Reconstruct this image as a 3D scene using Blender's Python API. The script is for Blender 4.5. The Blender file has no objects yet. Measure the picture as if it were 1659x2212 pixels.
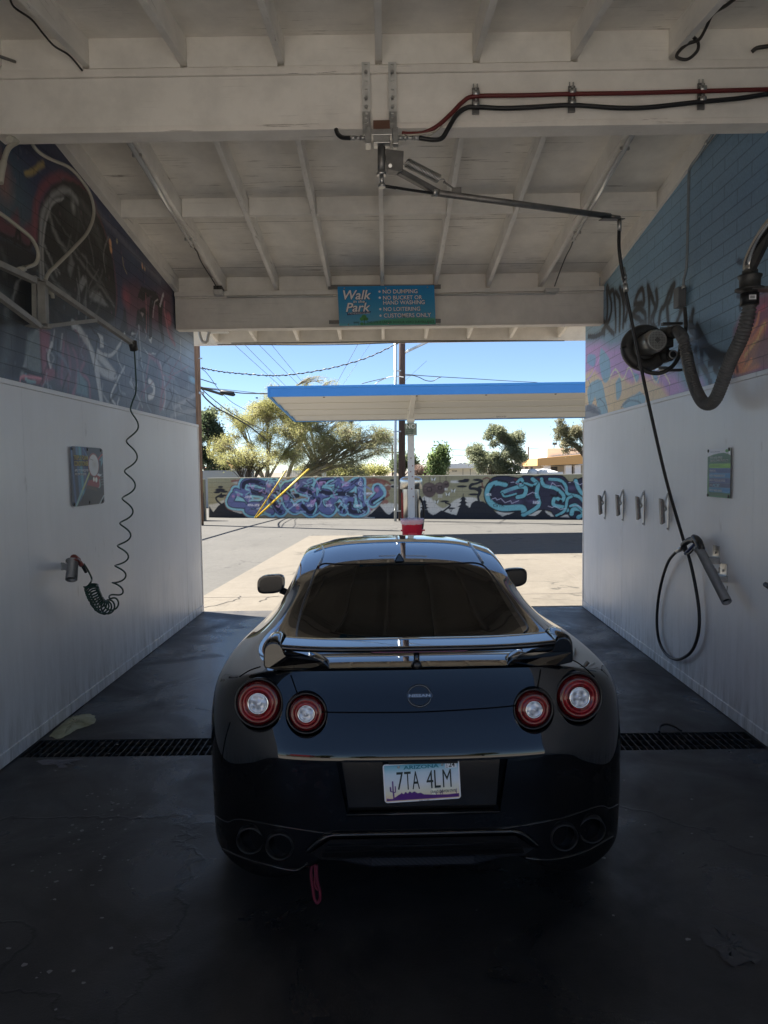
import bpy, bmesh, math, random
import numpy as np
from mathutils import Vector, Matrix
from mathutils.bvhtree import BVHTree
random.seed(7); RNG = np.random.RandomState(11)
S = bpy.context.scene; COL = S.collection
R = math.radians

# ---------------------------------------------------------------- camera
CF, CYAW, CPITCH, CROLL, CH = 1500.5, .0031, -.0609, -.0134, 1.8286
def cam_axes():
    cy, sy = math.cos(CYAW), math.sin(CYAW)
    F = Vector((-sy*math.cos(CPITCH), cy*math.cos(CPITCH), math.sin(CPITCH)))
    R0 = Vector((cy, sy, 0)); U0 = R0.cross(F)
    Rr = R0*math.cos(CROLL) + U0*math.sin(CROLL); U = Rr.cross(F)
    return Rr, U, F
CR, CU, CFW = cam_axes()
CPOS = Vector((0, 0, CH))
cam = bpy.data.cameras.new('camera'); camo = bpy.data.objects.new('camera', cam); COL.objects.link(camo)
cam.sensor_fit = 'VERTICAL'; cam.sensor_height = 36; cam.lens = CF/2212*36
cam.clip_start = .05; cam.clip_end = 2000
camo.matrix_world = Matrix(((CR.x, CU.x, -CFW.x, CPOS.x), (CR.y, CU.y, -CFW.y, CPOS.y), (CR.z, CU.z, -CFW.z, CPOS.z), (0, 0, 0, 1)))
S.camera = camo
# measuring helpers: where a sight line meets a real plane of the place
def ray(x, y): return (CFW + CR*((x-829.5)/CF) - CU*((y-1106)/CF))
def plane(x, y, n, k):
    d = ray(x, y); n = Vector(n); t = (k - CPOS.dot(n))/d.dot(n); return CPOS + d*t
def onY(x, y, Y): return plane(x, y, (0, 1, 0), Y)
def onX(x, y, X): return plane(x, y, (1, 0, 0), X)
def onG(x, y, z=0): return plane(x, y, (0, 0, 1), z)
RWS = .0233
def WR(Y): return 2.584 + RWS*(Y-9)
XL = -2.44
def onL(x, y, off=0): return onX(x, y, XL+off)
def onR(x, y, off=0): return plane(x, y, (1, -RWS, 0), 2.584-RWS*9-off)

# ---------------------------------------------------------------- light
SUN = Vector((-.61, .295, 1)).normalized()          # towards the sun
w = bpy.data.worlds.new('World'); S.world = w; w.use_nodes = True
nt = w.node_tree; sky = nt.nodes.new('ShaderNodeTexSky'); sky.sky_type = 'NISHITA'; sky.sun_disc = False
sky.sun_elevation = math.asin(SUN.z); sky.sun_rotation = math.atan2(SUN.x, SUN.y)
sky.altitude = 900; sky.air_density = .75; sky.dust_density = 0; sky.ozone_density = 3.0
bg = nt.nodes['Background']; bg.inputs['Strength'].default_value = .05
nt.links.new(sky.outputs[0], bg.inputs['Color'])
sl = bpy.data.lights.new('sun', 'SUN'); sl.energy = 5.0; sl.angle = R(.5); sl.color = (1, .95, .87)
so = bpy.data.objects.new('sun', sl); COL.objects.link(so); so.rotation_euler = SUN.to_track_quat('Z', 'Y').to_euler()
S.view_settings.view_transform = 'Standard'; S.view_settings.look = 'None'
S.view_settings.exposure = 2.02; S.view_settings.gamma = 1
S.cycles.max_bounces = 10; S.cycles.diffuse_bounces = 7; S.cycles.glossy_bounces = 4

# ---------------------------------------------------------------- materials
def mat(name, col, rough=.6, metal=0, **k):
    m = bpy.data.materials.new(name); m.use_nodes = True; b = m.node_tree.nodes['Principled BSDF']
    b.inputs['Base Color'].default_value = (*col, 1); b.inputs['Roughness'].default_value = rough; b.inputs['Metallic'].default_value = metal
    if 'coat' in k: b.inputs['Coat Weight'].default_value = k['coat']; b.inputs['Coat Roughness'].default_value = .02
    if 'ior' in k: b.inputs['IOR'].default_value = k['ior']
    if 'spec' in k: b.inputs['Specular IOR Level'].default_value = k['spec']
    return m
def N(m, t, **k):
    n = m.node_tree.nodes.new(t)
    for a, v in k.items():
        if a.startswith('i_'): n.inputs[a[2:].replace('_', ' ')].default_value = v
        elif a[0] == 'n' and a[1:].isdigit(): n.inputs[int(a[1:])].default_value = v
        else: setattr(n, a, v)
    return n
def L(m, a, b): m.node_tree.links.new(a, b)
def bsdf(m): return m.node_tree.nodes['Principled BSDF']
def coords(m, scale=(1, 1, 1), kind='Position'):
    if kind == 'Position': g = N(m, 'ShaderNodeNewGeometry'); o = g.outputs['Position']
    else: g = N(m, 'ShaderNodeTexCoord'); o = g.outputs[kind]
    mp = N(m, 'ShaderNodeMapping'); mp.inputs['Scale'].default_value = scale; L(m, o, mp.inputs[0]); return mp.outputs[0]
def ramp(m, src, stops):
    r = N(m, 'ShaderNodeValToRGB'); e = r.color_ramp.elements
    while len(e) < len(stops): e.new(.5)
    for q, (p, c) in zip(e, stops): q.position = p; q.color = (*c, 1) if len(c) == 3 else c
    L(m, src, r.inputs[0]); return r.outputs[0]
def noise(m, vec, sc, det=6, rough=.6, dist=0):
    n = N(m, 'ShaderNodeTexNoise'); n.inputs['Scale'].default_value = sc; n.inputs['Detail'].default_value = det
    n.inputs['Roughness'].default_value = rough; n.inputs['Distortion'].default_value = dist; L(m, vec, n.inputs['Vector']); return n.outputs[0]
def mix(m, f, a, b, mode='MIX'):
    x = N(m, 'ShaderNodeMix', data_type='RGBA', blend_type=mode)
    if isinstance(f, (int, float)): x.inputs[0].default_value = f
    else: L(m, f, x.inputs[0])
    for i, v in ((6, a), (7, b)):
        if isinstance(v, tuple): x.inputs[i].default_value = (*v, 1)
        else: L(m, v, x.inputs[i])
    return x.outputs[2]
def bump(m, h, strength=.3, dist=.01):
    b = N(m, 'ShaderNodeBump'); b.inputs['Strength'].default_value = strength; b.inputs['Distance'].default_value = dist
    L(m, h, b.inputs['Height']); L(m, b.outputs[0], bsdf(m).inputs['Normal']); return b
G = lambda v: (v, v, v)
def spotted(name, c0, c1, sc=6, rough=.6, metal=0, scale=(1, 1, 1), bs=.2, **k):
    m = mat(name, c0, rough, metal, **k); v = coords(m, scale); n = noise(m, v, sc)
    L(m, ramp(m, n, [(.3, c0), (.7, c1)]), bsdf(m).inputs['Base Color']); bump(m, noise(m, v, sc*8), bs, .004); return m

M = {}
# painted timber: warm off-white, hairline cracks running along the board
def wood_paint(name, base, crack_axis, amount=1):
    m = mat(name, base, .75); sc = [22, 22, 22]; sc[crack_axis] = .9
    v = coords(m, tuple(sc)); n = noise(m, v, 2.2, 8, .7)
    big = noise(m, coords(m, (.8, .8, .8)), 1.6, 3)
    dirt = noise(m, coords(m), 3.5, 6, .65)
    c = ramp(m, dirt, [(.3, tuple(x*.84 for x in base)), (.62, base)])
    cr = ramp(m, n, [(.375, G(1)), (.405, G(0))]); bm = ramp(m, big, [(.46, G(0)), (.58, G(amount))])
    f = N(m, 'ShaderNodeMath', operation='MULTIPLY'); L(m, cr, f.inputs[0]); L(m, bm, f.inputs[1])
    L(m, mix(m, f.outputs[0], c, (.16, .13, .10)), bsdf(m).inputs['Base Color'])
    bump(m, n, .25, .004); return m
M['timberX'] = wood_paint('painted_beam_timber', (.86, .83, .775), 0, .12)
M['timberY'] = wood_paint('painted_rafter_timber', (.86, .83, .775), 1, .5)
M['sheath'] = wood_paint('painted_plywood_sheathing', (.85, .815, .755), 0, .75)
M['trim'] = wood_paint('painted_trim_timber', (.86, .82, .76), 0, .6)
# white plastic wall sheets
m = mat('white_wall_sheet', (.8, .82, .85), .38); v = coords(m, (1, 1.6, .12)); n = noise(m, v, 4, 6, .7)
n2 = noise(m, coords(m), 1.1, 4); c = ramp(m, n, [(.25, (.80, .815, .84)), (.7, (.83, .845, .87))])
c = mix(m, ramp(m, n2, [(.45, G(0)), (.75, G(.35))]), c, (.70, .72, .72))
g = N(m, 'ShaderNodeNewGeometry'); sx = N(m, 'ShaderNodeSeparateXYZ'); L(m, g.outputs['Position'], sx.inputs[0])
scz = ramp(m, sx.outputs[2], [(.0, G(.85)), (.3, G(.2)), (.9, G(.04))]); st = noise(m, coords(m, (1, 9, 1.2)), 1.6, 7, .72)
sm1 = noise(m, coords(m, (1, 2.2, .7)), 5.5, 3, .55); sm2 = noise(m, coords(m), 1.3, 2); sf = N(m, 'ShaderNodeMath', operation='MULTIPLY'); L(m, ramp(m, sm1, [(.66, G(0)), (.74, G(.5))]), sf.inputs[0]); L(m, ramp(m, sm2, [(.5, G(0)), (.6, G(1))]), sf.inputs[1]); c = mix(m, sf.outputs[0], c, (.5, .5, .5))
f = N(m, 'ShaderNodeMath', operation='MULTIPLY'); L(m, scz, f.inputs[0]); L(m, ramp(m, st, [(.42, G(0)), (.66, G(1))]), f.inputs[1])
c = mix(m, f.outputs[0], c, (.30, .29, .27)); L(m, c, bsdf(m).inputs['Base Color'])
L(m, ramp(m, n2, [(.3, G(.3)), (.7, G(.5))]), bsdf(m).inputs['Roughness']); bump(m, n2, .12, .02); M['sheet'] = m
m = mat('sheet_seam', (.42, .43, .45), .6); M['seam'] = m
# painted block work, colours come from the paint layer
def block_mat(name, swz, bw=.4, bh=.2, rough=.55, mort=.75):
    m = mat(name, (.5, .5, .5), rough); g = N(m, 'ShaderNodeNewGeometry'); s = N(m, 'ShaderNodeSeparateXYZ'); L(m, g.outputs['Position'], s.inputs[0])
    c = N(m, 'ShaderNodeCombineXYZ'); L(m, s.outputs[swz], c.inputs[0]); L(m, s.outputs[2], c.inputs[1])
    b = N(m, 'ShaderNodeTexBrick'); b.inputs['Scale'].default_value = 1; b.inputs['Brick Width'].default_value = bw; b.inputs['Row Height'].default_value = bh
    b.inputs['Mortar Size'].default_value = .006 if bh > .15 else .004; b.inputs['Mortar Smooth'].default_value = .3; b.offset = .5
    b.inputs['Color1'].default_value = b.inputs['Color2'].default_value = (1, 1, 1, 1); b.inputs['Mortar'].default_value = (0, 0, 0, 1); L(m, c.outputs[0], b.inputs['Vector'])
    a = N(m, 'ShaderNodeVertexColor'); a.layer_name = 'Col'
    spk = noise(m, coords(m), 60, 4); sp = ramp(m, spk, [(.3, G(.85)), (.7, G(1.1))])
    cc = mix(m, 1, a.outputs[0], sp, 'MULTIPLY'); dk = ramp(m, b.outputs['Color'], [(0, G(mort)), (1, G(1))])
    L(m, mix(m, 1, cc, dk, 'MULTIPLY'), bsdf(m).inputs['Base Color'])
    b1 = N(m, 'ShaderNodeBump'); b1.inputs['Strength'].default_value = .8; b1.inputs['Distance'].default_value = .008; L(m, b.outputs['Color'], b1.inputs['Height'])
    b2 = N(m, 'ShaderNodeBump'); b2.inputs['Strength'].default_value = .35; b2.inputs['Distance'].default_value = .003; L(m, spk, b2.inputs['Height']); L(m, b1.outputs[0], b2.inputs['Normal'])
    L(m, b2.outputs[0], bsdf(m).inputs['Normal']); return m
M['blockY'] = block_mat('painted_block_wall', 1, bw=.40, bh=.1016, rough=.42, mort=.62)
M['blockX'] = block_mat('painted_street_wall', 0, rough=.8, mort=.8)
m = mat('painted_graphic', (.5, .5, .5), .4); a = N(m, 'ShaderNodeVertexColor'); a.layer_name = 'Col'; L(m, a.outputs[0], bsdf(m).inputs['Base Color']); M['graphic'] = m
M['steel'] = spotted('galvanised_steel', (.38, .38, .37), (.55, .55, .54), 20, .35, .85)
M['dullsteel'] = spotted('dull_steel', (.16, .16, .155), (.24, .235, .23), 15, .45, .6)
M['stainless'] = mat('stainless_steel', (.62, .60, .56), .22, 1)
M['whitesteel'] = spotted('white_coated_steel', (.50, .50, .48), (.66, .65, .62), 10, .45)
M['pvc'] = mat('cream_plastic_pipe', (.44, .42, .36), .4)
M['black'] = mat('black_rubber', (.012, .012, .014), .45)
M['rubber'] = spotted('ribbed_grey_hose', (.075, .075, .075), (.12, .12, .118), 10, .5)
M['castblack'] = spotted('cast_black_metal', (.035, .035, .035), (.075, .072, .068), 14, .45, .3)
M['greentube'] = mat('green_coil_hose', (.012, .05, .035), .3)
M['red'] = mat('red_hose', (.12, .014, .014), .5)
M['copper'] = mat('weathered_red_nozzle', (.20, .045, .035), .5)
M['tube'] = mat('clear_lamp_tube', (.72, .72, .70), .12, .2, coat=1)
M['white'] = mat('white_print', (.82, .82, .82), .5)
M['dkprint'] = mat('dark_print', (.02, .03, .03), .5)
M['navy'] = mat('navy_print', (.02, .05, .16), .5)
# ---------------------------------------------------------------- mesh builder
class MB:
    def __init__(s): s.v = []; s.f = []; s.sm = []; s.mi = []; s.cur = 0; s.mats = []
    def add(s, vs, fs, smooth=False):
        o = len(s.v); s.v += [tuple(p) for p in vs]; s.f += [[i+o for i in f] for f in fs]; s.sm += [smooth]*len(fs); s.mi += [s.cur]*len(fs); return s
    def box(s, x0, x1, y0, y1, z0, z1):
        return s.add([(x0, y0, z0), (x1, y0, z0), (x1, y1, z0), (x0, y1, z0), (x0, y0, z1), (x1, y0, z1), (x1, y1, z1), (x0, y1, z1)],
                     [(0, 3, 2, 1), (4, 5, 6, 7), (0, 1, 5, 4), (1, 2, 6, 5), (2, 3, 7, 6), (3, 0, 4, 7)])
    def obox(s, c, X, Y, Z):       # centre and three half-axis vectors
        c, X, Y, Z = map(Vector, (c, X, Y, Z))
        vs = [c+X*a+Y*b+Z*d for d in (-1, 1) for (a, b) in ((-1, -1), (1, -1), (1, 1), (-1, 1))]
        return s.add(vs, [(0, 3, 2, 1), (4, 5, 6, 7), (0, 1, 5, 4), (1, 2, 6, 5), (2, 3, 7, 6), (3, 0, 4, 7)])
    def bar(s, a, b, w, h, up=(0, 0, 1)):
        a, b = Vector(a), Vector(b); d = (b-a).normalized(); x = d.cross(Vector(up))
        x = x.normalized() if x.length > 1e-4 else Vector((1, 0, 0)); u = x.cross(d)
        return s.obox((a+b)/2, x*w/2, (b-a)/2, u*h/2)
    def tube(s, path, r, n=10, caps=True, rs=None):
        P = [Vector(p) for p in path]; m = len(P); T = []
        for i in range(m): T.append((P[min(i+1, m-1)]-P[max(i-1, 0)]).normalized())
        a = Vector((0, 0, 1)) if abs(T[0].z) < .9 else Vector((1, 0, 0)); u = T[0].cross(a).normalized(); vs = []; fs = []
        for i in range(m):
            u = (u - T[i]*u.dot(T[i])).normalized(); v = T[i].cross(u); rr = rs[i] if rs else r
            vs += [P[i]+(u*math.cos(2*math.pi*k/n)+v*math.sin(2*math.pi*k/n))*rr for k in range(n)]
        for i in range(m-1):
            for k in range(n): fs.append((i*n+k, i*n+(k+1) % n, (i+1)*n+(k+1) % n, (i+1)*n+k))
        s.add(vs, fs, True)
        if caps: o = len(s.v)-len(vs); s.f += [[o+k for k in reversed(range(n))], [o+(m-1)*n+k for k in range(n)]]; s.sm += [False]*2; s.mi += [s.cur]*2
        return s
    def cyl(s, a, b, r, n=16, r2=None): return s.tube([a, b], r, n, True, [r, r if r2 is None else r2])
    def lathe(s, c, ax, prof, n=32):      # prof: list of (distance along axis, radius)
        c, ax = Vector(c), Vector(ax).normalized(); t = Vector((0, 0, 1)) if abs(ax.z) < .9 else Vector((1, 0, 0))
        u = ax.cross(t).normalized(); v = ax.cross(u); vs = []; fs = []
        for (h, r) in prof: vs += [c+ax*h+(u*math.cos(2*math.pi*k/n)+v*math.sin(2*math.pi*k/n))*r for k in range(n)]
        for i in range(len(prof)-1):
            for k in range(n): fs.append((i*n+k, (i+1)*n+k, (i+1)*n+(k+1) % n, i*n+(k+1) % n))
        return s.add(vs, fs, True)
    def prism(s, poly, o, X, Y, t):       # 2D polygon extruded by vector t
        o, X, Y, t = map(Vector, (o, X, Y, t)); n = len(poly); a = [o+X*p[0]+Y*p[1] for p in poly]; b = [p+t for p in a]
        return s.add(a+b, [list(reversed(range(n))), list(range(n, 2*n))]+[(i, (i+1) % n, n+(i+1) % n, n+i) for i in range(n)])
    def build(s, name, m, parent=None, loc=None, bevel=0):
        me = bpy.data.meshes.new(name); me.from_pydata(s.v, [], s.f)
        me.polygons.foreach_set('use_smooth', s.sm)
        ml = m if isinstance(m, list) else [m]
        for q in ml: me.materials.append(M[q] if isinstance(q, str) else q)
        me.polygons.foreach_set('material_index', s.mi); me.update()
        if len(s.f) >= 6:
            bm = bmesh.new(); bm.from_mesh(me); bmesh.ops.recalc_face_normals(bm, faces=bm.faces); bm.to_mesh(me); bm.free()
        ob = bpy.data.objects.new(name, me); COL.objects.link(ob); place(ob, parent)
        if bevel:
            b = ob.modifiers.new('bevel', 'BEVEL'); b.width = bevel; b.segments = 2; b.limit_method = 'ANGLE'; b.harden_normals = False
        return ob
ORG = {}
def place(ob, parent):
    if parent: ob.parent = parent; ob.location = -ORG.get(parent.name, Vector((0, 0, 0)))
    ORG[ob.name] = Vector((0, 0, 0))
def tag(o, label=None, cat=None, group=None, kind=None):
    if label: o['label'] = label
    if cat: o['category'] = cat
    if group: o['group'] = group
    if kind: o['kind'] = kind
    return o
def thing(name, label, cat, loc=(0, 0, 0), rotz=0, group=None, world=True):
    o = bpy.data.objects.new(name, None); COL.objects.link(o); o.location = loc; o.rotation_euler = (0, 0, rotz); o.empty_display_size = .1
    ORG[o.name] = Vector(loc) if world else Vector((0, 0, 0)); return tag(o, label, cat, group)
def dup(root, loc=None, label=None, rot=None):
    r = root.copy(); COL.objects.link(r)
    if loc is not None: r.location = loc
    if rot is not None: r.rotation_euler = rot
    if label: r['label'] = label
    for ch in list(root.children):
        c = ch.copy(); COL.objects.link(c); c.parent = r
        for g_ in list(ch.children):
            d = g_.copy(); COL.objects.link(d); d.parent = c
    return r
def smooth_path(pts, n=8):
    P = [Vector(p) for p in pts]; out = []
    for i in range(len(P)-1):
        p0, p1, p2, p3 = P[max(i-1, 0)], P[i], P[i+1], P[min(i+2, len(P)-1)]
        for k in range(n):
            t = k/n; out.append(.5*((2*p1)+(p2-p0)*t+(2*p0-5*p1+4*p2-p3)*t*t+(3*p1-p0-3*p2+p3)*t**3))
    return out+[P[-1]]
_tc = {}
def text(mb, s, o, X, Y, w=None, h=None, shear=0, off=0, depth=.0015, bold=0):
    """filled lettering: o = lower left corner, X and Y unit vectors of the sign face, w x h its box"""
    key = (s, shear, off)
    if key not in _tc:
        c = bpy.data.curves.new('t', 'FONT'); c.body = s; c.shear = shear; c.offset = off; c.resolution_u = 3
        ob = bpy.data.objects.new('t', c); COL.objects.link(ob); dg = bpy.context.evaluated_depsgraph_get(); me = bpy.data.meshes.new_from_object(ob.evaluated_get(dg))
        vs = [tuple(q.co) for q in me.vertices]; fs = [tuple(p.vertices) for p in me.polygons]
        bpy.data.objects.remove(ob); bpy.data.curves.remove(c); bpy.data.meshes.remove(me); _tc[key] = (vs, fs)
    vs, fs = _tc[key]
    xs = [p[0] for p in vs]; ys = [p[1] for p in vs]; x0, x1, y0, y1 = min(xs), max(xs), min(ys), max(ys)
    sy = (h or .1)/(y1-y0); sx = (w/(x1-x0)) if w else sy
    o, X, Y = Vector(o), Vector(X), Vector(Y); Z = X.cross(Y)
    mb.add([o+X*(p[0]-x0)*sx+Y*(p[1]-y0)*sy+Z*depth for p in vs], fs)
# ---------------------------------------------------------------- paint layer: spray paint on a wall, kept as colours on the wall's own mesh
def lin(c): return np.array([((x/255+.055)/1.055)**2.4 if x > 10 else x/255/12.92 for x in c])
class Paint:
    def __init__(s, a0, a1, b0, b1, res, col, gain=1.):
        s.a0, s.b0, s.res, s.gain = a0, b0, res, gain; s.na = int((a1-a0)/res)+2; s.nb = int((b1-b0)/res)+2
        s.A, s.B = np.meshgrid(a0+np.arange(s.na)*res, b0+np.arange(s.nb)*res); s.c = np.zeros((s.nb, s.na, 3)); s.c[:] = lin(col)
    def put(s, mask, col): s.c += (lin(col)-s.c)*np.clip(mask, 0, 1)[..., None]
    def blob(s, c, r, col, al=1, soft=1.):
        r = r if isinstance(r, tuple) else (r, r); d = np.sqrt(((s.A-c[0])/r[0])**2+((s.B-c[1])/r[1])**2)
        s.put(al*np.clip((1-d)/soft if soft > 0 else (d < 1)*1., 0, 1), col)
    def dist(s, pts, closed=False):
        d = np.full(s.A.shape, 1e9); P = list(pts)+([pts[0]] if closed else [])
        for p, q in zip(P[:-1], P[1:]):
            vx, vy = q[0]-p[0], q[1]-p[1]; l2 = vx*vx+vy*vy+1e-12; t = np.clip(((s.A-p[0])*vx+(s.B-p[1])*vy)/l2, 0, 1)
            d = np.minimum(d, np.hypot(s.A-p[0]-t*vx, s.B-p[1]-t*vy))
        return d
    def stroke(s, pts, w, col, al=1, soft=.3, sm=True, closed=False):
        if sm and len(pts) > 2: pts = [(p.x, p.y) for p in smooth_path([(a, b, 0) for a, b in pts], 5)]
        d = s.dist(pts, closed); e = max(w*soft, s.res*.7); s.put(al*np.clip((w/2-d)/e+.5, 0, 1), col)
    def inside(s, pts):
        ins = np.zeros(s.A.shape, bool); n = len(pts)
        for i in range(n):
            (x1, y1), (x2, y2) = pts[i], pts[(i+1) % n]
            if y1 == y2: continue
            ins ^= ((y1 > s.B) != (y2 > s.B)) & (s.A < (x2-x1)*(s.B-y1)/(y2-y1)+x1)
        return ins
    def poly(s, pts, col, al=1, soft=0, sm=False, grow=0):
        if sm: pts = [(p.x, p.y) for p in smooth_path([(a, b, 0) for a, b in list(pts)+[pts[0]]], 5)][:-1]
        ins = s.inside(pts); d = s.dist(pts, True); sd = np.where(ins, -d, d)-grow; e = max(soft, s.res*.8); s.put(al*np.clip(.5-sd/e, 0, 1), col)
    def get(s, a, b):
        i = np.clip(((np.asarray(a)-s.a0)/s.res).round().astype(int), 0, s.na-1); j = np.clip(((np.asarray(b)-s.b0)/s.res).round().astype(int), 0, s.nb-1)
        return np.clip(s.c[j, i]*s.gain, 0, .9)
def painted_sheet(name, P, na, nb, fn, m, parent, ab):
    """grid of na x nb cells; ab(i,j in 0..1) gives paint coordinates, fn(a,b) the place of the point"""
    vs = []; cols = []
    for j in range(nb+1):
        for i in range(na+1):
            a, b = ab(i/na, j/nb); vs.append(tuple(fn(a, b))); cols.append((a, b))
    fs = [(j*(na+1)+i, j*(na+1)+i+1, (j+1)*(na+1)+i+1, (j+1)*(na+1)+i) for j in range(nb) for i in range(na)]
    me = bpy.data.meshes.new(name); me.from_pydata(vs, [], fs); C = np.array(cols); rgb = P.get(C[:, 0], C[:, 1])
    at = me.color_attributes.new('Col', 'FLOAT_COLOR', 'POINT'); at.data.foreach_set('color', np.hstack([rgb, np.ones((len(rgb), 1))]).ravel())
    me.materials.append(M[m]); ob = bpy.data.objects.new(name, me); COL.objects.link(ob); place(ob, parent); return ob
# ================================================================ GROUND
def ground_mat(name, c0, c1, sc, rough, crack=None, extra=None, bs=.4, bd=.006):
    m = mat(name, c0, rough); v = coords(m); n = noise(m, v, sc, 8, .65); big = noise(m, v, .45, 4, .6)
    c = ramp(m, n, [(.3, c0), (.7, c1)]); c = mix(m, ramp(m, big, [(.35, G(0)), (.7, G(.5))]), c, tuple(x*.78 for x in c0))
    if crack:
        vo = N(m, 'ShaderNodeTexVoronoi', feature='DISTANCE_TO_EDGE'); vo.inputs['Scale'].default_value = crack
        dv = N(m, 'ShaderNodeVectorMath', operation='ADD'); nz = N(m, 'ShaderNodeTexNoise'); nz.inputs['Scale'].default_value = 1.7; nz.inputs['Detail'].default_value = 6; L(m, v, nz.inputs['Vector'])
        L(m, v, dv.inputs[0]); L(m, nz.outputs['Color'], dv.inputs[1]); L(m, dv.outputs[0], vo.inputs['Vector'])
        keep = noise(m, v, .8, 2); ck = ramp(m, vo.outputs[0], [(.003, G(1)), (.009, G(0))]); kp = ramp(m, keep, [(.52, G(0)), (.56, G(.8))])
        f = N(m, 'ShaderNodeMath', operation='MULTIPLY'); L(m, ck, f.inputs[0]); L(m, kp, f.inputs[1]); c = mix(m, f.outputs[0], c, tuple(x*.3 for x in c0))
    st_ = noise(m, coords(m, (1, .35, 1)), 1.4, 5, .7, .8); c = mix(m, ramp(m, st_, [(.54, G(0)), (.66, G(.30))]), c, tuple(x*.45 for x in c0)); gr = noise(m, v, 70, 3, .8); c = mix(m, 1, c, ramp(m, gr, [(.3, G(.82)), (.7, G(1.12))]), 'MULTIPLY')
    L(m, c, bsdf(m).inputs['Base Color']); bump(m, noise(m, v, sc*14, 4), bs, bd); return m
M['dirt'] = ground_mat('dry_ground', (.16, .13, .10), (.20, .17, .13), 3, .95)
M['asphalt'] = ground_mat('aged_asphalt', (.070, .066, .058), (.096, .090, .080), 9, .9, .35)
M['concrete'] = ground_mat('pale_concrete', (.123, .105, .08), (.152, .132, .103), 5, .85, .30, bs=.2)
# wet dark bay floor
m = mat('wet_bay_floor', (.03, .03, .03), .4); v = coords(m); n = noise(m, v, 3.5, 9, .68); big = noise(m, v, .9, 5, .62, .4)
c = ramp(m, n, [(.3, (.010, .010, .011)), (.72, (.030, .029, .029))]); c = mix(m, ramp(m, big, [(.45, G(0)), (.62, G(.55))]), c, (.042, .038, .035))
g = N(m, 'ShaderNodeNewGeometry'); sx = N(m, 'ShaderNodeSeparateXYZ'); L(m, g.outputs['Position'], sx.inputs[0])
dry = ramp(m, sx.outputs[1], [(.0, G(0)), (1, G(1))])
# floor colour turns paler, in patches, towards the far end
mr = N(m, 'ShaderNodeMapRange'); mr.inputs[1].default_value = 5.2; mr.inputs[2].default_value = 9.2; L(m, sx.outputs[1], mr.inputs[0])
dm = N(m, 'ShaderNodeMath', operation='MULTIPLY'); L(m, mr.outputs[0], dm.inputs[0]); L(m, ramp(m, big, [(.38, G(.15)), (.6, G(.9))]), dm.inputs[1])
c = mix(m, dm.outputs[0], c, (.075, .068, .060))
spv = noise(m, v, 46, 3, .7); spf = ramp(m, spv, [(.70, G(0)), (.74, G(.45))]); c = mix(m, spf, c, (.16, .155, .15))
vo = N(m, 'ShaderNodeTexVoronoi', feature='DISTANCE_TO_EDGE'); vo.inputs['Scale'].default_value = .42
dv = N(m, 'ShaderNodeVectorMath', operation='ADD'); nz = N(m, 'ShaderNodeTexNoise'); nz.inputs['Scale'].default_value = 1.9; nz.inputs['Detail'].default_value = 7; L(m, v, nz.inputs['Vector']); L(m, v, dv.inputs[0]); L(m, nz.outputs['Color'], dv.inputs[1]); L(m, dv.outputs[0], vo.inputs['Vector'])
ck = ramp(m, vo.outputs[0], [(.002, G(.9)), (.006, G(0))]); c = mix(m, ck, c, (.005, .005, .005)); L(m, c, bsdf(m).inputs['Base Color'])
wet = noise(m, v, 1.3, 6, .6, .6); vd = N(m, 'ShaderNodeVectorMath', operation='DISTANCE'); mpw = N(m, 'ShaderNodeMapping'); mpw.inputs['Scale'].default_value = (1, .42, 1); L(m, g.outputs['Position'], mpw.inputs[0]); L(m, mpw.outputs[0], vd.inputs[0]); vd.inputs[1].default_value = (-1.25, 6.5*.42, 0)
pm = ramp(m, vd.outputs['Value'], [(.3, G(.22)), (1.05, G(0))]); ws = N(m, 'ShaderNodeMath', operation='SUBTRACT'); L(m, wet, ws.inputs[0]); L(m, pm, ws.inputs[1])
L(m, ramp(m, ws.outputs[0], [(.36, G(.12)), (.46, G(.36)), (.62, G(.58))]), bsdf(m).inputs['Roughness'])
hb = N(m, 'ShaderNodeMath', operation='ADD'); L(m, noise(m, v, 95, 4, .85), hb.inputs[0]); L(m, ck, hb.inputs[1]); bump(m, hb.outputs[0], .5, .004); M['bayfloor'] = m
m = mat('trench_dark', (.012, .012, .012), .7); M['trench'] = m

TY0, TY1 = 4.385, 4.675; TX0, TX1 = -2.40, 2.44
def holed(x0, x1, y0, y1, z, mb):
    xs = [x0, TX0, TX1, x1]; ys = [y0, TY0, TY1, y1]
    for i in range(3):
        for j in range(3):
            if i == 1 and j == 1: continue
            mb.add([(xs[i], ys[j], z), (xs[i+1], ys[j], z), (xs[i+1], ys[j+1], z), (xs[i], ys[j+1], z)], [(0, 1, 2, 3)])
b = MB(); holed(-500, 500, -500, 900, -.016, b); tag(b.build('ground', 'dirt'), kind='structure')
FY = 9.03
pA = onG(433, 1290); pB = onG(668, 1157)
b = MB(); z = -.010      # lot asphalt left of the concrete and beyond it, and behind the bays
b.add([(-60, -26, z), (-12, -26, z), (-12, 60, z), (-60, 60, z)], [(0, 1, 2, 3)])
b.add([(-12, 10.07, z), (40, 10.07, z), (40, 60, z), (-12, 60, z)], [(0, 1, 2, 3)])
b.add([(-12, -8, z), (-2.7, -8, z), (-2.7, 10.07, z), (-12, 10.07, z)], [(0, 1, 2, 3)])
tag(b.build('asphalt_lot', 'asphalt'), kind='structure')
b = MB(); z = -.005
b.add([(pA.x, pA.y, z), (30, pA.y-.3, z), (30, pB.y-1.2, z), (pB.x, pB.y, z)], [(0, 1, 2, 3)])
b.add([(-2.72, FY, z), (30, FY, z), (30, pA.y-.3, z), (pA.x, pA.y, z)], [(0, 1, 2, 3)])
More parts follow.
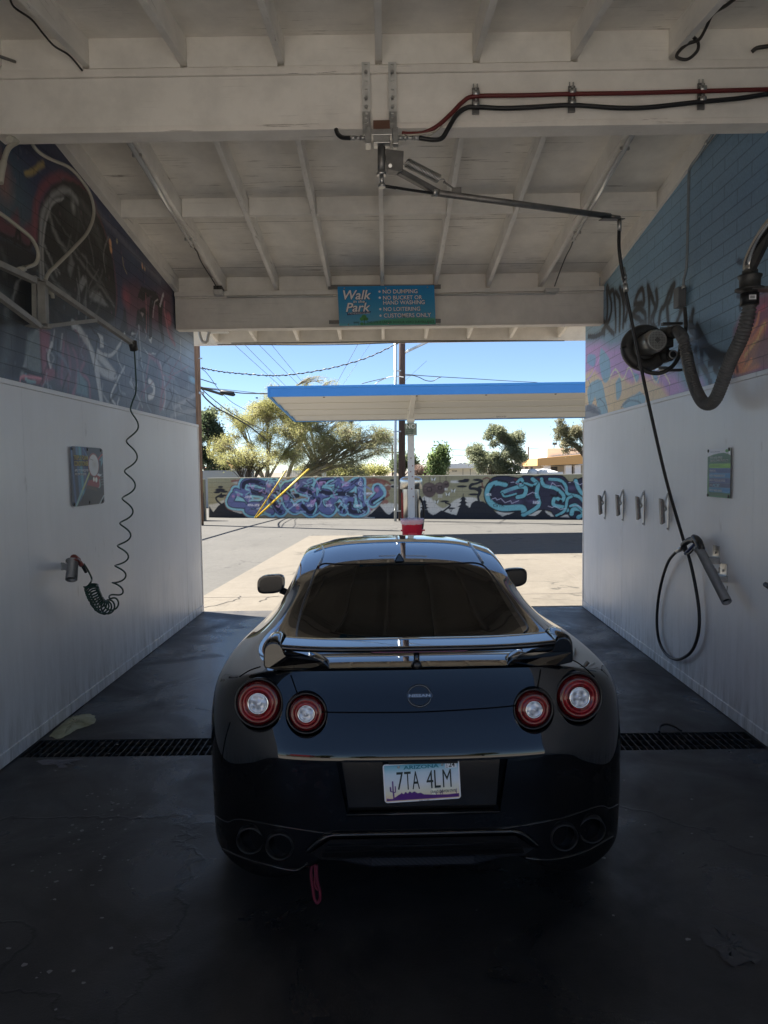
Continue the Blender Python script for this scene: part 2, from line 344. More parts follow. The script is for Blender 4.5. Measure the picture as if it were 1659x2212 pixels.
tag(b.build('concrete_apron', 'concrete'), kind='structure')
M['rearapron'] = ground_mat('bounce_concrete', (.32, .295, .26), (.38, .35, .31), 5, .85, .30, bs=.2)  # unseen ground, set paler than the front apron to bounce light inside
b = MB().add([(-12, -26, -.0045), (30, -26, -.0045), (30, -.2, -.0045), (-12, -.2, -.0045)], [(0, 1, 2, 3)]); tag(b.build('rear_pavement', 'rearapron'), kind='structure')
b = MB()                 # joints sawn in the apron
def jline(p, q, w=.014, z=-.001):
    p, q = Vector(p), Vector(q); d = (q-p).normalized(); s_ = Vector((-d.y, d.x, 0))*w/2
    b.add([(p+s_)[:2]+(z,), (p-s_)[:2]+(z,), (q-s_)[:2]+(z,), (q+s_)[:2]+(z,)], [(0, 1, 2, 3)])
jline((pA.x, pA.y, 0), (9, pA.y-.12, 0), .03)
for a_, c_ in (((1190, 1205), (1262, 1262)), ((1150, 1292), (1262, 1296)), ((1130, 1195), (1262, 1199)), ((690, 1157), (1262, 1152))):
    jline(onG(*a_), onG(*c_), .012)
tag(b.build('apron_joints', mat('joint_dirt', (.15, .13, .11), .9)), kind='structure')
b = MB()                 # hand drawn long cracks
for pts in ([(437, 1311), (470, 1307), (500, 1297), (517, 1293), (519, 1286)], [(560, 1300), (575, 1292), (600, 1287)], [(905, 1180), (912, 1172), (908, 1163), (915, 1150)]):
    P = smooth_path([onG(*p) for p in pts], 5)
    P = [p+Vector((random.uniform(-.03, .03), random.uniform(-.05, .05), 0)) for p in P]
    for p, q in zip(P[:-1], P[1:]): jline(p, q, .02)
tag(b.build('apron_cracks', mat('crack_dark', (.05, .045, .04), .9)), kind='structure')
b = MB(); xs = [TX0, TX1]
for (x0, x1, y0, y1) in ((-2.7, 2.64, -.2, TY0), (-2.7, 2.64, TY1, FY), (-2.7, TX0, TY0, TY1), (TX1, 2.64, TY0, TY1)):
    b.add([(x0, y0, 0), (x1, y0, 0), (x1, y1, 0), (x0, y1, 0)], [(0, 1, 2, 3)])
tag(b.build('bay_floor', 'bayfloor'), kind='structure')
# drain trench with its grating
t = thing('floor_drain', 'long black steel grating over the drain trench across the bay floor', 'drain', (0, 4.53, 0))
b = MB(); z0 = -.22
b.add([(TX0, TY0, 0), (TX1, TY0, 0), (TX1, TY0, z0), (TX0, TY0, z0)], [(0, 1, 2, 3)]).add([(TX0, TY1, 0), (TX0, TY1, z0), (TX1, TY1, z0), (TX1, TY1, 0)], [(0, 1, 2, 3)])
b.add([(TX0, TY0, z0), (TX1, TY0, z0), (TX1, TY1, z0), (TX0, TY1, z0)], [(0, 1, 2, 3)]).add([(TX0, TY0, 0), (TX0, TY0, z0), (TX0, TY1, z0), (TX0, TY1, 0)], [(0, 1, 2, 3)]).add([(TX1, TY0, 0), (TX1, TY1, 0), (TX1, TY1, z0), (TX1, TY0, z0)], [(0, 1, 2, 3)])
b.build('trench', 'trench', t)
b = MB(); x = TX0+.03
while x < TX1-.02: b.box(x-.002, x+.002, TY0+.006, TY1-.006, -.028, -.003); x += .047
for y in (TY0+.006, TY0+.10, TY0+.195, TY1-.01): b.box(TX0+.005, TX1-.005, y-.002, y+.002, -.03, -.016)
b.build('grating', spotted('worn_grating_steel', (.035, .035, .035), (.16, .155, .15), 9, .4, .7), t)
# soap
def blobmesh(outline, hgt, name, m, label, cat):
    P = smooth_path([onG(*p) for p in outline]+[onG(*outline[0])], 6)[:-1]; c = sum(P, Vector())/len(P); n = len(P); vs = []; fs = []
    rings = 6
    for k in range(rings):
        f_ = 1-k/rings
        for p in P:
            q = c+(p-c)*f_; h = hgt*(1-f_**3)+.003; q = Vector((q.x+random.uniform(-.006, .006), q.y+random.uniform(-.006, .006), h*random.uniform(.8, 1.15))); vs.append(q)
    vs.append(c+Vector((0, 0, hgt)))
    for k in range(rings-1):
        for i in range(n): fs.append((k*n+i, k*n+(i+1) % n, (k+1)*n+(i+1) % n, (k+1)*n+i))
    for i in range(n): fs.append(((rings-1)*n+i, (rings-1)*n+(i+1) % n, rings*n))
    o = MB().add(vs, fs, True).build(name, m); return tag(o, label, cat)
fm = mat('pale_soap_foam', (.20, .21, .15), .7); v = coords(fm); L(fm, ramp(fm, noise(fm, v, 7, 6, .7), [(.3, (.26, .27, .17)), (.65, (.44, .46, .33))]), bsdf(fm).inputs['Base Color']); bump(fm, noise(fm, v, 30), .5, .01)
blobmesh([(107, 1591), (125, 1572), (150, 1552), (168, 1546), (190, 1543), (204, 1548), (205, 1560), (192, 1568), (165, 1577), (140, 1592), (122, 1597)], .025, 'soap_foam', fm, 'pale yellow patch of soap foam on the floor against the left wall', 'soap foam')
fm2 = mat('thin_grey_suds', (.15, .145, .165), .5)
blobmesh([(78, 1645), (100, 1641), (135, 1642), (165, 1640), (178, 1641), (150, 1648), (160, 1652), (135, 1651), (146, 1658), (128, 1660), (120, 1653), (95, 1653)], .004, 'suds_patch', fm2, 'thin greyish soap suds just in front of the drain grating at left', 'suds')
# small white specks and litter on the bay floor
blobmesh([(1508, 2006), (1530, 1996), (1552, 2002), (1575, 2015), (1600, 2022), (1628, 2040), (1648, 2062), (1640, 2085), (1612, 2078), (1590, 2090), (1566, 2076), (1548, 2052), (1522, 2040)], .0015, 'floor_stain', mat('pale_floor_stain', (.05, .05, .053), .6), 'faint pale stain on the dark floor at the lower right corner', 'stain')
b = MB(); rf_ = random.Random(5)
FL = [(rf_.gauss(cx_, sx_), rf_.gauss(cy_, sy_)) for (cx_, cy_, sx_, sy_, n_) in ((235, 1735, 28, 55, 46), (140, 1860, 70, 80, 24), (180, 2020, 90, 70, 14), (1400, 1850, 90, 110, 16), (300, 1560, 60, 40, 8)) for _ in range(n_)]
for p in FL:
    if p[1] > 1300 and 0 < p[0] < 1659:
        c = onG(*p); r = rf_.uniform(.002, .009); k = 7; ph = rf_.random()*6
        b.add([(c.x+r*math.cos(ph+i*6.28/k)*rf_.uniform(.5, 1.6), c.y+r*math.sin(ph+i*6.28/k)*rf_.uniform(.5, 1.3), .0035) for i in range(k)], [list(range(k))])
for p in ((157, 1783), (165, 1790), (150, 1800), (128, 1845), (88, 1852), (120, 1870), (108, 2100), (1262, 1545), (1190, 1530), (1305, 1855), (52, 2085), (178, 1795), (170, 1815), (150, 1820), (185, 1750), (1030, 1968)):
    c = onG(*p); r = random.uniform(.004, .014); k = 7; ph = random.random()*6
    b.add([(c.x+r*math.cos(ph+i*6.28/k)*random.uniform(.5, 1.4), c.y+r*math.sin(ph+i*6.28/k)*random.uniform(.5, 1.3), .0035) for i in range(k)], [list(range(k))])
tag(b.build('paint_flecks', mat('flecks', (.22, .22, .22), .7)), 'scatter of small pale flecks and grit on the wet bay floor', 'flecks', kind='stuff')

# ================================================================ THE BAY
RY, RZ = 4.57, 4.38            # ridge of the rafters' undersides
def zb(Y): return RZ-.124*(Y-4.64) if Y > RY else RZ-.14*(4.50-Y)
RD = .168                      # rafter depth
bay = thing('car_wash_bay', 'white painted open car wash bay with gabled rafters, white lower walls and graffiti block walls', 'car wash bay', (0, 4.5, 0))
# roof
roof = MB()
YE, YN = 10.2, -1.1
def roofpt(Y, e=0): return zb(Y)+RD+e
seg = [YN, 4.57, YE]
X0, X1 = -3.2, 3.4
for (ya, yb_, off) in ((YN, 4.57, 0), (4.57, YE, 0)):
    za, zc = (zb(ya)+RD, zb(4.5)+RD) if ya < 4 else (zb(4.64)+RD, zb(yb_)+RD)
    zr = RZ+RD+.004
    A = (ya, za) if ya < 4 else (ya, zr); B = (yb_, zr) if ya < 4 else (yb_, zc)
    vs = []
    for (y, z_) in (A, B):
        for x in (X0, X1): vs += [(x, y, z_), (x, y, z_+.03)]
    roof.add(vs, [(0, 2, 6, 4), (1, 5, 7, 3), (0, 1, 3, 2), (4, 6, 7, 5), (0, 4, 5, 1), (2, 3, 7, 6)])
rf = roof.build('roof_sheathing', 'sheath', bay)
seam = MB()                    # joints between the plywood sheets, 1.22 m apart down the slope
for Y in (5.72, 6.94, 8.0, 3.3, 2.1):
    z_ = zb(Y)+RD; seam.box(X0, X1, Y-.0025, Y+.0025, z_-.003, z_+.004)
seam.build('sheet_joints', mat('sheet_joint_dark', (.10, .085, .07), .9), rf)
RX = [-.01+.612*k for k in range(-4, 5)]; RX[0] = -2.405; RX[8] = 2.46
def rafter(x, y0, y1, w_=.042, jx=0):
    b = MB(); vs = []
    for (y) in (y0, y1):
        z_ = zb(y); xx = x+(jx if y == y1 else 0)
        vs += [(xx-w_/2, y, z_), (xx+w_/2, y, z_), (xx+w_/2, y, z_+RD), (xx-w_/2, y, z_+RD)]
    b.add(vs, [(0, 1, 2, 3), (7, 6, 5, 4), (0, 4, 5, 1), (1, 5, 6, 2), (2, 6, 7, 3), (3, 7, 4, 0)])
    return b.build('rafter', 'timberY', bay, bevel=.003)
for k, x in enumerate(RX):
    wd = .042 if 0 < k < 8 else .07
    if k == 8: rafter(x+.03, 4.60, 8.30, .07, .09); rafter(x, -1.06, 4.54, .06, 0)
    else: rafter(x, 4.60, 8.30, wd, (k-4)*.004); rafter(x, -1.06, 4.54, wd)
    rafter(x+(.06 if k == 8 else 0), 8.31, 10.16, .042)
tx = [-3.02, 3.07, 3.3]
def blocks(Y, z0, z1, name='blocking', th=.038):
    for i in range(8):
        b = MB(); sag = random.uniform(-.004, .004); a, c_ = RX[i]+.022, RX[i+1]-.022
        b.box(a, c_+(.06 if (i == 7 and Y > 5) else 0), Y-th/2, Y+th/2, z0+sag, z1); b.build(name, 'timberX', bay, bevel=.002)
blocks(6.50, zb(6.5)+.004, zb(6.5)+RD-.002)
blocks(8.27, zb(8.27)+.003, zb(8.27)+RD-.004)
blocks(4.53, RZ-.02, RZ+RD-.004)
blocks(2.3, zb(2.3)+.004, zb(2.3)+RD-.002)
# ridge beam: main face with a cap strip and a bottom plate
rb = MB().box(-2.47, 2.55, 4.512, 4.63, 4.008, 4.302).build('ridge_beam', 'timberX', bay)
MB().box(-2.47, 2.55, 4.497, 4.64, 4.305, RZ-.028).build('cap_strip', 'trim', rb, bevel=.003)
MB().box(-2.46, 2.54, 4.500, 4.64, 3.966, 4.004).build('bottom_plate', 'trim', rb, bevel=.003)
def eave_beam(Y0, Y1, s_, nm):
    o = MB().box(-2.43, 2.565, Y0, Y1, 3.514, 3.846).build(nm, 'timberX', bay)
    MB().box(-2.43, 2.565, Y0-.012, Y1+.012, 3.849, 3.868).build('cap_strip', 'trim', o, bevel=.003)
    MB().box(-2.43, 2.565, Y0-.03, Y1+.03, 3.871, zb(8.3)-.004).build('top_plate', 'timberX', o, bevel=.003)
    MB().box(-2.43, 2.565, Y0-.010, Y1+.012, 3.494, 3.511).build('bottom_trim', 'trim', o, bevel=.003)
eave_beam(8.234, 8.36, 1, 'eave_beam'); eave_beam(.74, .86, 1, 'front_beam')
MB().box(X0, X1, YE-.03, YE+.012, zb(YE)-.035, zb(YE)+RD+.035).build('fascia', 'timberX', bay, bevel=.004)
MB().box(X0, X1, YN-.012, YN+.03, zb(YN)-.035, zb(YN)+RD+.035).build('front_fascia', 'timberX', bay, bevel=.004)
b = MB()
for dz, x0 in ((0, -2.4), (.018, -2.2)): b.tube(smooth_path([(x0, YE-.06, zb(YE)-.03+dz), (-.8, YE-.055, zb(YE)-.055+dz*2), (.6, YE-.06, zb(YE)-.035+dz), (2.6, YE-.055, zb(YE)-.045)], 8), .006, 6)
tag(b.build('eave_cable', 'black'), 'pair of thin black cables sagging along the inside of the far eave', 'cable')
# ================================================================ SIDE WALLS
def roofline(Y): return zb(Y)+RD-.002
PH = 2.44
# paint on the left wall
def lp(x, y): p = onL(x, y); return (p.y, p.z)
def zl(*q): return [lp(a*.2929, 270+b_*.2929) for a, b_ in q]      # points read off an enlargement
P = Paint(3.2, 9.1, 2.4, 4.62, .011, (40, 46, 62), 2.4)
P.poly(zl((-300, -200), (760, -60), (1240, 560), (1100, 1000), (860, 1000), (600, 900), (0, 700)), (26, 38, 72), 1, .5)
P.poly(zl((820, 900), (1280, 1150), (1290, 1480), (1200, 1500), (860, 1380)), (34, 42, 74), 1, .25)
P.poly(zl((300, 1500), (1290, 1500), (1440, 1560), (1440, 2300), (300, 1900)), (66, 76, 90), 1, .2)
P.poly(zl((1250, 1500), (1440, 1520), (1440, 2300), (1150, 2200), (1180, 1800)), (96, 112, 132), .8, .3)  # lightened towards the opening: daylight put into the wall colour
for (c, r, col, al) in (((40, 480), (.5, .45), (30, 80, 88), .7), ((560, 260), (.6, .3), (36, 42, 60), .6), ((1150, 1100), (.5, .2), (60, 60, 78), .7), ((980, 1000), (.3, .22), (30, 60, 90), .6), ((1000, 1700), (.7, .22), (72, 96, 112), .8), ((1400, 1700), (.5, .3), (120, 150, 180), .7)):
    P.blob(zl(c)[0], r, col, al)
# dark mass at left, flames
P.poly(zl((-400, 700), (0, 830), (240, 930), (300, 1000), (300, 1500), (150, 1860), (-400, 1750)), (24, 26, 30), 1, .05)
P.poly(zl((-400, 560), (0, 640), (60, 720), (130, 620), (150, 760), (230, 720), (270, 620), (280, 800), (220, 910), (130, 830), (0, 800), (-400, 660)), (88, 28, 44), .85, .05)
P.stroke(zl((0, 800), (130, 860), (215, 905), (235, 850)), .03, (16, 14, 18)); P.stroke(zl((110, 870), (135, 760), (150, 860)), .03, (16, 14, 18))
# the big wheel-like arch
arch = zl((300, 1450), (285, 1100), (275, 800), (300, 600), (370, 470), (470, 410), (580, 440), (690, 560), (770, 760), (830, 1000), (858, 1250), (850, 1420), (650, 1500))
P.stroke(zl((262, 820), (265, 600), (330, 450), (430, 385), (500, 400), (610, 470), (700, 600)), .075, (104, 34, 50), .9, .6)
P.poly(arch, (26, 27, 27), 1, .03, True)
P.stroke(zl((700, 610), (770, 780), (835, 1000), (862, 1250), (850, 1420)), .025, (90, 40, 52), .7, .7)
P.blob(zl((540, 620))[0], (.30, .22), (52, 54, 52), .9); P.blob(zl((430, 780))[0], (.2, .3), (20, 24, 24), .8)
P.stroke(zl((312, 1420), (302, 1100), (300, 850), (320, 650), (385, 530), (460, 485), (520, 495), (570, 560)), .05, (112, 114, 114), .9, .7)
P.stroke(zl((330, 1200), (318, 900), (345, 680), (400, 570), (470, 540)), .02, (150, 152, 150), .6, .8)
P.stroke(zl((365, 660), (400, 780), (450, 880), (520, 960)), .045, (96, 98, 96), .8, .8)
for q, w_, cl in ((((520, 900), (620, 1040), (740, 1190), (840, 1330)), .03, (88, 90, 88)), (((380, 640), (560, 900), (700, 1080), (800, 1250)), .018, (70, 72, 70)), (((330, 900), (380, 1010), (440, 1090)), .02, (110, 112, 110)),
    (((335, 1030), (400, 1150), (520, 1270)), .03, (82, 86, 86)), (((640, 720), (720, 850), (780, 1000)), .05, (56, 58, 56)), (((600, 560), (680, 700), (740, 840)), .07, (60, 62, 60)), (((560, 1330), (590, 1180), (580, 1060)), .03, (80, 84, 84)), (((620, 1320), (640, 1200), (630, 1120)), .03, (78, 82, 82))):
    P.stroke(zl(*q), w_, cl, .8, .8)
P.blob(zl((540, 600))[0], (.06, .08), (130, 132, 128), .9)
P.poly(zl((680, 1220), (740, 1240), (800, 1340), (720, 1310), (660, 1270)), (104, 108, 108), .9, .03); P.poly(zl((520, 960), (500, 1060), (520, 1130), (550, 1020)), (90, 92, 92), .8, .03); P.poly(zl((610, 1110), (640, 1150), (600, 1230), (585, 1180)), (110, 112, 112), .8, .02)
# left lower grey forms
for q, w_, cl in ((((130, 1180), (90, 1290), (40, 1380)), .03, (92, 94, 96)), (((300, 1500), (250, 1560), (160, 1850)), .03, (120, 122, 126)), (((0, 1230), (60, 1300), (50, 1420)), .08, (52, 60, 62)), (((70, 1500), (40, 1700), (0, 1800)), .12, (58, 66, 72)), (((10, 920), (40, 1010), (30, 1080)), .05, (60, 62, 64)), (((180, 1100), (120, 1180), (100, 1260)), .02, (100, 100, 100))):
    P.stroke(zl(*q), w_, cl, .8, .7)
P.poly(zl((200, 1540), (300, 1500), (300, 1840), (180, 1800)), (84, 98, 100), .9, .04); P.stroke(zl((300, 1500), (304, 1700), (306, 1850), (160, 1800)), .03, (18, 18, 22))
P.poly(zl((290, 1500), (370, 1530), (360, 1750), (430, 1850), (320, 1900), (300, 1700)), (120, 52, 74), .9, .03)
P.poly(zl((150, 1850), (320, 1860), (320, 1930), (160, 1880)), (118, 44, 62), .95, .02); P.stroke(zl((190, 1850), (200, 1885), (260, 1895)), .03, (80, 130, 140)); P.stroke(zl((150, 1900), (170, 1850), (310, 1870)), .015, (170, 90, 110))
# red ground with the dark three-dimensional letters
P.poly(zl((920, 1180), (1010, 1150), (1060, 1240), (1160, 1230), (1260, 1200), (1280, 1600), (1200, 1500), (1000, 1500), (930, 1520)), (84, 36, 54), .8, .16)
P.blob(zl((930, 1270))[0], (.16, .13), (128, 34, 56), .9)
K = (20, 18, 22)
P.poly(zl((1040, 1190), (1150, 1230), (1170, 1270), (1100, 1260), (1060, 1300), (1015, 1270)), K, 1, .01)
P.poly(zl((1010, 1370), (1060, 1340), (1090, 1380), (1090, 1540), (1050, 1520), (1040, 1480), (1000, 1480)), K, 1, .01); P.poly(zl((1035, 1380), (1060, 1390), (1050, 1420)), (120, 110, 110), 1, .01)
P.stroke(zl((1110, 1560), (1110, 1400), (1120, 1310), (1150, 1290), (1175, 1330), (1180, 1480)), .10, K, 1, .15); P.stroke(zl((1128, 1420), (1140, 1310), (1165, 1290)), .014, (150, 150, 150), .8)
P.stroke(zl((1190, 1320), (1185, 1450), (1200, 1570)), .10, K, 1, .15); P.stroke(zl((1205, 1250), (1180, 1330)), .04, (150, 150, 155), .8); P.stroke(zl((1075, 1240), (1080, 1400), (1080, 1530)), .012, (160, 70, 80), .8)
P.blob(zl((1245, 1430))[0], (.11, .09), (140, 46, 66), 1, .5); P.stroke(zl((1220, 1400), (1240, 1520), (1290, 1620)), .05, (140, 58, 76), .8, .6); P.stroke(zl((1215, 1300), (1212, 1380), (1235, 1480)), .02, (150, 80, 96), .8)
P.stroke(zl((920, 1370), (925, 1460), (900, 1520)), .05, (24, 22, 30), .9); P.poly(zl((925, 1370), (945, 1520), (990, 1500), (1000, 1560), (870, 1540)), (26, 26, 36), .9, .03)
# white and grey swooshes
W = (158, 164, 168)
for q, w_, cl, al in ((((540, 1470), (590, 1520), (640, 1600), (690, 1700), (720, 1830), (750, 2050)), .07, W, .8), (((720, 1660), (780, 1700), (830, 1690), (900, 1590), (920, 1540)), .03, W, .8), (((700, 1740), (760, 1820), (850, 1850), (800, 1780), (720, 1700)), .07, W, .75), (((640, 1560), (700, 1800), (740, 2040)), .03, W, .7),
    (((920, 1780), (860, 1900), (820, 2000), (850, 2060)), .025, W, .8), (((460, 1540), (450, 1650)), .02, W, .5), (((400, 1510), (385, 1630)), .015, W, .5), (((1060, 1720), (1070, 1780), (1110, 1800)), .08, (150, 158, 165), .0), (((1100, 1890), (1135, 1930), (1130, 1990), (1100, 2010)), .06, (182, 186, 188), .9),
    (((1025, 1480), (1040, 1700), (1080, 2030)), .018, W, .7), (((1180, 1760), (1210, 1880), (1220, 2010), (1205, 2090)), .05, (160, 160, 168), .7), (((1200, 1930), (1215, 2000), (1190, 2100)), .03, (150, 90, 104), .8), (((960, 1900), (1010, 1915)), .04, (150, 160, 165), .7), (((1290, 2080), (1360, 2040), (1440, 1990)), .05, (150, 158, 166), .5), (((1260, 2150), (1340, 2120), (1440, 2110)), .05, (130, 138, 146), .6)):
    P.stroke(zl(*q), w_, cl, al, .4)
P.poly(zl((1055, 1640), (1110, 1700), (1125, 1675), (1150, 1690), (1090, 1690)), W, .9, .01); P.poly(zl((1095, 1580), (1125, 1565), (1115, 1610)), W, .9, .01); P.poly(zl((710, 1530), (760, 1560), (765, 1640), (740, 1640), (740, 1580)), W, .85, .01); P.poly(zl((960, 1560), (1000, 1540), (975, 1530)), W, .8, .01)
PK = (142, 80, 104)
for q, w_ in ((((470, 1600), (460, 1750), (455, 1900)), .03), (((540, 1650), (570, 1760), (560, 1900)), .03), (((620, 1750), (590, 1830), (540, 1990)), .035), (((500, 1640), (520, 1800), (500, 1880)), .04), (((580, 1830), (650, 1880), (665, 2010)), .025), (((1100, 1700), (1170, 1760), (1200, 1870), (1190, 2000), (1180, 2100)), .05), (((1100, 1720), (1080, 1860), (1060, 2010)), .03), (((1240, 1860), (1280, 1840), (1390, 1780)), .015), (((1330, 1700), (1345, 1880)), .015), (((1200, 1840), (1290, 1880)), .012)):
    P.stroke(zl(*q), w_, PK, .7, .6)
P.poly(zl((400, 1850), (480, 1550), (560, 1640), (620, 1560), (650, 1700), (560, 1960), (420, 1930)), (92, 62, 84), .5, .1)
P.poly(zl((570, 1800), (640, 1900), (650, 2010), (560, 1980)), (72, 120, 140), .7, .03); P.poly(zl((1290, 1870), (1350, 1800), (1440, 1830), (1440, 1900), (1330, 1950)), (52, 62, 78), .6, .05); P.blob(zl((1420, 1880))[0], (.22, .06), (90, 160, 200), .8, .6)
for q in (((905, 1580), (880, 1700), (870, 1810), (845, 1850)), ((1000, 1700), (990, 1900), (1000, 1990)), ((860, 1900), (900, 2010)), ((1050, 1820), (1045, 2000)), ((430, 1600), (410, 1860))): P.stroke(zl(*q), .03, (30, 34, 40), .6, .6)
# yellow marks
P.stroke(zl((190, 360), (230, 350), (280, 315), (320, 285)), .035, (150, 125, 30), .8, .8); P.stroke(zl((812, 860), (818, 920)), .05, (190, 130, 50), .9); P.stroke(zl((1048, 1030), (1052, 1050)), .04, (190, 130, 50), .9); P.stroke(zl((905, 980), (912, 1040), (935, 1095)), .012, (150, 140, 70), .8)
P.blob(zl((1068, 1060))[0], .03, (180, 140, 60)); P.blob(zl((863, 855))[0], .03, (160, 150, 90)); P.stroke(zl((700, 620), (860, 800), (1000, 960), (1180, 1150)), .05, (120, 118, 120), .25, 1)
P.stroke(zl((-50, 230), (20, 330), (30, 450)), .16, (130, 70, 50), .6, 1)
for i in range(260):      # overspray flecks
    P.blob((random.uniform(4, 9), random.uniform(2.45, 4.2)), random.uniform(.01, .03), random.choice([(90, 96, 104), (30, 34, 44), (110, 70, 90), (60, 90, 110)]), .35, 1)
rs_ = random.Random(21)
for k in range(90):      # fine line work thrown over the lower letters and inside the arch
    lo = k < 62; x0_, y0_ = (rs_.uniform(330, 1380), rs_.uniform(1500, 2080)) if lo else (rs_.uniform(330, 800), rs_.uniform(560, 1380)); an = rs_.uniform(-2.2, -.8); ln_ = rs_.uniform(60, 260)
    q = [(x0_, y0_), (x0_+ln_*.5*math.cos(an)+rs_.uniform(-35, 35), y0_-ln_*.5*math.sin(an)+rs_.uniform(-20, 20)), (x0_+ln_*math.cos(an)*.8, y0_-ln_*math.sin(an))]
    P.stroke(zl(*q), rs_.uniform(.010, .032), rs_.choice([(120, 128, 136), (20, 22, 28), (24, 26, 34), (150, 156, 162), (112, 60, 82), (90, 110, 130)] if lo else [(66, 68, 68), (16, 16, 18), (90, 92, 92), (40, 42, 42)]), rs_.uniform(.35, .85), .35)
P.poly(zl((850, 1560), (1290, 1500), (1440, 1560), (1440, 2300), (900, 2100)), (100, 116, 134), .22, .4)  # pale blue-grey veil at lower right, daylight laid over the wall colours
gmP = P.c.mean(2, keepdims=True); P.c = (gmP+(P.c-gmP)*.66)*.9
# paint on the right wall
def rp(x, y): p = onR(x, y); return (p.y, p.z)
def zr(*q): return [rp(1242+a*.2929, 270+b_*.2929) for a, b_ in q]
Q = Paint(3.2, 9.2, 2.4, 4.62, .011, (72, 96, 114), 3.4)
Q.blob(zr((620, 850))[0], (1.2, .5), (72, 104, 126), .7); Q.blob(zr((1300, 500))[0], (1.6, .8), (52, 78, 102), .8); Q.blob(zr((700, 1300))[0], (.8, .3), (80, 108, 122), .6); Q.blob(zr((300, 1150))[0], (.8, .25), (86, 118, 132), .6)
PU = (124, 84, 128); YL = (158, 128, 84); TL = (74, 112, 128)
Q.poly(zr((60, 1620), (180, 1600), (260, 1640), (400, 1620), (560, 1800), (740, 1830), (830, 1980), (500, 2120), (60, 2260)), PU, .95, .12)
Q.poly(zr((60, 1850), (130, 1800), (200, 1870), (320, 1840), (420, 1900), (520, 1860), (640, 1920), (700, 2020), (300, 2150), (60, 2230)), YL, .9, .08)
Q.poly(zr((860, 1840), (940, 1860), (960, 1930), (830, 1980)), PU, .7, .08)
for q, cl in ((((90, 1960), (120, 1900), (190, 1880), (220, 1990), (240, 2120), (180, 2150), (150, 2010), (110, 2090)), TL), (((190, 1640), (250, 1720), (260, 1850), (215, 1900), (180, 1760)), TL), (((60, 2070), (140, 2060), (190, 2130), (60, 2200)), (74, 84, 96)), (((480, 1960), (520, 2010), (500, 2080), (440, 2100), (350, 2080), (380, 2030)), TL), (((300, 1900), (330, 1860), (345, 1960), (310, 2030)), TL), (((540, 1780), (580, 1800), (620, 1900), (590, 1880)), TL), (((420, 1820), (470, 1850), (450, 1900)), TL), (((100, 1690), (150, 1700), (140, 1780), (90, 1750)), (70, 104, 130))):
    Q.poly(zr(*q), cl, .9, .02, True)
for q, w_, cl in ((((250, 1880), (300, 1800), (350, 1880), (400, 1790), (450, 1900)), .02, (180, 150, 110)), (((100, 1880), (120, 1960), (100, 2070)), .02, (60, 80, 90)), (((180, 1720), (130, 1830), (90, 1880)), .025, (150, 100, 150)), (((560, 1840), (600, 1900), (640, 1820), (700, 1910)), .02, (176, 140, 110)), (((130, 2140), (180, 2020), (240, 2110), (240, 2180)), .012, (50, 60, 70)), (((340, 2080), (400, 2030), (470, 2040), (500, 2070)), .02, (56, 70, 80))): Q.stroke(zr(*q), w_, cl, .8, .5)
Q.poly(zr((90, 2060), (140, 2080), (200, 2140), (80, 2110)), (50, 56, 68), .8, .02)
# right end: maroon and orange
Q.poly(zr((1180, 1500), (1270, 1330), (1330, 1250), (1700, 1150), (1700, 1800), (1170, 1860), (1160, 1700)), (100, 42, 62), .95, .08)
Q.poly(zr((1190, 1640), (1260, 1500), (1320, 1480), (1300, 1560), (1400, 1440), (1410, 1500), (1330, 1700), (1360, 1780), (1180, 1840)), (150, 92, 52), .85, .04, True)
Q.poly(zr((1300, 1620), (1380, 1540), (1440, 1560), (1450, 1760), (1240, 1800)), (84, 62, 56), .7, .05)
for q, w_, cl in ((((1240, 1500), (1290, 1420), (1400, 1340)), .04, (130, 44, 66)), (((1350, 1250), (1300, 1340), (1290, 1420)), .02, (170, 120, 150)), (((1200, 1820), (1180, 1650), (1250, 1480), (1340, 1400)), .03, (60, 20, 34)), (((1250, 1700), (1330, 1600), (1400, 1460)), .02, (180, 120, 60)), (((1240, 1810), (1300, 1740)), .03, (170, 100, 50)), (((1310, 1520), (1340, 1460), (1360, 1380)), .03, (160, 96, 56))): Q.stroke(zr(*q), w_, cl, .85, .5)
BK = (26, 28, 34)           # the black tag
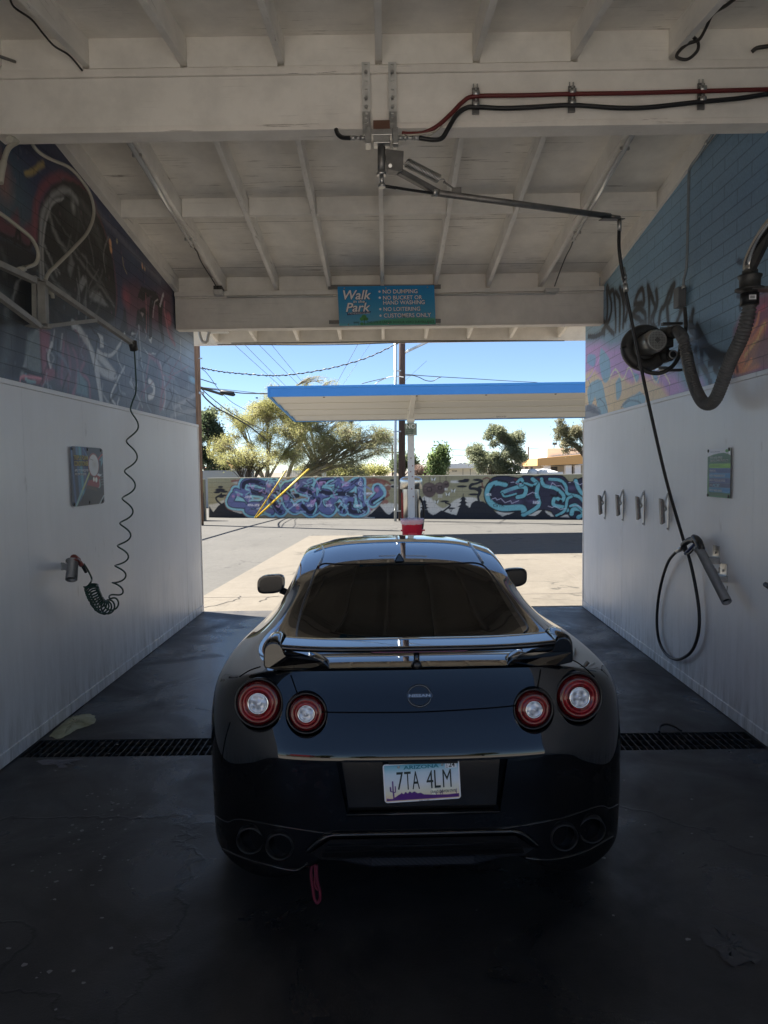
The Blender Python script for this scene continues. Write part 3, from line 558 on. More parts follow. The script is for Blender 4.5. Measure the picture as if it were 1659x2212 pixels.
tg = [((215, 1540), (240, 1380), (235, 1200)), ((240, 1190), (270, 1330), (250, 1440), (200, 1520)), ((262, 1230), (285, 1230), (300, 1400), (300, 1520)), ((300, 1230), (330, 1300), (328, 1510)), ((330, 1200), (360, 1330), (355, 1490)), ((350, 1220), (385, 1340), (385, 1380), (370, 1440)),
      ((440, 1310), (470, 1230), (500, 1215), (510, 1300)), ((440, 1320), (505, 1318)), ((410, 1480), (430, 1390), (470, 1355), (515, 1390), (520, 1480)), ((420, 1400), (470, 1430), (530, 1490)), ((538, 1190), (548, 1300), (545, 1470)), ((540, 1190), (580, 1310), (590, 1340), (570, 1480)), ((600, 1220), (605, 1330), (560, 1440), (600, 1500)), ((620, 1460), (630, 1380), (665, 1320), (700, 1220), (730, 1180)), ((730, 1185), (700, 1290), (680, 1340), (690, 1480)),
      ((740, 1500), (770, 1400), (800, 1340)), ((870, 1370), (860, 1460), (880, 1520), (960, 1620), (1040, 1680), (1110, 1705)), ((850, 1440), (850, 1500), (910, 1560)), ((890, 1530), (940, 1620), (1010, 1700), (1090, 1760)), ((900, 1480), (960, 1600)), ((840, 1600), (920, 1600), (930, 1740), (860, 1740)), ((740, 1740), (900, 1735)), ((900, 1620), (880, 1720), (905, 1840)), ((905, 1840), (860, 1760), (880, 1700)), ((990, 1760), (1090, 1740), (1030, 1790), (1100, 1860)), ((930, 1760), (970, 1830), (1000, 1900)), ((210, 1530), (150, 1560), (100, 1560)), ((215, 1450), (240, 1490), (285, 1540))]
for q in tg: Q.stroke(zr(*q), .075, BK, .55, 1.0)
for q in tg: Q.stroke(zr(*q), .058, (9, 10, 13), 1, .3)
Q.blob(zr((900, 1640))[0], (.28, .14), (30, 34, 42), .45); Q.blob(zr((480, 1470))[0], (.5, .1), (46, 58, 70), .5)
Q.stroke(zr((1205, 1000), (1225, 1010)), .04, (36, 50, 66)); Q.stroke(zr((1200, 1260), (1225, 1270)), .04, (36, 50, 66)); Q.stroke(zr((1215, 1330), (1218, 1355)), .03, (36, 50, 66)); Q.stroke(zr((1225, 980), (1250, 1000), (1245, 1060), (1215, 1050)), .012, (50, 74, 96), .6)
for i in range(220): Q.blob((random.uniform(4, 9), random.uniform(2.45, 4.2)), random.uniform(.01, .03), random.choice([(52, 78, 100), (84, 110, 130), (40, 60, 80)]), .3, 1)

gmQ = Q.c.mean(2, keepdims=True); Q.c = gmQ+(Q.c-gmQ)*.85
def side_wall(sgn):
    nm = 'wall'
    fx = (lambda Y, o=0: XL+o) if sgn < 0 else (lambda Y, o=0: WR(Y)-o)
    # hollow block wall body behind the painted face
    b = MB(); Ys = [0, 4.57, FY-.012]; th = .19*sgn
    vs = []
    for Y in Ys:
        for o in (.0, 1):
            x = fx(Y)+sgn*.003+o*th
            vs += [(x, Y, 0), (x, Y, roofline(Y)-.006)]
    fs = []
    for i in range(2):
        a = i*4; fs += [(a, a+4, a+5, a+1), (a+2, a+3, a+7, a+6), (a+1, a+5, a+7, a+3)]
    fs += [(0, 1, 3, 2), (8, 10, 11, 9)]
    lbl = 'left' if sgn < 0 else 'right'
    w_ = b.add(vs, fs).build('wall', mat('grey_block_'+lbl, (.22, .25, .29), .8), bay)
    Pt = P if sgn < 0 else Q
    painted_sheet('mural', Pt, 500, 170, (lambda a, b_: (fx(a), a, b_)), 'blockY', w_, lambda i, j: (3.2+(FY-3.2)*i, PH-.03+(roofline(3.2+(FY-3.2)*i)-PH+.02)*j))
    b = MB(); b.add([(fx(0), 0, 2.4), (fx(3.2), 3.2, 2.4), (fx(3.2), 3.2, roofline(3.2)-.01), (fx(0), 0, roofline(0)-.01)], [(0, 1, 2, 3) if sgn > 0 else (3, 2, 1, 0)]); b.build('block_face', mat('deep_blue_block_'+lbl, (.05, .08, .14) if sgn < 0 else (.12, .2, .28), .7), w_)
    # white sheets
    pn = MB(); Y = 0.0; edges = [0, .98, 1.90, 2.82, 3.74, 4.66, 5.58, 6.50, 7.42, 8.34, FY]
    t_ = .022
    for y0, y1 in zip(edges[:-1], edges[1:]):
        x0, x1 = fx(y0), fx(y1); s_ = -sgn
        g_ = .0006
        vs = [(x0+s_*(t_+random.uniform(0, .001)), y0+g_, .02), (x1+s_*t_, y1-g_, .02), (x1+s_*t_, y1-g_, PH-.035), (x0+s_*t_, y0+g_, PH-.035), (x0+s_*.001, y0+g_, .02), (x1+s_*.001, y1-g_, .02), (x1+s_*.001, y1-g_, PH-.035), (x0+s_*.001, y0+g_, PH-.035)]
        pn.add(vs, [(0, 1, 2, 3), (7, 6, 5, 4), (0, 3, 7, 4), (1, 5, 6, 2), (3, 2, 6, 7), (0, 4, 5, 1)])
    pn.build('wall_panel', 'sheet', w_)
    tr = MB(); s_ = -sgn
    def strip(y0, y1, z0, z1, t0):
        x0, x1 = fx(y0), fx(y1); vs = []
        for (x, y) in ((x0, y0), (x1, y1)): vs += [(x+s_*.001, y, z0), (x+s_*t0, y, z0), (x+s_*t0, y, z1), (x+s_*.001, y, z1)]
        tr.add(vs, [(0, 1, 2, 3), (7, 6, 5, 4), (0, 4, 5, 1), (1, 5, 6, 2), (2, 6, 7, 3), (3, 7, 4, 0)])
    strip(0, FY+.004, PH-.033, PH, .030); tr.build('top_trim', 'sheet', w_, bevel=.004)
    tr = MB(); strip(0, FY+.003, .004, .09, .030); tr.build('base_trim', 'sheet', w_, bevel=.003)
    tr = MB(); strip(FY-.03, FY+.006, .095, PH-.036, .028); tr.build('corner_trim', 'trim', w_, bevel=.003)
side_wall(-1); side_wall(1)
# ================================================================ STREET SIDE
gA = onG(451, 1117.3); gB = onG(1260, 1121.8); AB = (gB-gA); AB.z = 0; ABl = AB.length; ABd = AB/ABl; ABn = Vector((ABd.y, -ABd.x, 0))   # towards us
def mw(s, z, o=0): return gA+ABd*s+ABn*o+Vector((0, 0, z))
def mpx(x, y):
    p = plane(x, y, ABn, gA.dot(ABn)); return ((p-gA).dot(ABd), p.z)
MT = 1.56
def z2(*q): return [mpx(421.2+a*.2669, 998.9+b_*.2669) for a, b_ in q]
def z1(*q): return [mpx(810+a*.2929, 891+b_*.2929) for a, b_ in q]
T = Paint(-.1, 22, -.15, 1.65, .022, (150, 142, 104), 1.15)
for i in range(90): T.blob((random.uniform(0, 22), random.uniform(0, 1.6)), (random.uniform(.3, 1.2), random.uniform(.1, .3)), random.choice([(160, 152, 116), (136, 128, 92), (150, 140, 104)]), .5)
# pale clouds and dark hills
for q in (((116, 340), (180, 330), (260, 300), (330, 370), (420, 400), (420, 450), (116, 450)), ((300, 160), (340, 135), (380, 150), (360, 175)), ((1350, 330), (1450, 310), (1600, 330), (1660, 350), (1660, 450), (1350, 450)), ((1520, 190), (1600, 180), (1660, 200), (1650, 215))): T.poly(z2(*q), (196, 190, 176), .85, .06, True)
for q in (((330, 700), (360, 620), (420, 640), (470, 690), (520, 700), (600, 640), (700, 625), (760, 640), (830, 690), (830, 790), (330, 790)), ((0, 700), (60, 690), (150, 680), (150, 780), (0, 780)), ((870, 740), (950, 720), (1100, 740), (1240, 700), (1300, 740), (1560, 760), (1560, 790), (870, 790)), ((560, 500), (620, 500), (610, 520), (560, 515))): T.poly(z1(*q), (198, 192, 182), .9, .05, True)
K2 = (34, 36, 44)
for q in (((116, 450), (116, 350), (150, 400), (190, 350), (230, 325), (262, 318), (275, 370), (310, 395), (380, 415), (420, 425), (420, 450)), ((1390, 445), (1440, 400), (1495, 345), (1540, 400), (1575, 430), (1610, 400), (1665, 370), (1665, 450))): T.poly(z2(*q), K2, 1, .01)
T.stroke(z2((215, 340), (180, 310), (172, 285), (200, 270), (215, 255)), .07, K2, 1, .2)
for c, r in (((205, 225), (.26, .09)), ((180, 243), (.18, .05)), ((238, 238), (.2, .05)), ((208, 200), (.14, .05)), ((225, 268), (.24, .05)), ((215, 280), (.14, .04))): T.blob(z2(c)[0], r, K2, 1, .35)
for q in (((0, 790), (0, 740), (35, 690), (70, 745), (100, 760), (140, 720), (200, 760), (330, 760), (330, 745), (365, 720), (400, 735), (430, 760), (490, 720), (530, 735), (600, 760), (620, 700), (650, 690), (700, 700), (710, 670), (740, 650), (800, 655), (850, 690), (890, 730), (940, 770), (1000, 745), (1060, 720), (1100, 760), (1180, 765), (1240, 715), (1300, 770), (1400, 775), (1560, 790), (1560, 800), (0, 800)),):
    T.poly(z1(*q), K2, 1, .01)
for i in range(30): T.blob((random.uniform(8, 22), random.uniform(-.1, .15)), (.5, .08), K2, .5)
# pagodas, bent pine, lanterns, butterflies
def pagoda(cx, cy, s_):
    for k in range(3):
        w_ = (26+10*k)*s_; y = cy+(-60+28*k)*s_
        T.poly(z1((cx-w_, y+10*s_), (cx-w_*.4, y-8*s_), (cx, y-14*s_), (cx+w_*.4, y-8*s_), (cx+w_, y+10*s_)), K2, 1, .01); T.poly(z1((cx-w_*.55, y+8*s_), (cx+w_*.55, y+8*s_), (cx+w_*.55, y+24*s_), (cx-w_*.55, y+24*s_)), K2, 1, .01)
    T.stroke(z1((cx, cy-95*s_), (cx, cy-60*s_)), .025, K2, 1, .2); T.poly(z1((cx-32*s_, cy+20*s_), (cx+32*s_, cy+20*s_), (cx+44*s_, cy+60*s_), (cx-44*s_, cy+60*s_)), K2, 1, .01)
pagoda(366, 700, .75); pagoda(650, 690, .95); pagoda(1250, 725, .3)
T.stroke(z1((770, 665), (760, 620), (775, 590), (740, 565), (700, 560), (710, 535), (760, 520), (790, 505)), .10, K2, 1, .2); T.stroke(z1((740, 565), (780, 570), (765, 610)), .1, K2, 1, .2)
for c, r in (((650, 505), (.24, .06)), ((672, 495), (.14, .05)), ((640, 547), (.22, .05)), ((755, 495), (.2, .05)), ((730, 605), (.24, .05)), ((785, 552), (.14, .04)), ((515, 655), (.2, .04)), ((560, 705), (.18, .04)), ((135, 498), (.16, .05)), ((140, 548), (.16, .05)), ((760, 690), (.30, .16))): T.blob(z1(c)[0], r, K2, 1, .3)
T.stroke(z1((500, 730), (540, 700), (555, 680), (520, 665)), .06, K2, 1, .2)
for (c, r, hx) in (((402, 570), 52, 1), ((480, 558), 42, .9), ((524, 530), 26, .7)):
    p = z1(c)[0]; rr = r*.2929/56; T.blob(p, (rr, rr*1.12), (96, 78, 72), 1, .12); T.blob((p[0]-rr*.2, p[1]+rr*.3), rr*.7, (140, 116, 104), .6)
    T.stroke([(p[0], p[1]+rr), (p[0], 1.56)], .02, (50, 40, 40), .9, .2)
    for k in (-.4, 0, .4): T.stroke([(p[0]-rr*.85, p[1]+k*rr), (p[0]+rr*.85, p[1]+k*rr)], .015, (70, 54, 50), .7)
    for k in (-.3, -.1, .1, .3): T.stroke([(p[0]+k*rr, p[1]-rr*1.1), (p[0]+k*rr, p[1]-rr*1.6)], .02, (210, 206, 200), .8)
    T.stroke([(p[0]-rr*.3, p[1]+rr*.25), (p[0]+rr*.3, p[1]+rr*.25), (p[0]+rr*.3, p[1]-rr*.2), (p[0]-rr*.3, p[1]-rr*.2), (p[0]-rr*.3, p[1]+rr*.25)], .03, (44, 34, 36), .9, .2, False)
for c in ((537, 605), (577, 580), (455, 660), (432, 493)):
    p = z1(c)[0]; T.poly([(p[0]-.09, p[1]+.08), (p[0], p[1]), (p[0]+.09, p[1]+.09), (p[0]+.05, p[1]-.06), (p[0], p[1]), (p[0]-.05, p[1]-.07)], (206, 206, 200), 1, .01); T.stroke([(p[0]-.03, p[1]-.06), (p[0]+.02, p[1]+.07)], .02, K2)
# first piece: purple interlocking letters with pale blue outline
PURP = (92, 100, 150); TEAL = (124, 184, 194); RUST = (132, 72, 58); DK = (36, 36, 54)
body = [((560, 175), (470, 150), (400, 165), (395, 215), (470, 235), (560, 250), (590, 290), (540, 340), (450, 345), (425, 385), (470, 405), (560, 380), (620, 400)),
        ((310, 270), (290, 330), (390, 345)), ((330, 235), (400, 265), (430, 300)),
        ((600, 165), (600, 250), (640, 330), (690, 400), (720, 360)), ((640, 160), (680, 250), (740, 200), (840, 160)), ((740, 190), (740, 300), (800, 380), (850, 350)),
        ((930, 150), (860, 165), (845, 215), (930, 240), (960, 290), (930, 350), (870, 340)), ((870, 360), (930, 405), (980, 380)),
        ((1110, 150), (1020, 160), (1000, 230), (1080, 250), (1010, 280), (1020, 360), (1080, 400), (1110, 370)),
        ((1160, 150), (1150, 260), (1100, 330), (1080, 390)), ((1310, 160), (1250, 200), (1180, 250), (1230, 320), (1200, 390)), ((1340, 150), (1340, 300), (1370, 380), (1300, 400), (1250, 370), (1260, 300)),
        ((1480, 215), (1500, 250), (1440, 320))]
BW = .27
for q in body: T.stroke(z2(*q), BW+.26, RUST, .95, .12)
for i in range(46):
    q = random.choice([(350, 150), (320, 220), (300, 350), (380, 380), (600, 420), (960, 415), (1400, 380), (1540, 300), (1550, 250), (1530, 190), (1440, 160)]); T.blob(z2((q[0]+random.uniform(-40, 40), q[1]+random.uniform(-25, 25)))[0], random.uniform(.03, .12), random.choice([RUST, (150, 90, 74)]), .85, .3)
for q in (((300, 150), (360, 145), (400, 160)), ((1380, 180), (1440, 160), (1490, 155)), ((1440, 130), (1540, 150), (1580, 180))): T.stroke(z2(*q), .09, RUST, .9, .4)
for q in body: T.stroke(z2(*q), BW+.20, TEAL, 1, .08)
for q in body: T.stroke(z2(*q), BW+.03, DK, 1, .1)
for q in body: T.stroke(z2(*q), BW-.03, PURP, 1, .15)
for q in (((390, 200), (400, 165), (470, 150), (560, 175)), ((460, 225), (470, 240), (560, 250), (660, 240), (760, 245)), ((600, 250), (620, 300)), ((860, 220), (930, 240), (960, 290)), ((1000, 160), (1110, 150)), ((1000, 230), (1080, 250), (1200, 255), (1300, 265)), ((870, 350), (930, 405), (985, 370), (1000, 300)), ((1250, 330), (1260, 390), (1330, 400), (1380, 370)), ((1150, 340), (1200, 390)), ((640, 330), (690, 400)), ((1440, 320), (1520, 290)), ((760, 280), (830, 270))):
    T.stroke(z2(*q), .17, DK, .95, .25)
for q in (((420, 180), (410, 215), (440, 225)), ((330, 240), (380, 262)), ((600, 145), (700, 150)), ((700, 300), (720, 350), (740, 380)), ((1050, 200), (1075, 160), (1120, 140)), ((980, 330), (985, 370), (960, 420)), ((1160, 200), (1130, 240)), ((1280, 230), (1300, 200)), ((1500, 190), (1535, 260), (1450, 330)), ((440, 310), (480, 300)), ((560, 360), (600, 350)), ((1330, 290), (1345, 350)), ((860, 300), (880, 330)), ((560, 400), (610, 425))): T.stroke(z2(*q), .07, TEAL, .95, .2)
for c, r, cl in (((600, 185), .12, (176, 120, 160)), ((740, 285), .14, (150, 110, 160)), ((1020, 170), .12, (170, 120, 160)), ((830, 365), .1, (170, 100, 140)), ((950, 320), .1, (160, 110, 160)), ((1470, 225), .12, (170, 110, 150)), ((1220, 290), .1, (100, 130, 180)), ((350, 262), .1, (150, 120, 170)), ((310, 275), .08, (160, 120, 170)), ((1270, 155), .07, (50, 46, 80)), ((1080, 330), .14, (150, 110, 170)), ((520, 180), .08, (60, 50, 80))): T.blob(z2(c)[0], r, cl, .9, .5)
PKL = (176, 140, 190)
for q in (((985, 150), (1000, 180), (1010, 215)), ((1010, 160), (1050, 155), (1055, 165)), ((820, 160), (810, 210), (835, 190)), ((1190, 200), (1230, 165), (1215, 190), (1240, 185)), ((690, 330), (680, 360), (660, 350)), ((940, 330), (975, 300), (960, 340)), ((440, 170), (465, 215), (475, 190))): T.stroke(z2(*q), .05, PKL, .9, .3)
for (c, w_) in (((740, 195), 30), ((915, 180), 34), ((1125, 212), 28), ((540, 335), 34), ((1185, 375), 30), ((1060, 320), 24)):
    for o in (0, 9): T.stroke(z2((c[0]-w_/2+o, c[1]-w_/2+o), (c[0]+w_/2+o, c[1]-w_/2+o), (c[0]+w_/2+o, c[1]+w_/2+o), (c[0]-w_/2+o, c[1]+w_/2+o), (c[0]-w_/2+o, c[1]-w_/2+o)), .024, (40, 40, 70), .8, .2, False)
rt_ = random.Random(4)
for k in range(120):     # small highlights, shadows and bubbles inside both pieces
    cx_, cy_ = (rt_.uniform(400, 1420), rt_.uniform(150, 400)); q = [(cx_, cy_), (cx_+rt_.uniform(-30, 30), cy_+rt_.uniform(-25, 25)), (cx_+rt_.uniform(-45, 45), cy_+rt_.uniform(-45, 45))]
    T.stroke(z2(*q), rt_.uniform(.02, .06), rt_.choice([TEAL, DK, (150, 170, 200), (120, 130, 180), (160, 130, 180), (70, 90, 130)]), .75, .3)
def scrawl(fn, x, y, word, s_, col):
    seg = {'W': [(0, 0, .2, 1, .5, .3, .8, 1, 1, 0)], 'S': [(1, 0, .2, .1, .3, .45, .9, .6, .6, 1, 0, .9)], 'C': [(1, .1, .2, .2, .1, .8, 1, 1)], 'O': [(.5, 0, .05, .5, .5, 1, .95, .5, .5, 0)], 'F': [(.2, 1, .2, 0, 1, 0), (.2, .5, .8, .5)], 'E': [(1, 0, .2, .1, .2, .9, 1, 1), (.2, .5, .8, .5)], 'T': [(0, 0, 1, 0), (.5, 0, .5, 1)], 'P': [(.1, 1, .1, 0, .9, .2, .7, .6, .1, .6)], 'V': [(0, 0, .5, 1, 1, 0)], 'Y': [(0, 0, .5, .5), (1, 0, .3, 1)], 'N': [(.1, 1, .1, 0, .9, 1, .9, 0)], 'M': [(0, 1, .1, 0, .5, .6, .9, 0, 1, 1)], 'A': [(0, 1, .5, 0, 1, 1), (.2, .6, .8, .6)], 'J': [(.8, 0, .7, .9, .1, .8)], 'R': [(.1, 1, .1, 0, .9, .2, .2, .5, 1, 1)], 'U': [(0, 0, .2, 1, .8, 1, 1, 0)], 'K': [(.1, 0, .1, 1), (1, 0, .1, .5, 1, 1)], '.': [(.3, .6, .5, .6)]}
    for i, ch in enumerate(word):
        for q in seg[ch]: T.stroke(fn(*[(x+(i*1.15+q[k])*s_, y+(q[k+1])*s_*1.15) for k in range(0, len(q), 2)]), .022, col, .95, .3, False)
LT = (210, 210, 225)
scrawl(z2, 795, 335, 'WSC', 14, LT); scrawl(z2, 905, 340, 'OFE.', 14, LT); scrawl(z2, 1060, 340, 'OTP', 15, LT); scrawl(z2, 1285, 342, '.YPN.', 12, LT); scrawl(z2, 428, 338, 'MTA.NTS', 12, LT); scrawl(z2, 1388, 243, 'WOA.', 14, LT); scrawl(z2, 400, 272, 'JSOR', 13, LT)
T.blob(z2((1338, 172))[0], .10, LT, 1, .2); T.blob(z2((1338, 172))[0], .075, (100, 90, 140), 1, .2); scrawl(z2, 1333, 167, 'C', 9, LT)
# second piece: black letters with turquoise
TQ = (92, 168, 178); NV = (46, 46, 66)
sil = z1((820, 560), (870, 490), (960, 475), (1060, 490), (1110, 470), (1180, 480), (1240, 470), (1300, 470), (1380, 475), (1440, 520), (1560, 480), (1700, 500), (1800, 560), (1850, 640), (1800, 720), (1600, 780), (1460, 775), (1420, 740), (1340, 765), (1300, 720), (1200, 710), (1100, 760), (1090, 720), (960, 725), (870, 700), (820, 640))
T.poly(sil, (24, 24, 34), 1, .02, True, .06); T.poly(sil, NV, 1, .02, True, .02)
for q, w_ in ((((960, 530), (900, 520), (850, 545), (830, 600), (850, 660), (900, 695), (960, 705), (1080, 700), (1100, 740)), .2), (((940, 590), (1060, 550), (1110, 560), (1100, 610), (1050, 625)), .13), (((1160, 490), (1200, 530), (1190, 600), (1210, 680), (1110, 750), (1090, 755)), .13), (((1050, 510), (1080, 490), (1090, 530), (1070, 540)), .1), (((1100, 520), (1160, 540), (1190, 520)), .08), (((1230, 490), (1250, 540), (1330, 560), (1390, 610), (1380, 650), (1330, 630), (1320, 680), (1400, 700), (1420, 720)), .12),
    (((1290, 490), (1370, 500), (1410, 550), (1420, 600), (1500, 620), (1540, 660)), .1), (((1480, 500), (1500, 560), (1540, 600), (1560, 500)), .12), (((1450, 750), (1460, 715), (1500, 710), (1540, 740), (1500, 775)), .14), (((1440, 690), (1480, 680), (1530, 720)), .08), (((1340, 760), (1400, 720), (1420, 640), (1450, 620)), .09), (((1600, 520), (1640, 600), (1620, 700), (1700, 740)), .16), (((1700, 520), (1760, 560), (1740, 660)), .14), (((1040, 600), (960, 620), (940, 600)), .06)):
    T.stroke(z1(*q), w_+.05, (20, 20, 30), 1, .15); T.stroke(z1(*q), w_, TQ, 1, .15)
for q in (((880, 540), (850, 590), (860, 640)), ((1170, 545), (1160, 570), (1140, 560)), ((1350, 590), (1340, 620), (1300, 610)), ((1070, 510), (1085, 525)), ((910, 500), (960, 510), (990, 530)), ((1130, 640), (1200, 640)), ((1260, 520), (1250, 500))): T.stroke(z1(*q), .07, (22, 22, 32), .9, .3)
for c, r in (((1000, 580), .3), ((1300, 520), .3), ((1160, 650), .25), ((1040, 660), .3), ((1450, 560), .25), ((1560, 640), .3)): T.blob(z1(c)[0], (r, r*.5), (96, 86, 130), .5)
for q in (((860, 640), (890, 630), (900, 645), (930, 635), (960, 665), (1000, 650), (1010, 670), (1060, 650)), ((985, 520), (1020, 510), (1050, 530), (1080, 525)), ((1290, 560), (1310, 520), (1340, 545), (1370, 540), (1400, 580)), ((1430, 520), (1470, 510), (1510, 535), (1540, 520)), ((1280, 690), (1310, 700), (1330, 690), (1370, 715), (1410, 705)), ((1460, 690), (1500, 685), (1520, 700)), ((1120, 610), (1160, 590), (1190, 600))): T.stroke(z1(*q), .018, (196, 190, 214), .85, .3, False)
T.blob(z1((1370, 655))[0], .07, (20, 20, 30), 1, .2)
scrawl(z1, 872, 672, 'CVTR', 18, (28, 30, 40)); scrawl(z1, 1165, 655, 'NEW', 14, (196, 196, 210)); scrawl(z1, 1470, 725, 'MP', 20, (30, 30, 40)); scrawl(z1, 822, 600, 'OTR', 11, (190, 200, 205))
for q in (((800, 490), (830, 480), (860, 500)), ((1030, 490), (1045, 500)), ((1200, 490), (1220, 500)), ((790, 520), (800, 560))): T.stroke(z1(*q), .05, (110, 40, 40), .8, .5)
for c in ((1030, 765), (560, 730)): T.stroke(z1((c[0]-10, c[1]-25), c, (c[0]+10, c[1]-20)), .02, K2)
T.c *= (0.93+.14*RNG.rand(*T.c.shape[:2]))[..., None]
gm_ = T.c.mean(2, keepdims=True); T.c = (gm_+(T.c-gm_)*.80)*1.12
wall = thing('street_wall', 'low tan block wall across the lot covered in purple, turquoise and black graffiti', 'mural wall', tuple(mw(7, 0)))
b = MB(); a0, a1 = mw(0, -.1, -.002), mw(20, -.1, -.002); b0, b1 = mw(0, -.1, -.2), mw(20, -.1, -.2); up = Vector((0, 0, MT+.1-.005))
b.add([a0, a1, b1, b0, a0+up, a1+up, b1+up, b0+up], [(0, 4, 5, 1), (1, 5, 6, 2), (2, 6, 7, 3), (3, 7, 4, 0), (4, 7, 6, 5)]).build('block_wall', mat('tan_block', (.30, .27, .19), .85), wall)
painted_sheet('mural', T, 900, 74, lambda a, b_: mw(a, b_, .003), 'blockX', wall, lambda i, j: (20*i, -.1+(MT+.1)*j))
b = MB(); c0 = mw(-.02, MT, .012); c1 = mw(20, MT, .012); d0 = mw(-.02, MT, -.21); d1 = mw(20, MT, -.21); u = Vector((0, 0, .03)); b.add([c0, c1, d1, d0, c0+u, c1+u, d1+u, d0+u], [(0, 1, 2, 3), (4, 7, 6, 5), (0, 4, 5, 1), (1, 5, 6, 2), (2, 6, 7, 3), (3, 7, 4, 0)]); b.build('capping', mat('wall_cap', (.46, .43, .33), .85), wall)
# short wall return at far left
T2 = Paint(0, 6, 0, 1.6, .03, (128, 120, 86), 1.5)
for q in (((5.9, .1), (5.75, .5), (5.9, .9), (5.8, 1.2)), ((5.6, .1), (5.7, .6), (5.55, 1.0)), ((5.95, .2), (5.9, .8)), ((5.2, .2), (5.4, .7), (5.2, 1.2))): T2.stroke(list(q), .14, (40, 40, 50), 1, .3)
T2.poly([(4, 0), (5.5, .3), (6, .2), (6, 0)], (36, 38, 46), 1, .05)
e = onG(443.5, 1124); t = thing('short_wall', 'short end of tan graffiti wall beside the wooden pole at far left', 'wall', (e.x-1, e.y, 0))
MB().box(e.x-6, e.x, e.y+.003, e.y+.2, -.1, 1.56).build('block_wall', mat('tan_block_short', (.30, .27, .19), .85), t)
painted_sheet('mural', T2, 120, 32, lambda a, b_: (e.x-6+a, e.y, b_), 'blockX', t, lambda i, j: (6*i, 1.56*j))
g0 = onG(447, 1112); t = MB().box(g0.x-9, g0.x+.9, g0.y+6, g0.y+6.2, 0, 1.9).build('back_fence', mat('pale_fence', (.45, .44, .40), .8)); tag(t, 'pale grey block fence seen through the gap behind the short wall', 'fence')

# ---- canopy over the vacuum island
CYN, CYF = 15.9, 20.4
n0 = onY(570, 858, CYN); n1 = onY(570, 835, CYN); f0 = onY(650, 912, CYF)
t = thing('vacuum_canopy', 'flat steel canopy with bright blue fascia and white ribbed underside over the vacuum island', 'canopy', (5, 18.2, 0))
zn, zt_, zf = n0.z, n1.z, f0.z+.03; cxl = (n0.x+f0.x)/2; cxr = 16
bl = spotted('blue_fascia_paint', (.055, .29, .74), (.065, .31, .78), 2, .5, bs=.02)
b = MB(); b.box(cxl, cxr, CYN-.05, CYN, zn, zt_-.055); b.build('near_fascia', bl, t)
b = MB(); b.box(cxl-.01, cxr, CYN-.062, CYN+.02, zt_-.052, zt_); b.build('fascia_edge', mat('blue_edge', (.06, .33, .80), .5), t)
b = MB(); vs = []
for x in (cxl-.05, cxl-.004):
    vs += [(x, CYN-.05, zn), (x, CYN-.05, zt_-.003), (x, CYF+.05, zf+.26), (x, CYF+.05, zf-.02)]
b.add(vs, [(0, 3, 2, 1), (4, 5, 6, 7), (0, 1, 5, 4), (1, 2, 6, 5), (2, 3, 7, 6), (3, 0, 4, 7)]); b.build('end_fascia', bl, t)
MB().box(cxl, cxr, CYF+.002, CYF+.05, zf-.02, zf+.24).build('far_fascia', bl, t)
cw = mat('white_canopy_steel', (.74, .72, .66), .5)
b = MB(); nb = 4
for k in range(nb):              # stepped pans running along the canopy
    ya, yb2 = CYN+(CYF-CYN)*k/nb, CYN+(CYF-CYN)*(k+1)/nb; za, zc = zn+(zf-zn)*k/nb, zn+(zf-zn)*(k+1)/nb
    b.add([(cxl, ya+.004, za+.06), (cxr, ya+.004, za+.06), (cxr, yb2, zc+.02), (cxl, yb2, zc+.02)], [(0, 3, 2, 1)]); b.box(cxl, cxr, yb2-.03, yb2, zc+.004, zc+.018)
b.build('roof_pan', cw, t)
b = MB(); b.add([(cxl, CYN, zt_-.06), (cxr, CYN, zt_-.06), (cxr, CYF, zf+.2), (cxl, CYF, zf+.2)], [(0, 1, 2, 3)]); b.build('roof_deck', cw, t)
def canopy_post(px, name='post'):
    p = onY(px, 1000, 18.2)
    o = MB().box(p.x-.085, p.x+.085, 18.12, 18.28, 0, zf+.1).build(name, spotted('white_post_paint', (.62, .62, .60), (.70, .69, .67), 8, .5), t, bevel=.006)
    b = MB(); h = .09; vs = []
    for x in (p.x-.05, p.x+.05): vs += [(x, CYN+.2, zn+.06), (x, CYN+.2, zn-.02), (x, 17.9, zf-.13), (x, 18.5, zf-.13), (x, CYF-.1, zf-.0), (x, CYF-.1, zf+.03)]
    b.add(vs, [(5, 4, 3, 2, 1, 0), (6, 7, 8, 9, 10, 11)]+[(i, (i+1) % 6, 6+(i+1) % 6, 6+i) for i in range(6)]); b.build('bracket_arm', cw, o)
    MB().box(p.x-.10, p.x+.10, 18.08, 18.115, zf-.22, zf+.06).build('head_plate', cw, o, bevel=.004)
    for k in range(8): pass
    return p
pp = canopy_post(888); canopy_post(1500, 'post')
o = MB().box(pp.x-.01, pp.x+.02, 18.116, 18.119, 1.3, 1.34); 
for (a, c_) in ((.02, 1.9), (-.03, 1.75), (.01, 1.62), (.03, 1.1), (-.02, 2.1)): o.box(pp.x+a, pp.x+a+.03, 18.115, 18.119, c_, c_+.035)
o.build('sticker_scraps', mat('sticker_scraps', (.32, .20, .18), .7), t)
for k, (x, y) in enumerate(((1004+0, 0),)): pass
for (x, y) in ((555, 866), (700, 864), (900, 861), (1050, 858), (1200, 856)): q = onY(x, y, 16.3); MB().lathe((q.x, q.y, zn+.04), (0, 0, -1), [(0, .03), (.02, .03), (.03, .0)], 8).build('drain_hole', 'black', t)
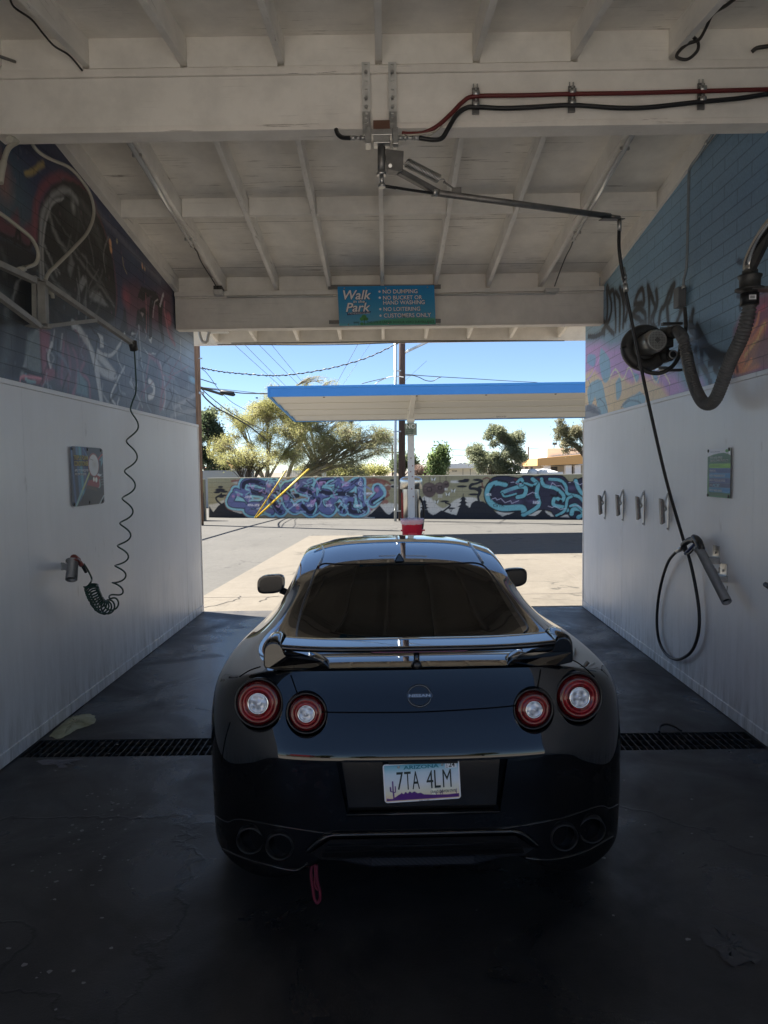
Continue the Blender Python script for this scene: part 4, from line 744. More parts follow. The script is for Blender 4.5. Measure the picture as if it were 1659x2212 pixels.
b = MB(); q = onY(1082, 896, 20.1); b.box(q.x-.16, q.x+.16, 20.06, 20.075, q.z-.1, q.z+.085); st = thing('security_sign', 'small white security camera sign under the far edge of the blue canopy', 'sign', (q.x, 20.06, q.z)); b.build('plate', 'white', st)
b = MB().box(q.x-.16, q.x+.16, 20.054, 20.058, q.z+.055, q.z+.085); b.build('red_band', mat('red_band', (.5, .03, .03), .5), st)
b = MB(); text(b, 'Security', (q.x-.14, 20.058, q.z-.01), (1, 0, 0), (0, 0, 1), .17, .05); text(b, 'Cameras In Use', (q.x-.14, 20.058, q.z-.08), (1, 0, 0), (0, 0, 1), .28, .045); b.box(q.x+.06, q.x+.10, 20.05, 20.056, q.z+.0, q.z+.03); b.box(q.x+.11, q.x+.14, 20.05, 20.056, q.z-.005, q.z+.035); b.build('lettering', 'dkprint', st)
q = onY(887.5, 927.5, 18.03); sg = thing('no_loitering_sign', 'small green and grey NO loitering sign on the white canopy post', 'sign', (q.x, 18.03, q.z))
w_, h_ = .155, .155; MB().box(q.x-w_, q.x+w_, 18.03, 18.036, q.z-h_, q.z+h_).build('plate', spotted('faded_green_sign', (.10, .14, .10), (.30, .34, .28), 9, .5), sg)
b = MB(); text(b, 'NO', (q.x-.12, 18.028, q.z+.02), (1, 0, 0), (0, 0, 1), .24, .12); text(b, 'CUSTOMERS ONLY', (q.x-.14, 18.028, q.z-.148), (1, 0, 0), (0, 0, 1), .28, .022); b.build('lettering', 'white', sg)
b = MB()
for k, s_ in enumerate(('Loitering', 'Soliciting', 'Trespassing')): text(b, '\u2022'+s_, (q.x-.14, 18.028, q.z-.025-.045*k), (1, 0, 0), (0, 0, 1), .2, .03)
b.build('small_lettering', 'dkprint', sg)
# vacuum machine
q = onY(888.5, 1100, 18.75); t = thing('vacuum_machine', 'stainless steel drum vacuum machine behind the white canopy post', 'vacuum machine', (q.x, 18.75, 0))
brushed = mat('brushed_stainless', (.60, .59, .55), .3, 1)
MB().lathe((q.x, 18.75, 0), (0, 0, 1), [(0, .0), (0, .235), (1.36, .235)], 40).build('drum', brushed, t)
MB().lathe((q.x, 18.75, 0), (0, 0, 1), [(1.30, .24), (1.30, .30), (1.53, .305), (1.58, .29), (1.62, .22), (1.64, .05), (1.64, 0)], 40).build('lid', brushed, t)
b = MB()
for a in (-.1, .12): b.box(q.x+a-.012, q.x+a+.012, 18.49, 18.52, .1, 1.29)
b.build('door_edge', 'steel', t)
MB().box(q.x-.26, q.x-.235, 18.7, 18.78, .3, 1.2).build('red_side_strip', mat('red_strip', (.5, .04, .04), .5), t)
MB().tube(smooth_path([(q.x+.22, 18.7, 1.1), (q.x+.33, 18.65, .8), (q.x+.30, 18.7, .3), (q.x+.25, 18.7, .1)], 8), .03, 10).build('hose', 'black', t)
# red bin
q = onY(890, 1122, 15.6); q0 = q.copy(); t = thing('trash_can', 'red plastic trash can with clear bag liner in front of the canopy post', 'trash can', (q.x, 15.6, 0))
rp_ = mat('red_plastic', (.50, .015, .04), .4); prof = [(0, 0), (0, .19), (.02, .2), (.62, .235), (.63, .25), (.70, .253), (.71, .245), (.66, .235), (.1, .18), (.1, 0)]
MB().lathe((q.x, 15.6, 0), (0, 0, 1), prof, 36).build('body', rp_, t)
b = MB()
for s_ in (-1, 1): b.box(q.x+s_*.235-.02, q.x+s_*.235+.03*max(s_, 0)+.02, 15.54, 15.66, .44, .47)
b.build('handle', rp_, t)
b = MB(); b.box(q.x-.10, q.x+.10, 15.372, 15.385, .38, .42); b.build('rib', rp_, t)
vs = []; n = 60
for k, (h, r) in enumerate(((.60, .252), (.66, .262), (.715, .262), (.725, .245), (.66, .225))):
    for i in range(n): a = i/n*6.283; vs.append((q.x+(r+.006*math.sin(a*13+k)+random.uniform(-.004, .004))*math.cos(a), 15.6+(r+.006*math.sin(a*13+k))*math.sin(a), h+random.uniform(-.012, .012)*(1 if k != 2 else .3)))
fs = [(k*n+i, k*n+(i+1) % n, (k+1)*n+(i+1) % n, (k+1)*n+i) for k in range(4) for i in range(n)]
lm = mat('clear_bag', (.85, .85, .87), .2); bsdf(lm).inputs['Alpha'].default_value = .38; MB().add(vs, fs, True).build('bag_liner', lm, t)

# ---- poles, wires
def pole(name, label, px_top, px_bot, w0, w1, Y, m, ztop=11, group=None):
    g = onY(px_bot[0], px_bot[1], Y); h = onY(px_top[0], px_top[1], Y); d = (h-g); d = d/d.z; top = g+d*(ztop-g.z); base = g-d*g.z
    o = thing(name, label, 'utility pole' if 'pole' in name else 'pipe', tuple(base), group=group)
    MB().tube([base, top], 0, 16, True, [w0, w1]).build('shaft', m, o); return o, base, d
woodm = mat('tarred_wood_pole', (.05, .028, .022), .8); v = coords(woodm, (8, 8, .7)); L(woodm, ramp(woodm, noise(woodm, v, 3), [(.3, (.045, .026, .022)), (.7, (.085, .055, .045))]), bsdf(woodm).inputs['Base Color'])
pw, pwb, pwd = pole('utility_pole', 'dark brown wooden utility pole in front of the graffiti wall near the centre', (868.5, 745), (868, 1118), .125, .105, 24.9, woodm)
b = MB(); zz = onY(868, 742, 24.9).z
b.bar(onY(873, 762, 24.9), onY(926, 737, 24.3), .08, .07); b.bar(pwb+pwd*9.5-Vector((1.2, 0, 0)), pwb+pwd*9.5+Vector((1.2, 0, 0)), .1, .12); b.build('street_light_arm', 'steel', pw)
ps, psb, psd = pole('conduit_pipe', 'thin galvanised riser pipe standing just left of the dark brown pole', (854, 745), (854, 1120), .05, .05, 24.6, spotted('galvanised_pipe', (.42, .45, .47), (.52, .55, .56), 10, .4, .6), 6.3)
b = MB()
for y in (801, 932, 1104):
    q = onY(854, y, 24.6); b.box(q.x-.07, q.x+.2, q.y-.03, q.y+.03, q.z-.02, q.z+.02)
b.build('clamp', 'steel', ps)
lw_ = mat('weathered_wood_pole', (.22, .13, .08), .85); v = coords(lw_, (12, 12, .5)); L(lw_, ramp(lw_, noise(lw_, v, 3), [(.35, (.12, .065, .04)), (.65, (.34, .21, .13))]), bsdf(lw_).inputs['Base Color'])
pl_, plb, pld = pole('utility_pole', 'weathered brown wooden utility pole at the left edge of the opening', (423, 760), (428.5, 1034), .155, .13, 24.0, lw_)
b = MB(); q = onY(432, 775, 24.0); b.box(q.x-.02, q.x+.10, 23.9, 23.95, q.z-.02, q.z+.02); q = onY(434, 850, 24); b.box(q.x-.05, q.x+.12, 23.9, 23.98, q.z-.03, q.z+.05); b.build('bolts', 'steel', pl_)
def wire(name, pts, Y, r, label, m='black', group=None, twist=0):
    P = []
    for k, p in enumerate(pts):
        yy = Y if not isinstance(Y, (list, tuple)) else Y[0]+(Y[1]-Y[0])*k/(len(pts)-1); P.append(onY(p[0], p[1], yy))
    P = smooth_path(P, 6); b = MB(); b.tube(P, r, 5)
    if twist:
        n = len(P)*3; Q2 = []
        for i in range(n):
            f_ = i/(n-1)*(len(P)-1); k = min(int(f_), len(P)-2); p = P[k].lerp(P[k+1], f_-k); Q2.append(p+Vector((0, math.cos(i*1.1), math.sin(i*1.1)))*r*1.8)
        b.tube(Q2, r, 4)
    return tag(b.build(name, m), label, 'cable', group)
wire('twisted_cable', [(436, 794), (446, 797), (480, 803), (520, 807), (575, 811), (620, 810), (680, 802), (740, 789), (800, 770), (850, 746), (866, 738)], 24.5, .014, 'twisted service cable sagging across the sky between the two poles', twist=1)
gw = 'thin overhead wires crossing the sky'
wl = ['leftmost thin wire slanting down to the trees in the sky opening', 'second thin wire from the left slanting down to the trees', 'third thin wire from the left slanting down to the trees', 'fourth thin wire from the left ending beside the canopy corner', 'thin wire leaning the other way right above the canopy corner']
for k, (a, c_) in enumerate((((508, 746), (602, 831)), ((530, 746), (616, 833)), ((561, 746), (636, 822)), ((587, 745), (652, 824)), ((773, 744), (729, 825)))):
    a_, c2 = Vector(a), Vector(c_); d = c2-a_; wire('overhead_wire', [tuple(a_-d*.3), tuple(a_), tuple(c2), tuple(c2+d*.25)], (30, 60), .014, wl[k], mat('wire_grey', (.10, .11, .13), .6) if k == 0 else bpy.data.materials['wire_grey'], gw)
wire('service_cable', [(868, 808), (905, 811), (950, 814), (1020, 818), (1100, 823), (1160, 826)], (24.9, 40), .016, 'thin cable running right from the brown pole above the canopy', group=gw)
wire('loop_cable', [(874, 812), (890, 811), (905, 815), (920, 822), (935, 823), (946, 817), (954, 814)], 25, .014, 'sagging loop of cable right of the brown pole above the blue fascia', group=gw)
wire('pale_cable', [(810, 830), (822, 822), (840, 815), (856, 813), (872, 815)], 24.6, .018, 'pale cable curving up to the pipe just above the canopy', mat('pale_cable', (.6, .6, .6), .5), gw)
wire('pale_cable_tail', [(781, 829), (800, 824), (822, 819), (854, 812)], 24.6, .013, 'short dark cable rising to the galvanised pipe above the canopy', group=gw)
wire('distribution_cable', [(433, 836), (446, 839), (468, 842), (500, 846), (520, 849), (548, 850), (571, 850), (600, 851)], 25, .02, 'dark cable bundle with splice box left of the canopy corner', group=gw)
wire('messenger_cable', [(433, 836), (470, 840), (520, 845), (571, 851)], 25.05, .01, 'thin steel wire lashed above the cable bundle at left', group=gw)
q = onY(491, 849.5, 24.9); b = MB(); b.tube([onY(475, 846, 24.9), onY(479, 847, 24.9), onY(504, 852, 24.9), onY(508, 853, 24.9)], 0, 10, True, [.03, .075, .075, .03]); tag(b.build('splice_box', 'black'), 'black cylindrical splice closure hanging on the cable bundle', 'splice box')
wire('diagonal_cable', [(431, 842), (446, 862), (470, 882), (500, 898), (540, 922), (575, 950)], (24, 32), .03, 'thick dark cable slanting down into the trees at left', group=gw)
wire('diagonal_cable', [(433, 838), (460, 862), (500, 892), (545, 918), (580, 935)], (24, 32), .018, 'thinner cable above the thick one slanting into the trees at left', group=gw)
wire('telephone_cable', [(430, 793), (444, 803), (456, 818), (474, 843), (500, 868), (530, 885)], (24, 30), .012, 'kinked telephone wire dropping from the left pole to the trees', group=gw)
wire('lot_cable', [], 0, 0, '') if False else None
cb = MB(); s1, s2 = onG(431, 1167), onG(600, 1120.5); off = Vector((-.61, .295, 1))*5.2
cb.tube([s1+off-(s2-s1)*.8, s1+off+Vector((.0, 0, 0)), (s1+s2)/2+off-Vector((0, 0, .12)), s2+off, s2+off+(s2-s1)*.3], .06, 8); cb.tube([s1+off*1.06-(s2-s1)*.8, s2+off*1.09+(s2-s1)*.3], .02, 6)
tag(cb.build('aerial_bundle', 'black'), 'heavy aerial cable bundle high over the lot, out past the left wall', 'cable')
# yellow guy guards
ym = mat('yellow_guard', (.62, .42, .03), .45)
gpl = lambda x, y, o: plane(x, y, ABn, gA.dot(ABn)+o)
b0_ = gpl(550, 1118.5, .3); b0_.z = 0; gy = b0_.y
gl = ['yellow guy wire guard at left, the steeper of the two crossing the graffiti', 'yellow guy wire guard leaning further right across the graffiti']
for k, tp in enumerate(((619, 1015), (665, 1013))):
    P1 = gpl(tp[0], tp[1], .45); t = thing('guy_guard', gl[k], 'guy guard', tuple(b0_), group='yellow guy guards at the graffiti wall'); o_ = Vector((.05*k, .05*k, 0))
    MB().tube([b0_+o_, P1+o_], .030 if k else .026, 10).build('guard_tube', ym, t)
    d = (P1-b0_).normalized(); MB().tube([P1+o_, P1+o_+d*6], .005, 5).build('guy_wire', 'black', t)
    if k: MB().tube([b0_+Vector((.12, .1, .1)), P1+Vector((-.02, .15, 0))], .018, 8).build('second_tube', ym, t)

# ---- buildings across the street
def bx3(x0, y0, x1, y1, Y, D, m, name, parent, mb=None):
    a = onY(x0, y1, Y); c_ = onY(x1, y0, Y); return MB().box(a.x, c_.x, Y, Y+D, a.z, c_.z).build(name, m, parent)
cream = mat('cream_stucco', (.62, .58, .47), .9); wht = mat('white_stucco', (.72, .72, .70), .9); orang = mat('orange_wood_fascia', (.62, .36, .14), .8); shade = mat('shaded_opening', (.10, .10, .10), .8); roofw = mat('white_roof', (.78, .78, .76), .8)
Y = 62; q = onY(1010, 1030, Y); t = thing('cream_building', 'low cream building numbered 8160 with white roof line behind the wall', 'building', (q.x, Y, 0))
a = onY(966, 1012, Y); c_ = onY(1060, 1012, Y); MB().box(a.x, c_.x, Y, Y+12, 0, a.z).build('wall', cream, t); rf_ = MB().box(a.x-.6, c_.x+.3, Y-.6, Y+12, a.z+.005, a.z+.42).build('roof', roofw, t)
for x in (1000, 1016, 1040): q = onY(x, 1020, Y); MB().box(q.x-.02, q.x+.02, Y-.01, Y-.003, .0, a.z-.05).build('wall_joint', shade, t)
for (x0, y0, x1, y1) in ((992, 1000, 998, 1006), (1002, 999, 1007, 1006), (1010, 1001, 1014, 1006)): bx3(x0, y0, x1, y1+2, Y+4, .8, mat('rooftop_unit', (.12, .13, .14), .6) if 'rooftop_unit' not in bpy.data.materials else bpy.data.materials['rooftop_unit'], 'rooftop_unit', rf_)
b = MB(); q = onY(977, 1018, Y); text(b, '8160', (q.x, Y-.02, q.z-.05), (1, 0, 0), (0, 0, 1), .42, .16); b.build('lettering', 'dkprint', t)
Y = 78; q = onY(1150, 1030, Y); t = thing('white_flat_house', 'white house with two dark windows behind the olive tree', 'building', (q.x, Y, 0)); a = onY(1118, 1001, Y); c_ = onY(1168, 1001, Y)
MB().box(a.x, c_.x, Y, Y+9, 0, a.z).build('wall', wht, t); b = MB().box(a.x-.4, c_.x+.4, Y-.4, Y+9, a.z, a.z+.3); b.build('roof', roofw, t)
bx3(1134, 1009, 1141, 1014, Y-.02, .02, shade, 'window', t); bx3(1146, 1009, 1151, 1014, Y-.02, .02, shade, 'window', t)
Y = 55; q = onY(1150, 1030, Y); t = thing('carport_roof', 'long low cream shed roof just above the graffiti wall at right', 'shed', (q.x, Y, 0)); a = onY(1106, 1024, Y); c_ = onY(1206, 1022, Y)
MB().box(a.x, c_.x, Y, Y+5, 0, a.z).build('wall', cream, t); b = MB(); b.add([(a.x-.3, Y-.3, a.z+.01), (c_.x+.3, Y-.3, a.z+.01), (c_.x+.3, Y+5, a.z+.35), (a.x+1.0, Y+5, a.z+.35)], [(0, 1, 2, 3)]); b.box(a.x-.3, c_.x+.3, Y-.32, Y-.302, a.z-.05, a.z+.12); b.build('roof', roofw, t)
for k, x in enumerate((1150, 1172)):
    q = onY(x, 1019, Y-3); v_ = thing('roof_cooler', ('round white rooftop cooler between the two poles', 'round white rooftop cooler left of the orange building')[k], 'cooler', tuple(q), group='white coolers on the low roof'); MB().lathe((q.x, Y-3, q.z-.35), (0, 0, 1), [(0, .0), (0, .22), (.2, .38), (.45, .38), (.55, .2), (.58, 0)], 14).build('drum', roofw, v_); MB().box(q.x-.05, q.x+.05, Y-3.05, Y-2.95, 0, q.z-.36).build('stand', roofw, v_)
Y = 70; q = onY(1230, 1030, Y); t = thing('orange_trim_building', 'pale building with broad orange roof fascia and white columns at far right', 'building', (q.x, Y, 0)); a = onY(1161, 1006, Y); c_ = onY(1300, 982, Y); tz = onY(1161, 990, Y).z; tz2 = onY(1300, 978, Y).z
b = MB(); b.add([(a.x, Y, a.z), (c_.x, Y, a.z+.15), (c_.x, Y, tz2), (a.x, Y, tz), (a.x, Y+8, a.z), (c_.x, Y+8, a.z+.15), (c_.x, Y+8, tz2), (a.x, Y+8, tz)], [(0, 1, 2, 3), (7, 6, 5, 4), (0, 3, 7, 4), (1, 5, 6, 2), (2, 6, 7, 3), (0, 4, 5, 1)]); b.build('roof_fascia', orang, t)
a2 = onY(1205, 1006, Y); MB().box(a2.x, c_.x, Y+3, Y+8, 0, a.z).build('wall', cream, t)
for x in (1184, 1230, 1250, 1272): q = onY(x, 1030, Y); MB().box(q.x-.3, q.x+.3, Y+.3, Y+.9, 0, a.z).build('column', wht, t)
for (x0, x1) in ((1190, 1204), (1236, 1246)): bx3(x0, 1008, x1, 1030, Y+2.95, .04, shade, 'opening', t)
a3 = onY(1182, 990, Y+8); c3 = onY(1300, 967, Y+8); bk = MB().box(a3.x, c3.x, Y+8.1, Y+20, 0, c3.z).build('rear_block', wht, t)
q = onY(1199, 960, Y+9); b = MB(); b.box(q.x-.22, q.x+.22, Y+9, Y+9.3, q.z-.05, q.z+.22); b.bar((q.x, Y+9.2, q.z-.05), (q.x-.1, Y+9.2, c3.z), .05, .05); b.build('rooftop_light', 'black', bk)
Y = 66; q = onY(480, 1030, Y); t = thing('white_house', 'white house with orange tiled roof behind the trees at far left', 'house', (q.x, Y, 0)); a = onY(452, 1011, Y); c_ = onY(508, 1011, Y); MB().box(a.x, c_.x, Y, Y+8, 0, a.z).build('wall', wht, t)
MB().add([(a.x-.4, Y-.4, a.z), (c_.x+.4, Y-.4, a.z), (c_.x-.2, Y+4, a.z+.75), (a.x+.2, Y+4, a.z+.75)], [(0, 1, 2, 3)]).build('roof', mat('terracotta_roof', (.48, .20, .10), .85), t)
Y = 48; q = onY(645, 1030, Y); t = thing('board_fence', 'pale board fence glimpsed between the trees behind the graffiti wall', 'fence', (q.x, Y, 0)); a = onY(610, 1016, Y); c_ = onY(705, 1016, Y)
for k in range(40): x = a.x+(c_.x-a.x)*k/40; MB().box(x, x+(c_.x-a.x)/40-.02, Y, Y+.04, 0, a.z+random.uniform(-.05, .05)).build('board', cream, t) if k % 2 == 0 else MB().box(x, x+(c_.x-a.x)/40-.02, Y+.01, Y+.05, 0, a.z).build('board', wht, t)
for k in range(7):
    pass
def slim_pole(px, ytop, Y, r, label, cross=0):
    g = onY(px, ytop, Y); o = thing('distant_pole', label, 'utility pole', (g.x, Y, 0), group='distant poles on the skyline'); MB().tube([(g.x, Y, 0), (g.x, Y, g.z)], r, 8).build('shaft', woodm, o)
    if cross:
        b = MB(); b.box(g.x-cross, g.x+cross, Y-.08, Y+.08, g.z-1.0, g.z-.85); b.box(g.x-cross*.6, g.x+cross*.6, Y-.08, Y+.08, g.z-1.9, g.z-1.8); b.build('crossarm', woodm, o)
slim_pole(847.3, 961, 85, .11, 'distant pole with crossarms just left of the galvanised pipe', .9); slim_pole(1141.5, 965, 80, .09, 'distant plain pole right of the olive tree'); slim_pole(1129.6, 968, 110, .06, 'thinner distant pole against the olive tree edge', .3); slim_pole(829, 997, 120, .06, 'smallest distant pole above the yellow shrubs'); slim_pole(836, 1005, 120, .05, 'shortest distant post above the yellow shrubs')
q = onY(945.5, 962, 75); o = thing('parking_lamp', 'twin headed parking lot lamp rising behind the bright green tree', 'street lamp', (q.x, 75, 0)); MB().tube([(q.x, 75, 0), (q.x, 75, q.z)], .04, 8).build('pole', 'castblack', o)
for s_ in (-1, 1): MB().box(min(q.x+s_*.12, q.x+s_*.46), max(q.x+s_*.12, q.x+s_*.46), 74.7, 75.3, q.z-.05, q.z+.06).build('lamp_head', 'castblack', o); MB().box(min(q.x, q.x+s_*.115), max(q.x, q.x+s_*.115), 74.95, 75.05, q.z-.02, q.z+.02).build('bracket', 'castblack', o)
for k, (a, c_, d_) in enumerate((((965, 1), (1095, 1100), 0),) if False else ()): pass
for k, pts in enumerate(([(960, 970), (1010, 973), (1060, 977), (1130, 978)], [(960, 982), (1010, 985), (1060, 989)], [(1144, 969), (1180, 971), (1215, 975)], [(1144, 976), (1175, 978), (1182, 979)], [(780, 966), (815, 963), (847, 962)])):
    wire('street_wire', pts, 90, .03, ['upper faint wire between the lamp and the olive tree', 'lower faint wire between the lamp and the olive tree', 'upper faint wire right of the plain pole', 'lower faint wire right of the plain pole', 'faint wire left of the crossarm pole'][k], bpy.data.materials['wire_grey'], 'faint street wires on the skyline')

# ---- behind the camera: seen only in the car's paint
hz = (('tan_house', 'tan single storey house behind the bay', (-16, -34, 12, 8, 3.0)), ('brown_house', 'brown house with flat roof across the road behind the bay', (3, -36, 14, 8, 3.2)))
for nm, lb, (x, y, w_, d_, h_) in hz:
    t = thing(nm, lb, 'house', (x, y, 0)); MB().box(x-w_/2, x+w_/2, y-d_, y, 0, h_).build('wall', mat(nm, (.32, .25, .18), .9), t); MB().box(x-w_/2-.4, x+w_/2+.4, y-d_, y+.4, h_+.003, h_+.3).build('roof', mat(nm+'_roof', (.2, .16, .13), .9), t)
t = thing('red_awning', 'red canopy box at the lot entrance behind the bay', 'awning', (-5.2, -9, 0)); MB().box(-6.4, -4.2, -10, -8.6, 1.2, 2.1).build('canopy_box', mat('red_awning_paint', (.5, .02, .03), .5), t); MB().box(-6.3, -6.2, -9.4, -9.3, 0, 1.198).build('leg', 'steel', t); MB().box(-4.4, -4.3, -9.4, -9.3, 0, 1.198).build('leg', 'steel', t)

# ================================================================ TREES
def foliage(name, c0, c1, c2, trans=.6):
    m = mat(name, c0, .7); nt_ = m.node_tree; a = N(m, 'ShaderNodeVertexColor'); a.layer_name = 'Leaf'
    col = ramp(m, a.outputs[0], [(0, c0), (.5, c1), (1, c2)]); L(m, col, bsdf(m).inputs['Base Color'])
    tr = N(m, 'ShaderNodeBsdfTranslucent'); L(m, col, tr.inputs[0]); mx = N(m, 'ShaderNodeMixShader'); mx.inputs[0].default_value = trans
    L(m, bsdf(m).outputs[0], mx.inputs[1]); L(m, tr.outputs[0], mx.inputs[2]); out = [n for n in nt_.nodes if n.type == 'OUTPUT_MATERIAL'][0]; L(m, mx.outputs[0], out.inputs[0]); return m
barkm = spotted('rough_bark', (.06, .045, .035), (.14, .11, .085), 9, .9, scale=(1, 1, .3)); palebark = spotted('pale_twig_bark', (.22, .18, .12), (.34, .29, .19), 9, .9)
def tree(name, label, base, clusters, nleaf, leaf, fol, trunk_r=.25, limbs=3, twigs=60, bark=barkm, droop=0., seed=1, group=None, aspect=3., twig_r=.012, split=.8, cat='tree'):
    rg = np.random.RandomState(seed); base = Vector(base); t = thing(name, label, cat, tuple(base), group=group)
    b = MB(); mains = []; tops = [Vector(c[0]) for c in clusters]; mid = sum(tops, Vector())/len(tops); fork = base+Vector((0, 0, (mid.z-base.z)*split*.5))
    tw = []
    for ci0, (c, r) in enumerate(clusters):
        c = Vector(c); k1 = fork.lerp(c, .45)+Vector(rg.uniform(-.15, .15, 3).tolist())*r[0]*.6
        start = base+Vector(((rg.rand()-.5)*trunk_r*1.5, 0, 0)) if limbs > 1 else base
        if ci0 < 5: pth = smooth_path([start, start.lerp(fork, .7)+Vector(rg.uniform(-.1, .1, 3).tolist()), k1, c.lerp(k1, .25)], 4); mains.append(pth)
        else:
            best = min((p for mp_ in mains for p in mp_[len(mp_)//3:]), key=lambda p: (p-c).length+max(0, p.z-c.z)*2); dd = c-best
            pth = smooth_path([best, best.lerp(c, .4)+Vector(rg.uniform(-.12, .12, 3).tolist())*dd.length+Vector((0, 0, .10*dd.length)), c], 4)
        b.tube(pth, 0, 7, False, [trunk_r*(.75-.66*i/(len(pth)-1))*(1 if ci0 < 5 else .22) for i in range(len(pth))])
        nt2 = max(3, int(twigs*(r[0]*r[1]*r[2])/sum(q[1][0]*q[1][1]*q[1][2] for q in clusters)))
        for i in range(nt2):
            d = Vector(rg.normal(size=3).tolist()).normalized(); rr = rg.rand()**.4
            e = c+Vector((d.x*r[0], d.y*r[1], d.z*r[2]))*rr; s_ = pth[rg.randint(len(pth)//2, len(pth))]
            m_ = s_.lerp(e, .5)+Vector((0, 0, .15*(e-s_).length)); e2 = e-Vector((0, 0, droop*r[2]*rg.rand()))
            P = smooth_path([s_, m_, e2], 4); b.tube(P, 0, 3, False, [twig_r*(2.4-1.9*j/(len(P)-1)) for j in range(len(P))]); tw.append(P)
    b.build('trunk', bark, t)
    # leaves: small pointed faces scattered along the twigs and through each clump
    n = nleaf; cen = np.zeros((n, 3)); wts = np.array([c[1][0]*c[1][1]*c[1][2] for c in clusters])**.8; wts /= wts.sum(); ci = rg.choice(len(clusters), n, p=wts)
    C_ = np.array([list(c[0]) for c in clusters]); R_ = np.array([list(c[1]) for c in clusters])
    ns = max(20, int(70*1)); sub = {}
    for k in range(len(clusters)):
        d = rg.normal(size=(ns, 3)); d /= np.linalg.norm(d, axis=1)[:, None]; sub[k] = C_[k]+d*R_[k]*(rg.rand(ns)[:, None]**.45)
    for k in range(len(clusters)):
        idx = np.where(ci == k)[0]; ss = sub[k][rg.randint(0, ns, len(idx))]; cen[idx] = ss+rg.normal(size=(len(idx), 3))*R_[k]*.13
    if tw:
        tp = np.array([list(p) for P in tw for p in P[len(P)//2:]]); k = n//2; cen[:k] = tp[rg.randint(0, len(tp), k)]+rg.normal(size=(k, 3))*leaf*2.2
    d1 = rg.normal(size=(n, 3)); d1[:, 2] -= droop*1.5; d1 /= np.linalg.norm(d1, axis=1)[:, None]; d2 = np.cross(d1, rg.normal(size=(n, 3))); d2 /= np.linalg.norm(d2, axis=1)[:, None]
    sz = leaf*rg.uniform(.6, 1.4, n)[:, None]; vs = np.stack([cen-d1*sz, cen+d2*sz/aspect, cen+d1*sz, cen-d2*sz/aspect], 1).reshape(-1, 3)
    me = bpy.data.meshes.new('crown'); me.vertices.add(4*n); me.vertices.foreach_set('co', vs.ravel()); me.loops.add(4*n); me.loops.foreach_set('vertex_index', np.arange(4*n)); me.polygons.add(n); me.polygons.foreach_set('loop_start', np.arange(n)*4); me.polygons.foreach_set('loop_total', np.full(n, 4)); me.update(calc_edges=True)
    lv = np.clip(rg.normal(.5, .25, n)+.25*np.sin(cen[:, 0]*2+cen[:, 2]*3), 0, 1); a = me.color_attributes.new('Leaf', 'FLOAT_COLOR', 'POINT'); a.data.foreach_set('color', np.repeat(np.stack([lv, lv, lv, np.ones(n)], 1), 4, 0).ravel())
    me.materials.append(fol); o = bpy.data.objects.new('crown', me); COL.objects.link(o); place(o, t); return t
def scat(Y, n, rx, ry, seed, *ell):      # many small clumps thrown inside a few big ellipses: ragged outline with gaps
    rg = random.Random(seed); s_ = Y/CF; out = []; wt = [e[2]*e[3] for e in ell]
    for i in range(n):
        e = rg.choices(ell, wt)[0]; a = rg.uniform(0, 6.283); r = math.sqrt(rg.random()); k = rg.uniform(.6, 1.25)
        out.append((tuple(onY(e[0]+e[2]*r*math.cos(a), e[1]+e[3]*r*math.sin(a), Y+rg.uniform(-1, 1)*e[2]*s_*.7)), (rx*k*s_, rx*k*s_, ry*k*s_)))
    return out
def cl(Y, *q):      # clumps from (x, y, rx, ry) seen at distance Y, depth as wide as the clump
    out = []
    for (x, y, rx, ry, *dy) in q:
        s_ = Y/CF; out.append((tuple(onY(x, y, Y+(dy[0] if dy else 0))), (rx*s_, rx*s_*.9, ry*s_)))
    return out
F_palo = foliage('palo_verde_leaves', (.26, .26, .09), (.40, .39, .15), (.54, .51, .25)); F_mesq = foliage('mesquite_leaves', (.20, .21, .10), (.32, .33, .17), (.48, .46, .27))
F_dark = foliage('dark_leaves', (.06, .09, .045), (.13, .16, .085), (.25, .28, .16)); F_green = foliage('bright_leaves', (.09, .14, .045), (.17, .23, .085), (.30, .35, .16)); F_olive = foliage('olive_leaves', (.15, .17, .095), (.26, .28, .165), (.42, .43, .30)); F_pink = foliage('dry_pink_twigs', (.20, .13, .11), (.30, .21, .17), (.36, .28, .22)); F_sp = foliage('sparse_grey_leaves', (.14, .14, .08), (.25, .24, .14), (.38, .34, .22))
Y = 36; tree('palo_verde', 'yellow green feathery tree just left of centre behind the wall', Vector((onY(576, 1040, Y).x, Y, 0)), scat(Y, 44, 30, 21, 3, (530, 925, 60, 52), (500, 965, 45, 38), (565, 890, 52, 40), (610, 925, 55, 60), (575, 985, 70, 28), (620, 870, 48, 36)), 70000, .038, F_palo, .16, 3, 1100, palebark, .2, 3, aspect=4, twig_r=.010)
Y = 40; tree('mesquite_tree', 'wide green mesquite with dark forked trunk behind the middle of the wall', (onY(612, 1040, Y).x, Y, 0), scat(Y, 60, 32, 19, 5, (660, 930, 75, 50), (710, 895, 75, 45), (755, 940, 75, 38), (775, 985, 62, 38), (690, 975, 75, 34), (650, 880, 60, 40), (800, 950, 45, 35)), 85000, .042, F_mesq, .30, 3, 1300, palebark, .35, 5, aspect=4, twig_r=.012, split=.55)
Y = 42; tree('bare_tree', 'pale twiggy treetop rising above the canopy corner', (onY(690, 1040, Y).x, Y, 0), scat(Y, 30, 20, 12, 9, (650, 850, 80, 30), (725, 838, 75, 22), (590, 862, 60, 34), (690, 890, 90, 40)), 14000, .034, F_palo, .16, 3, 700, palebark, -.2, 9, aspect=4, twig_r=.009)
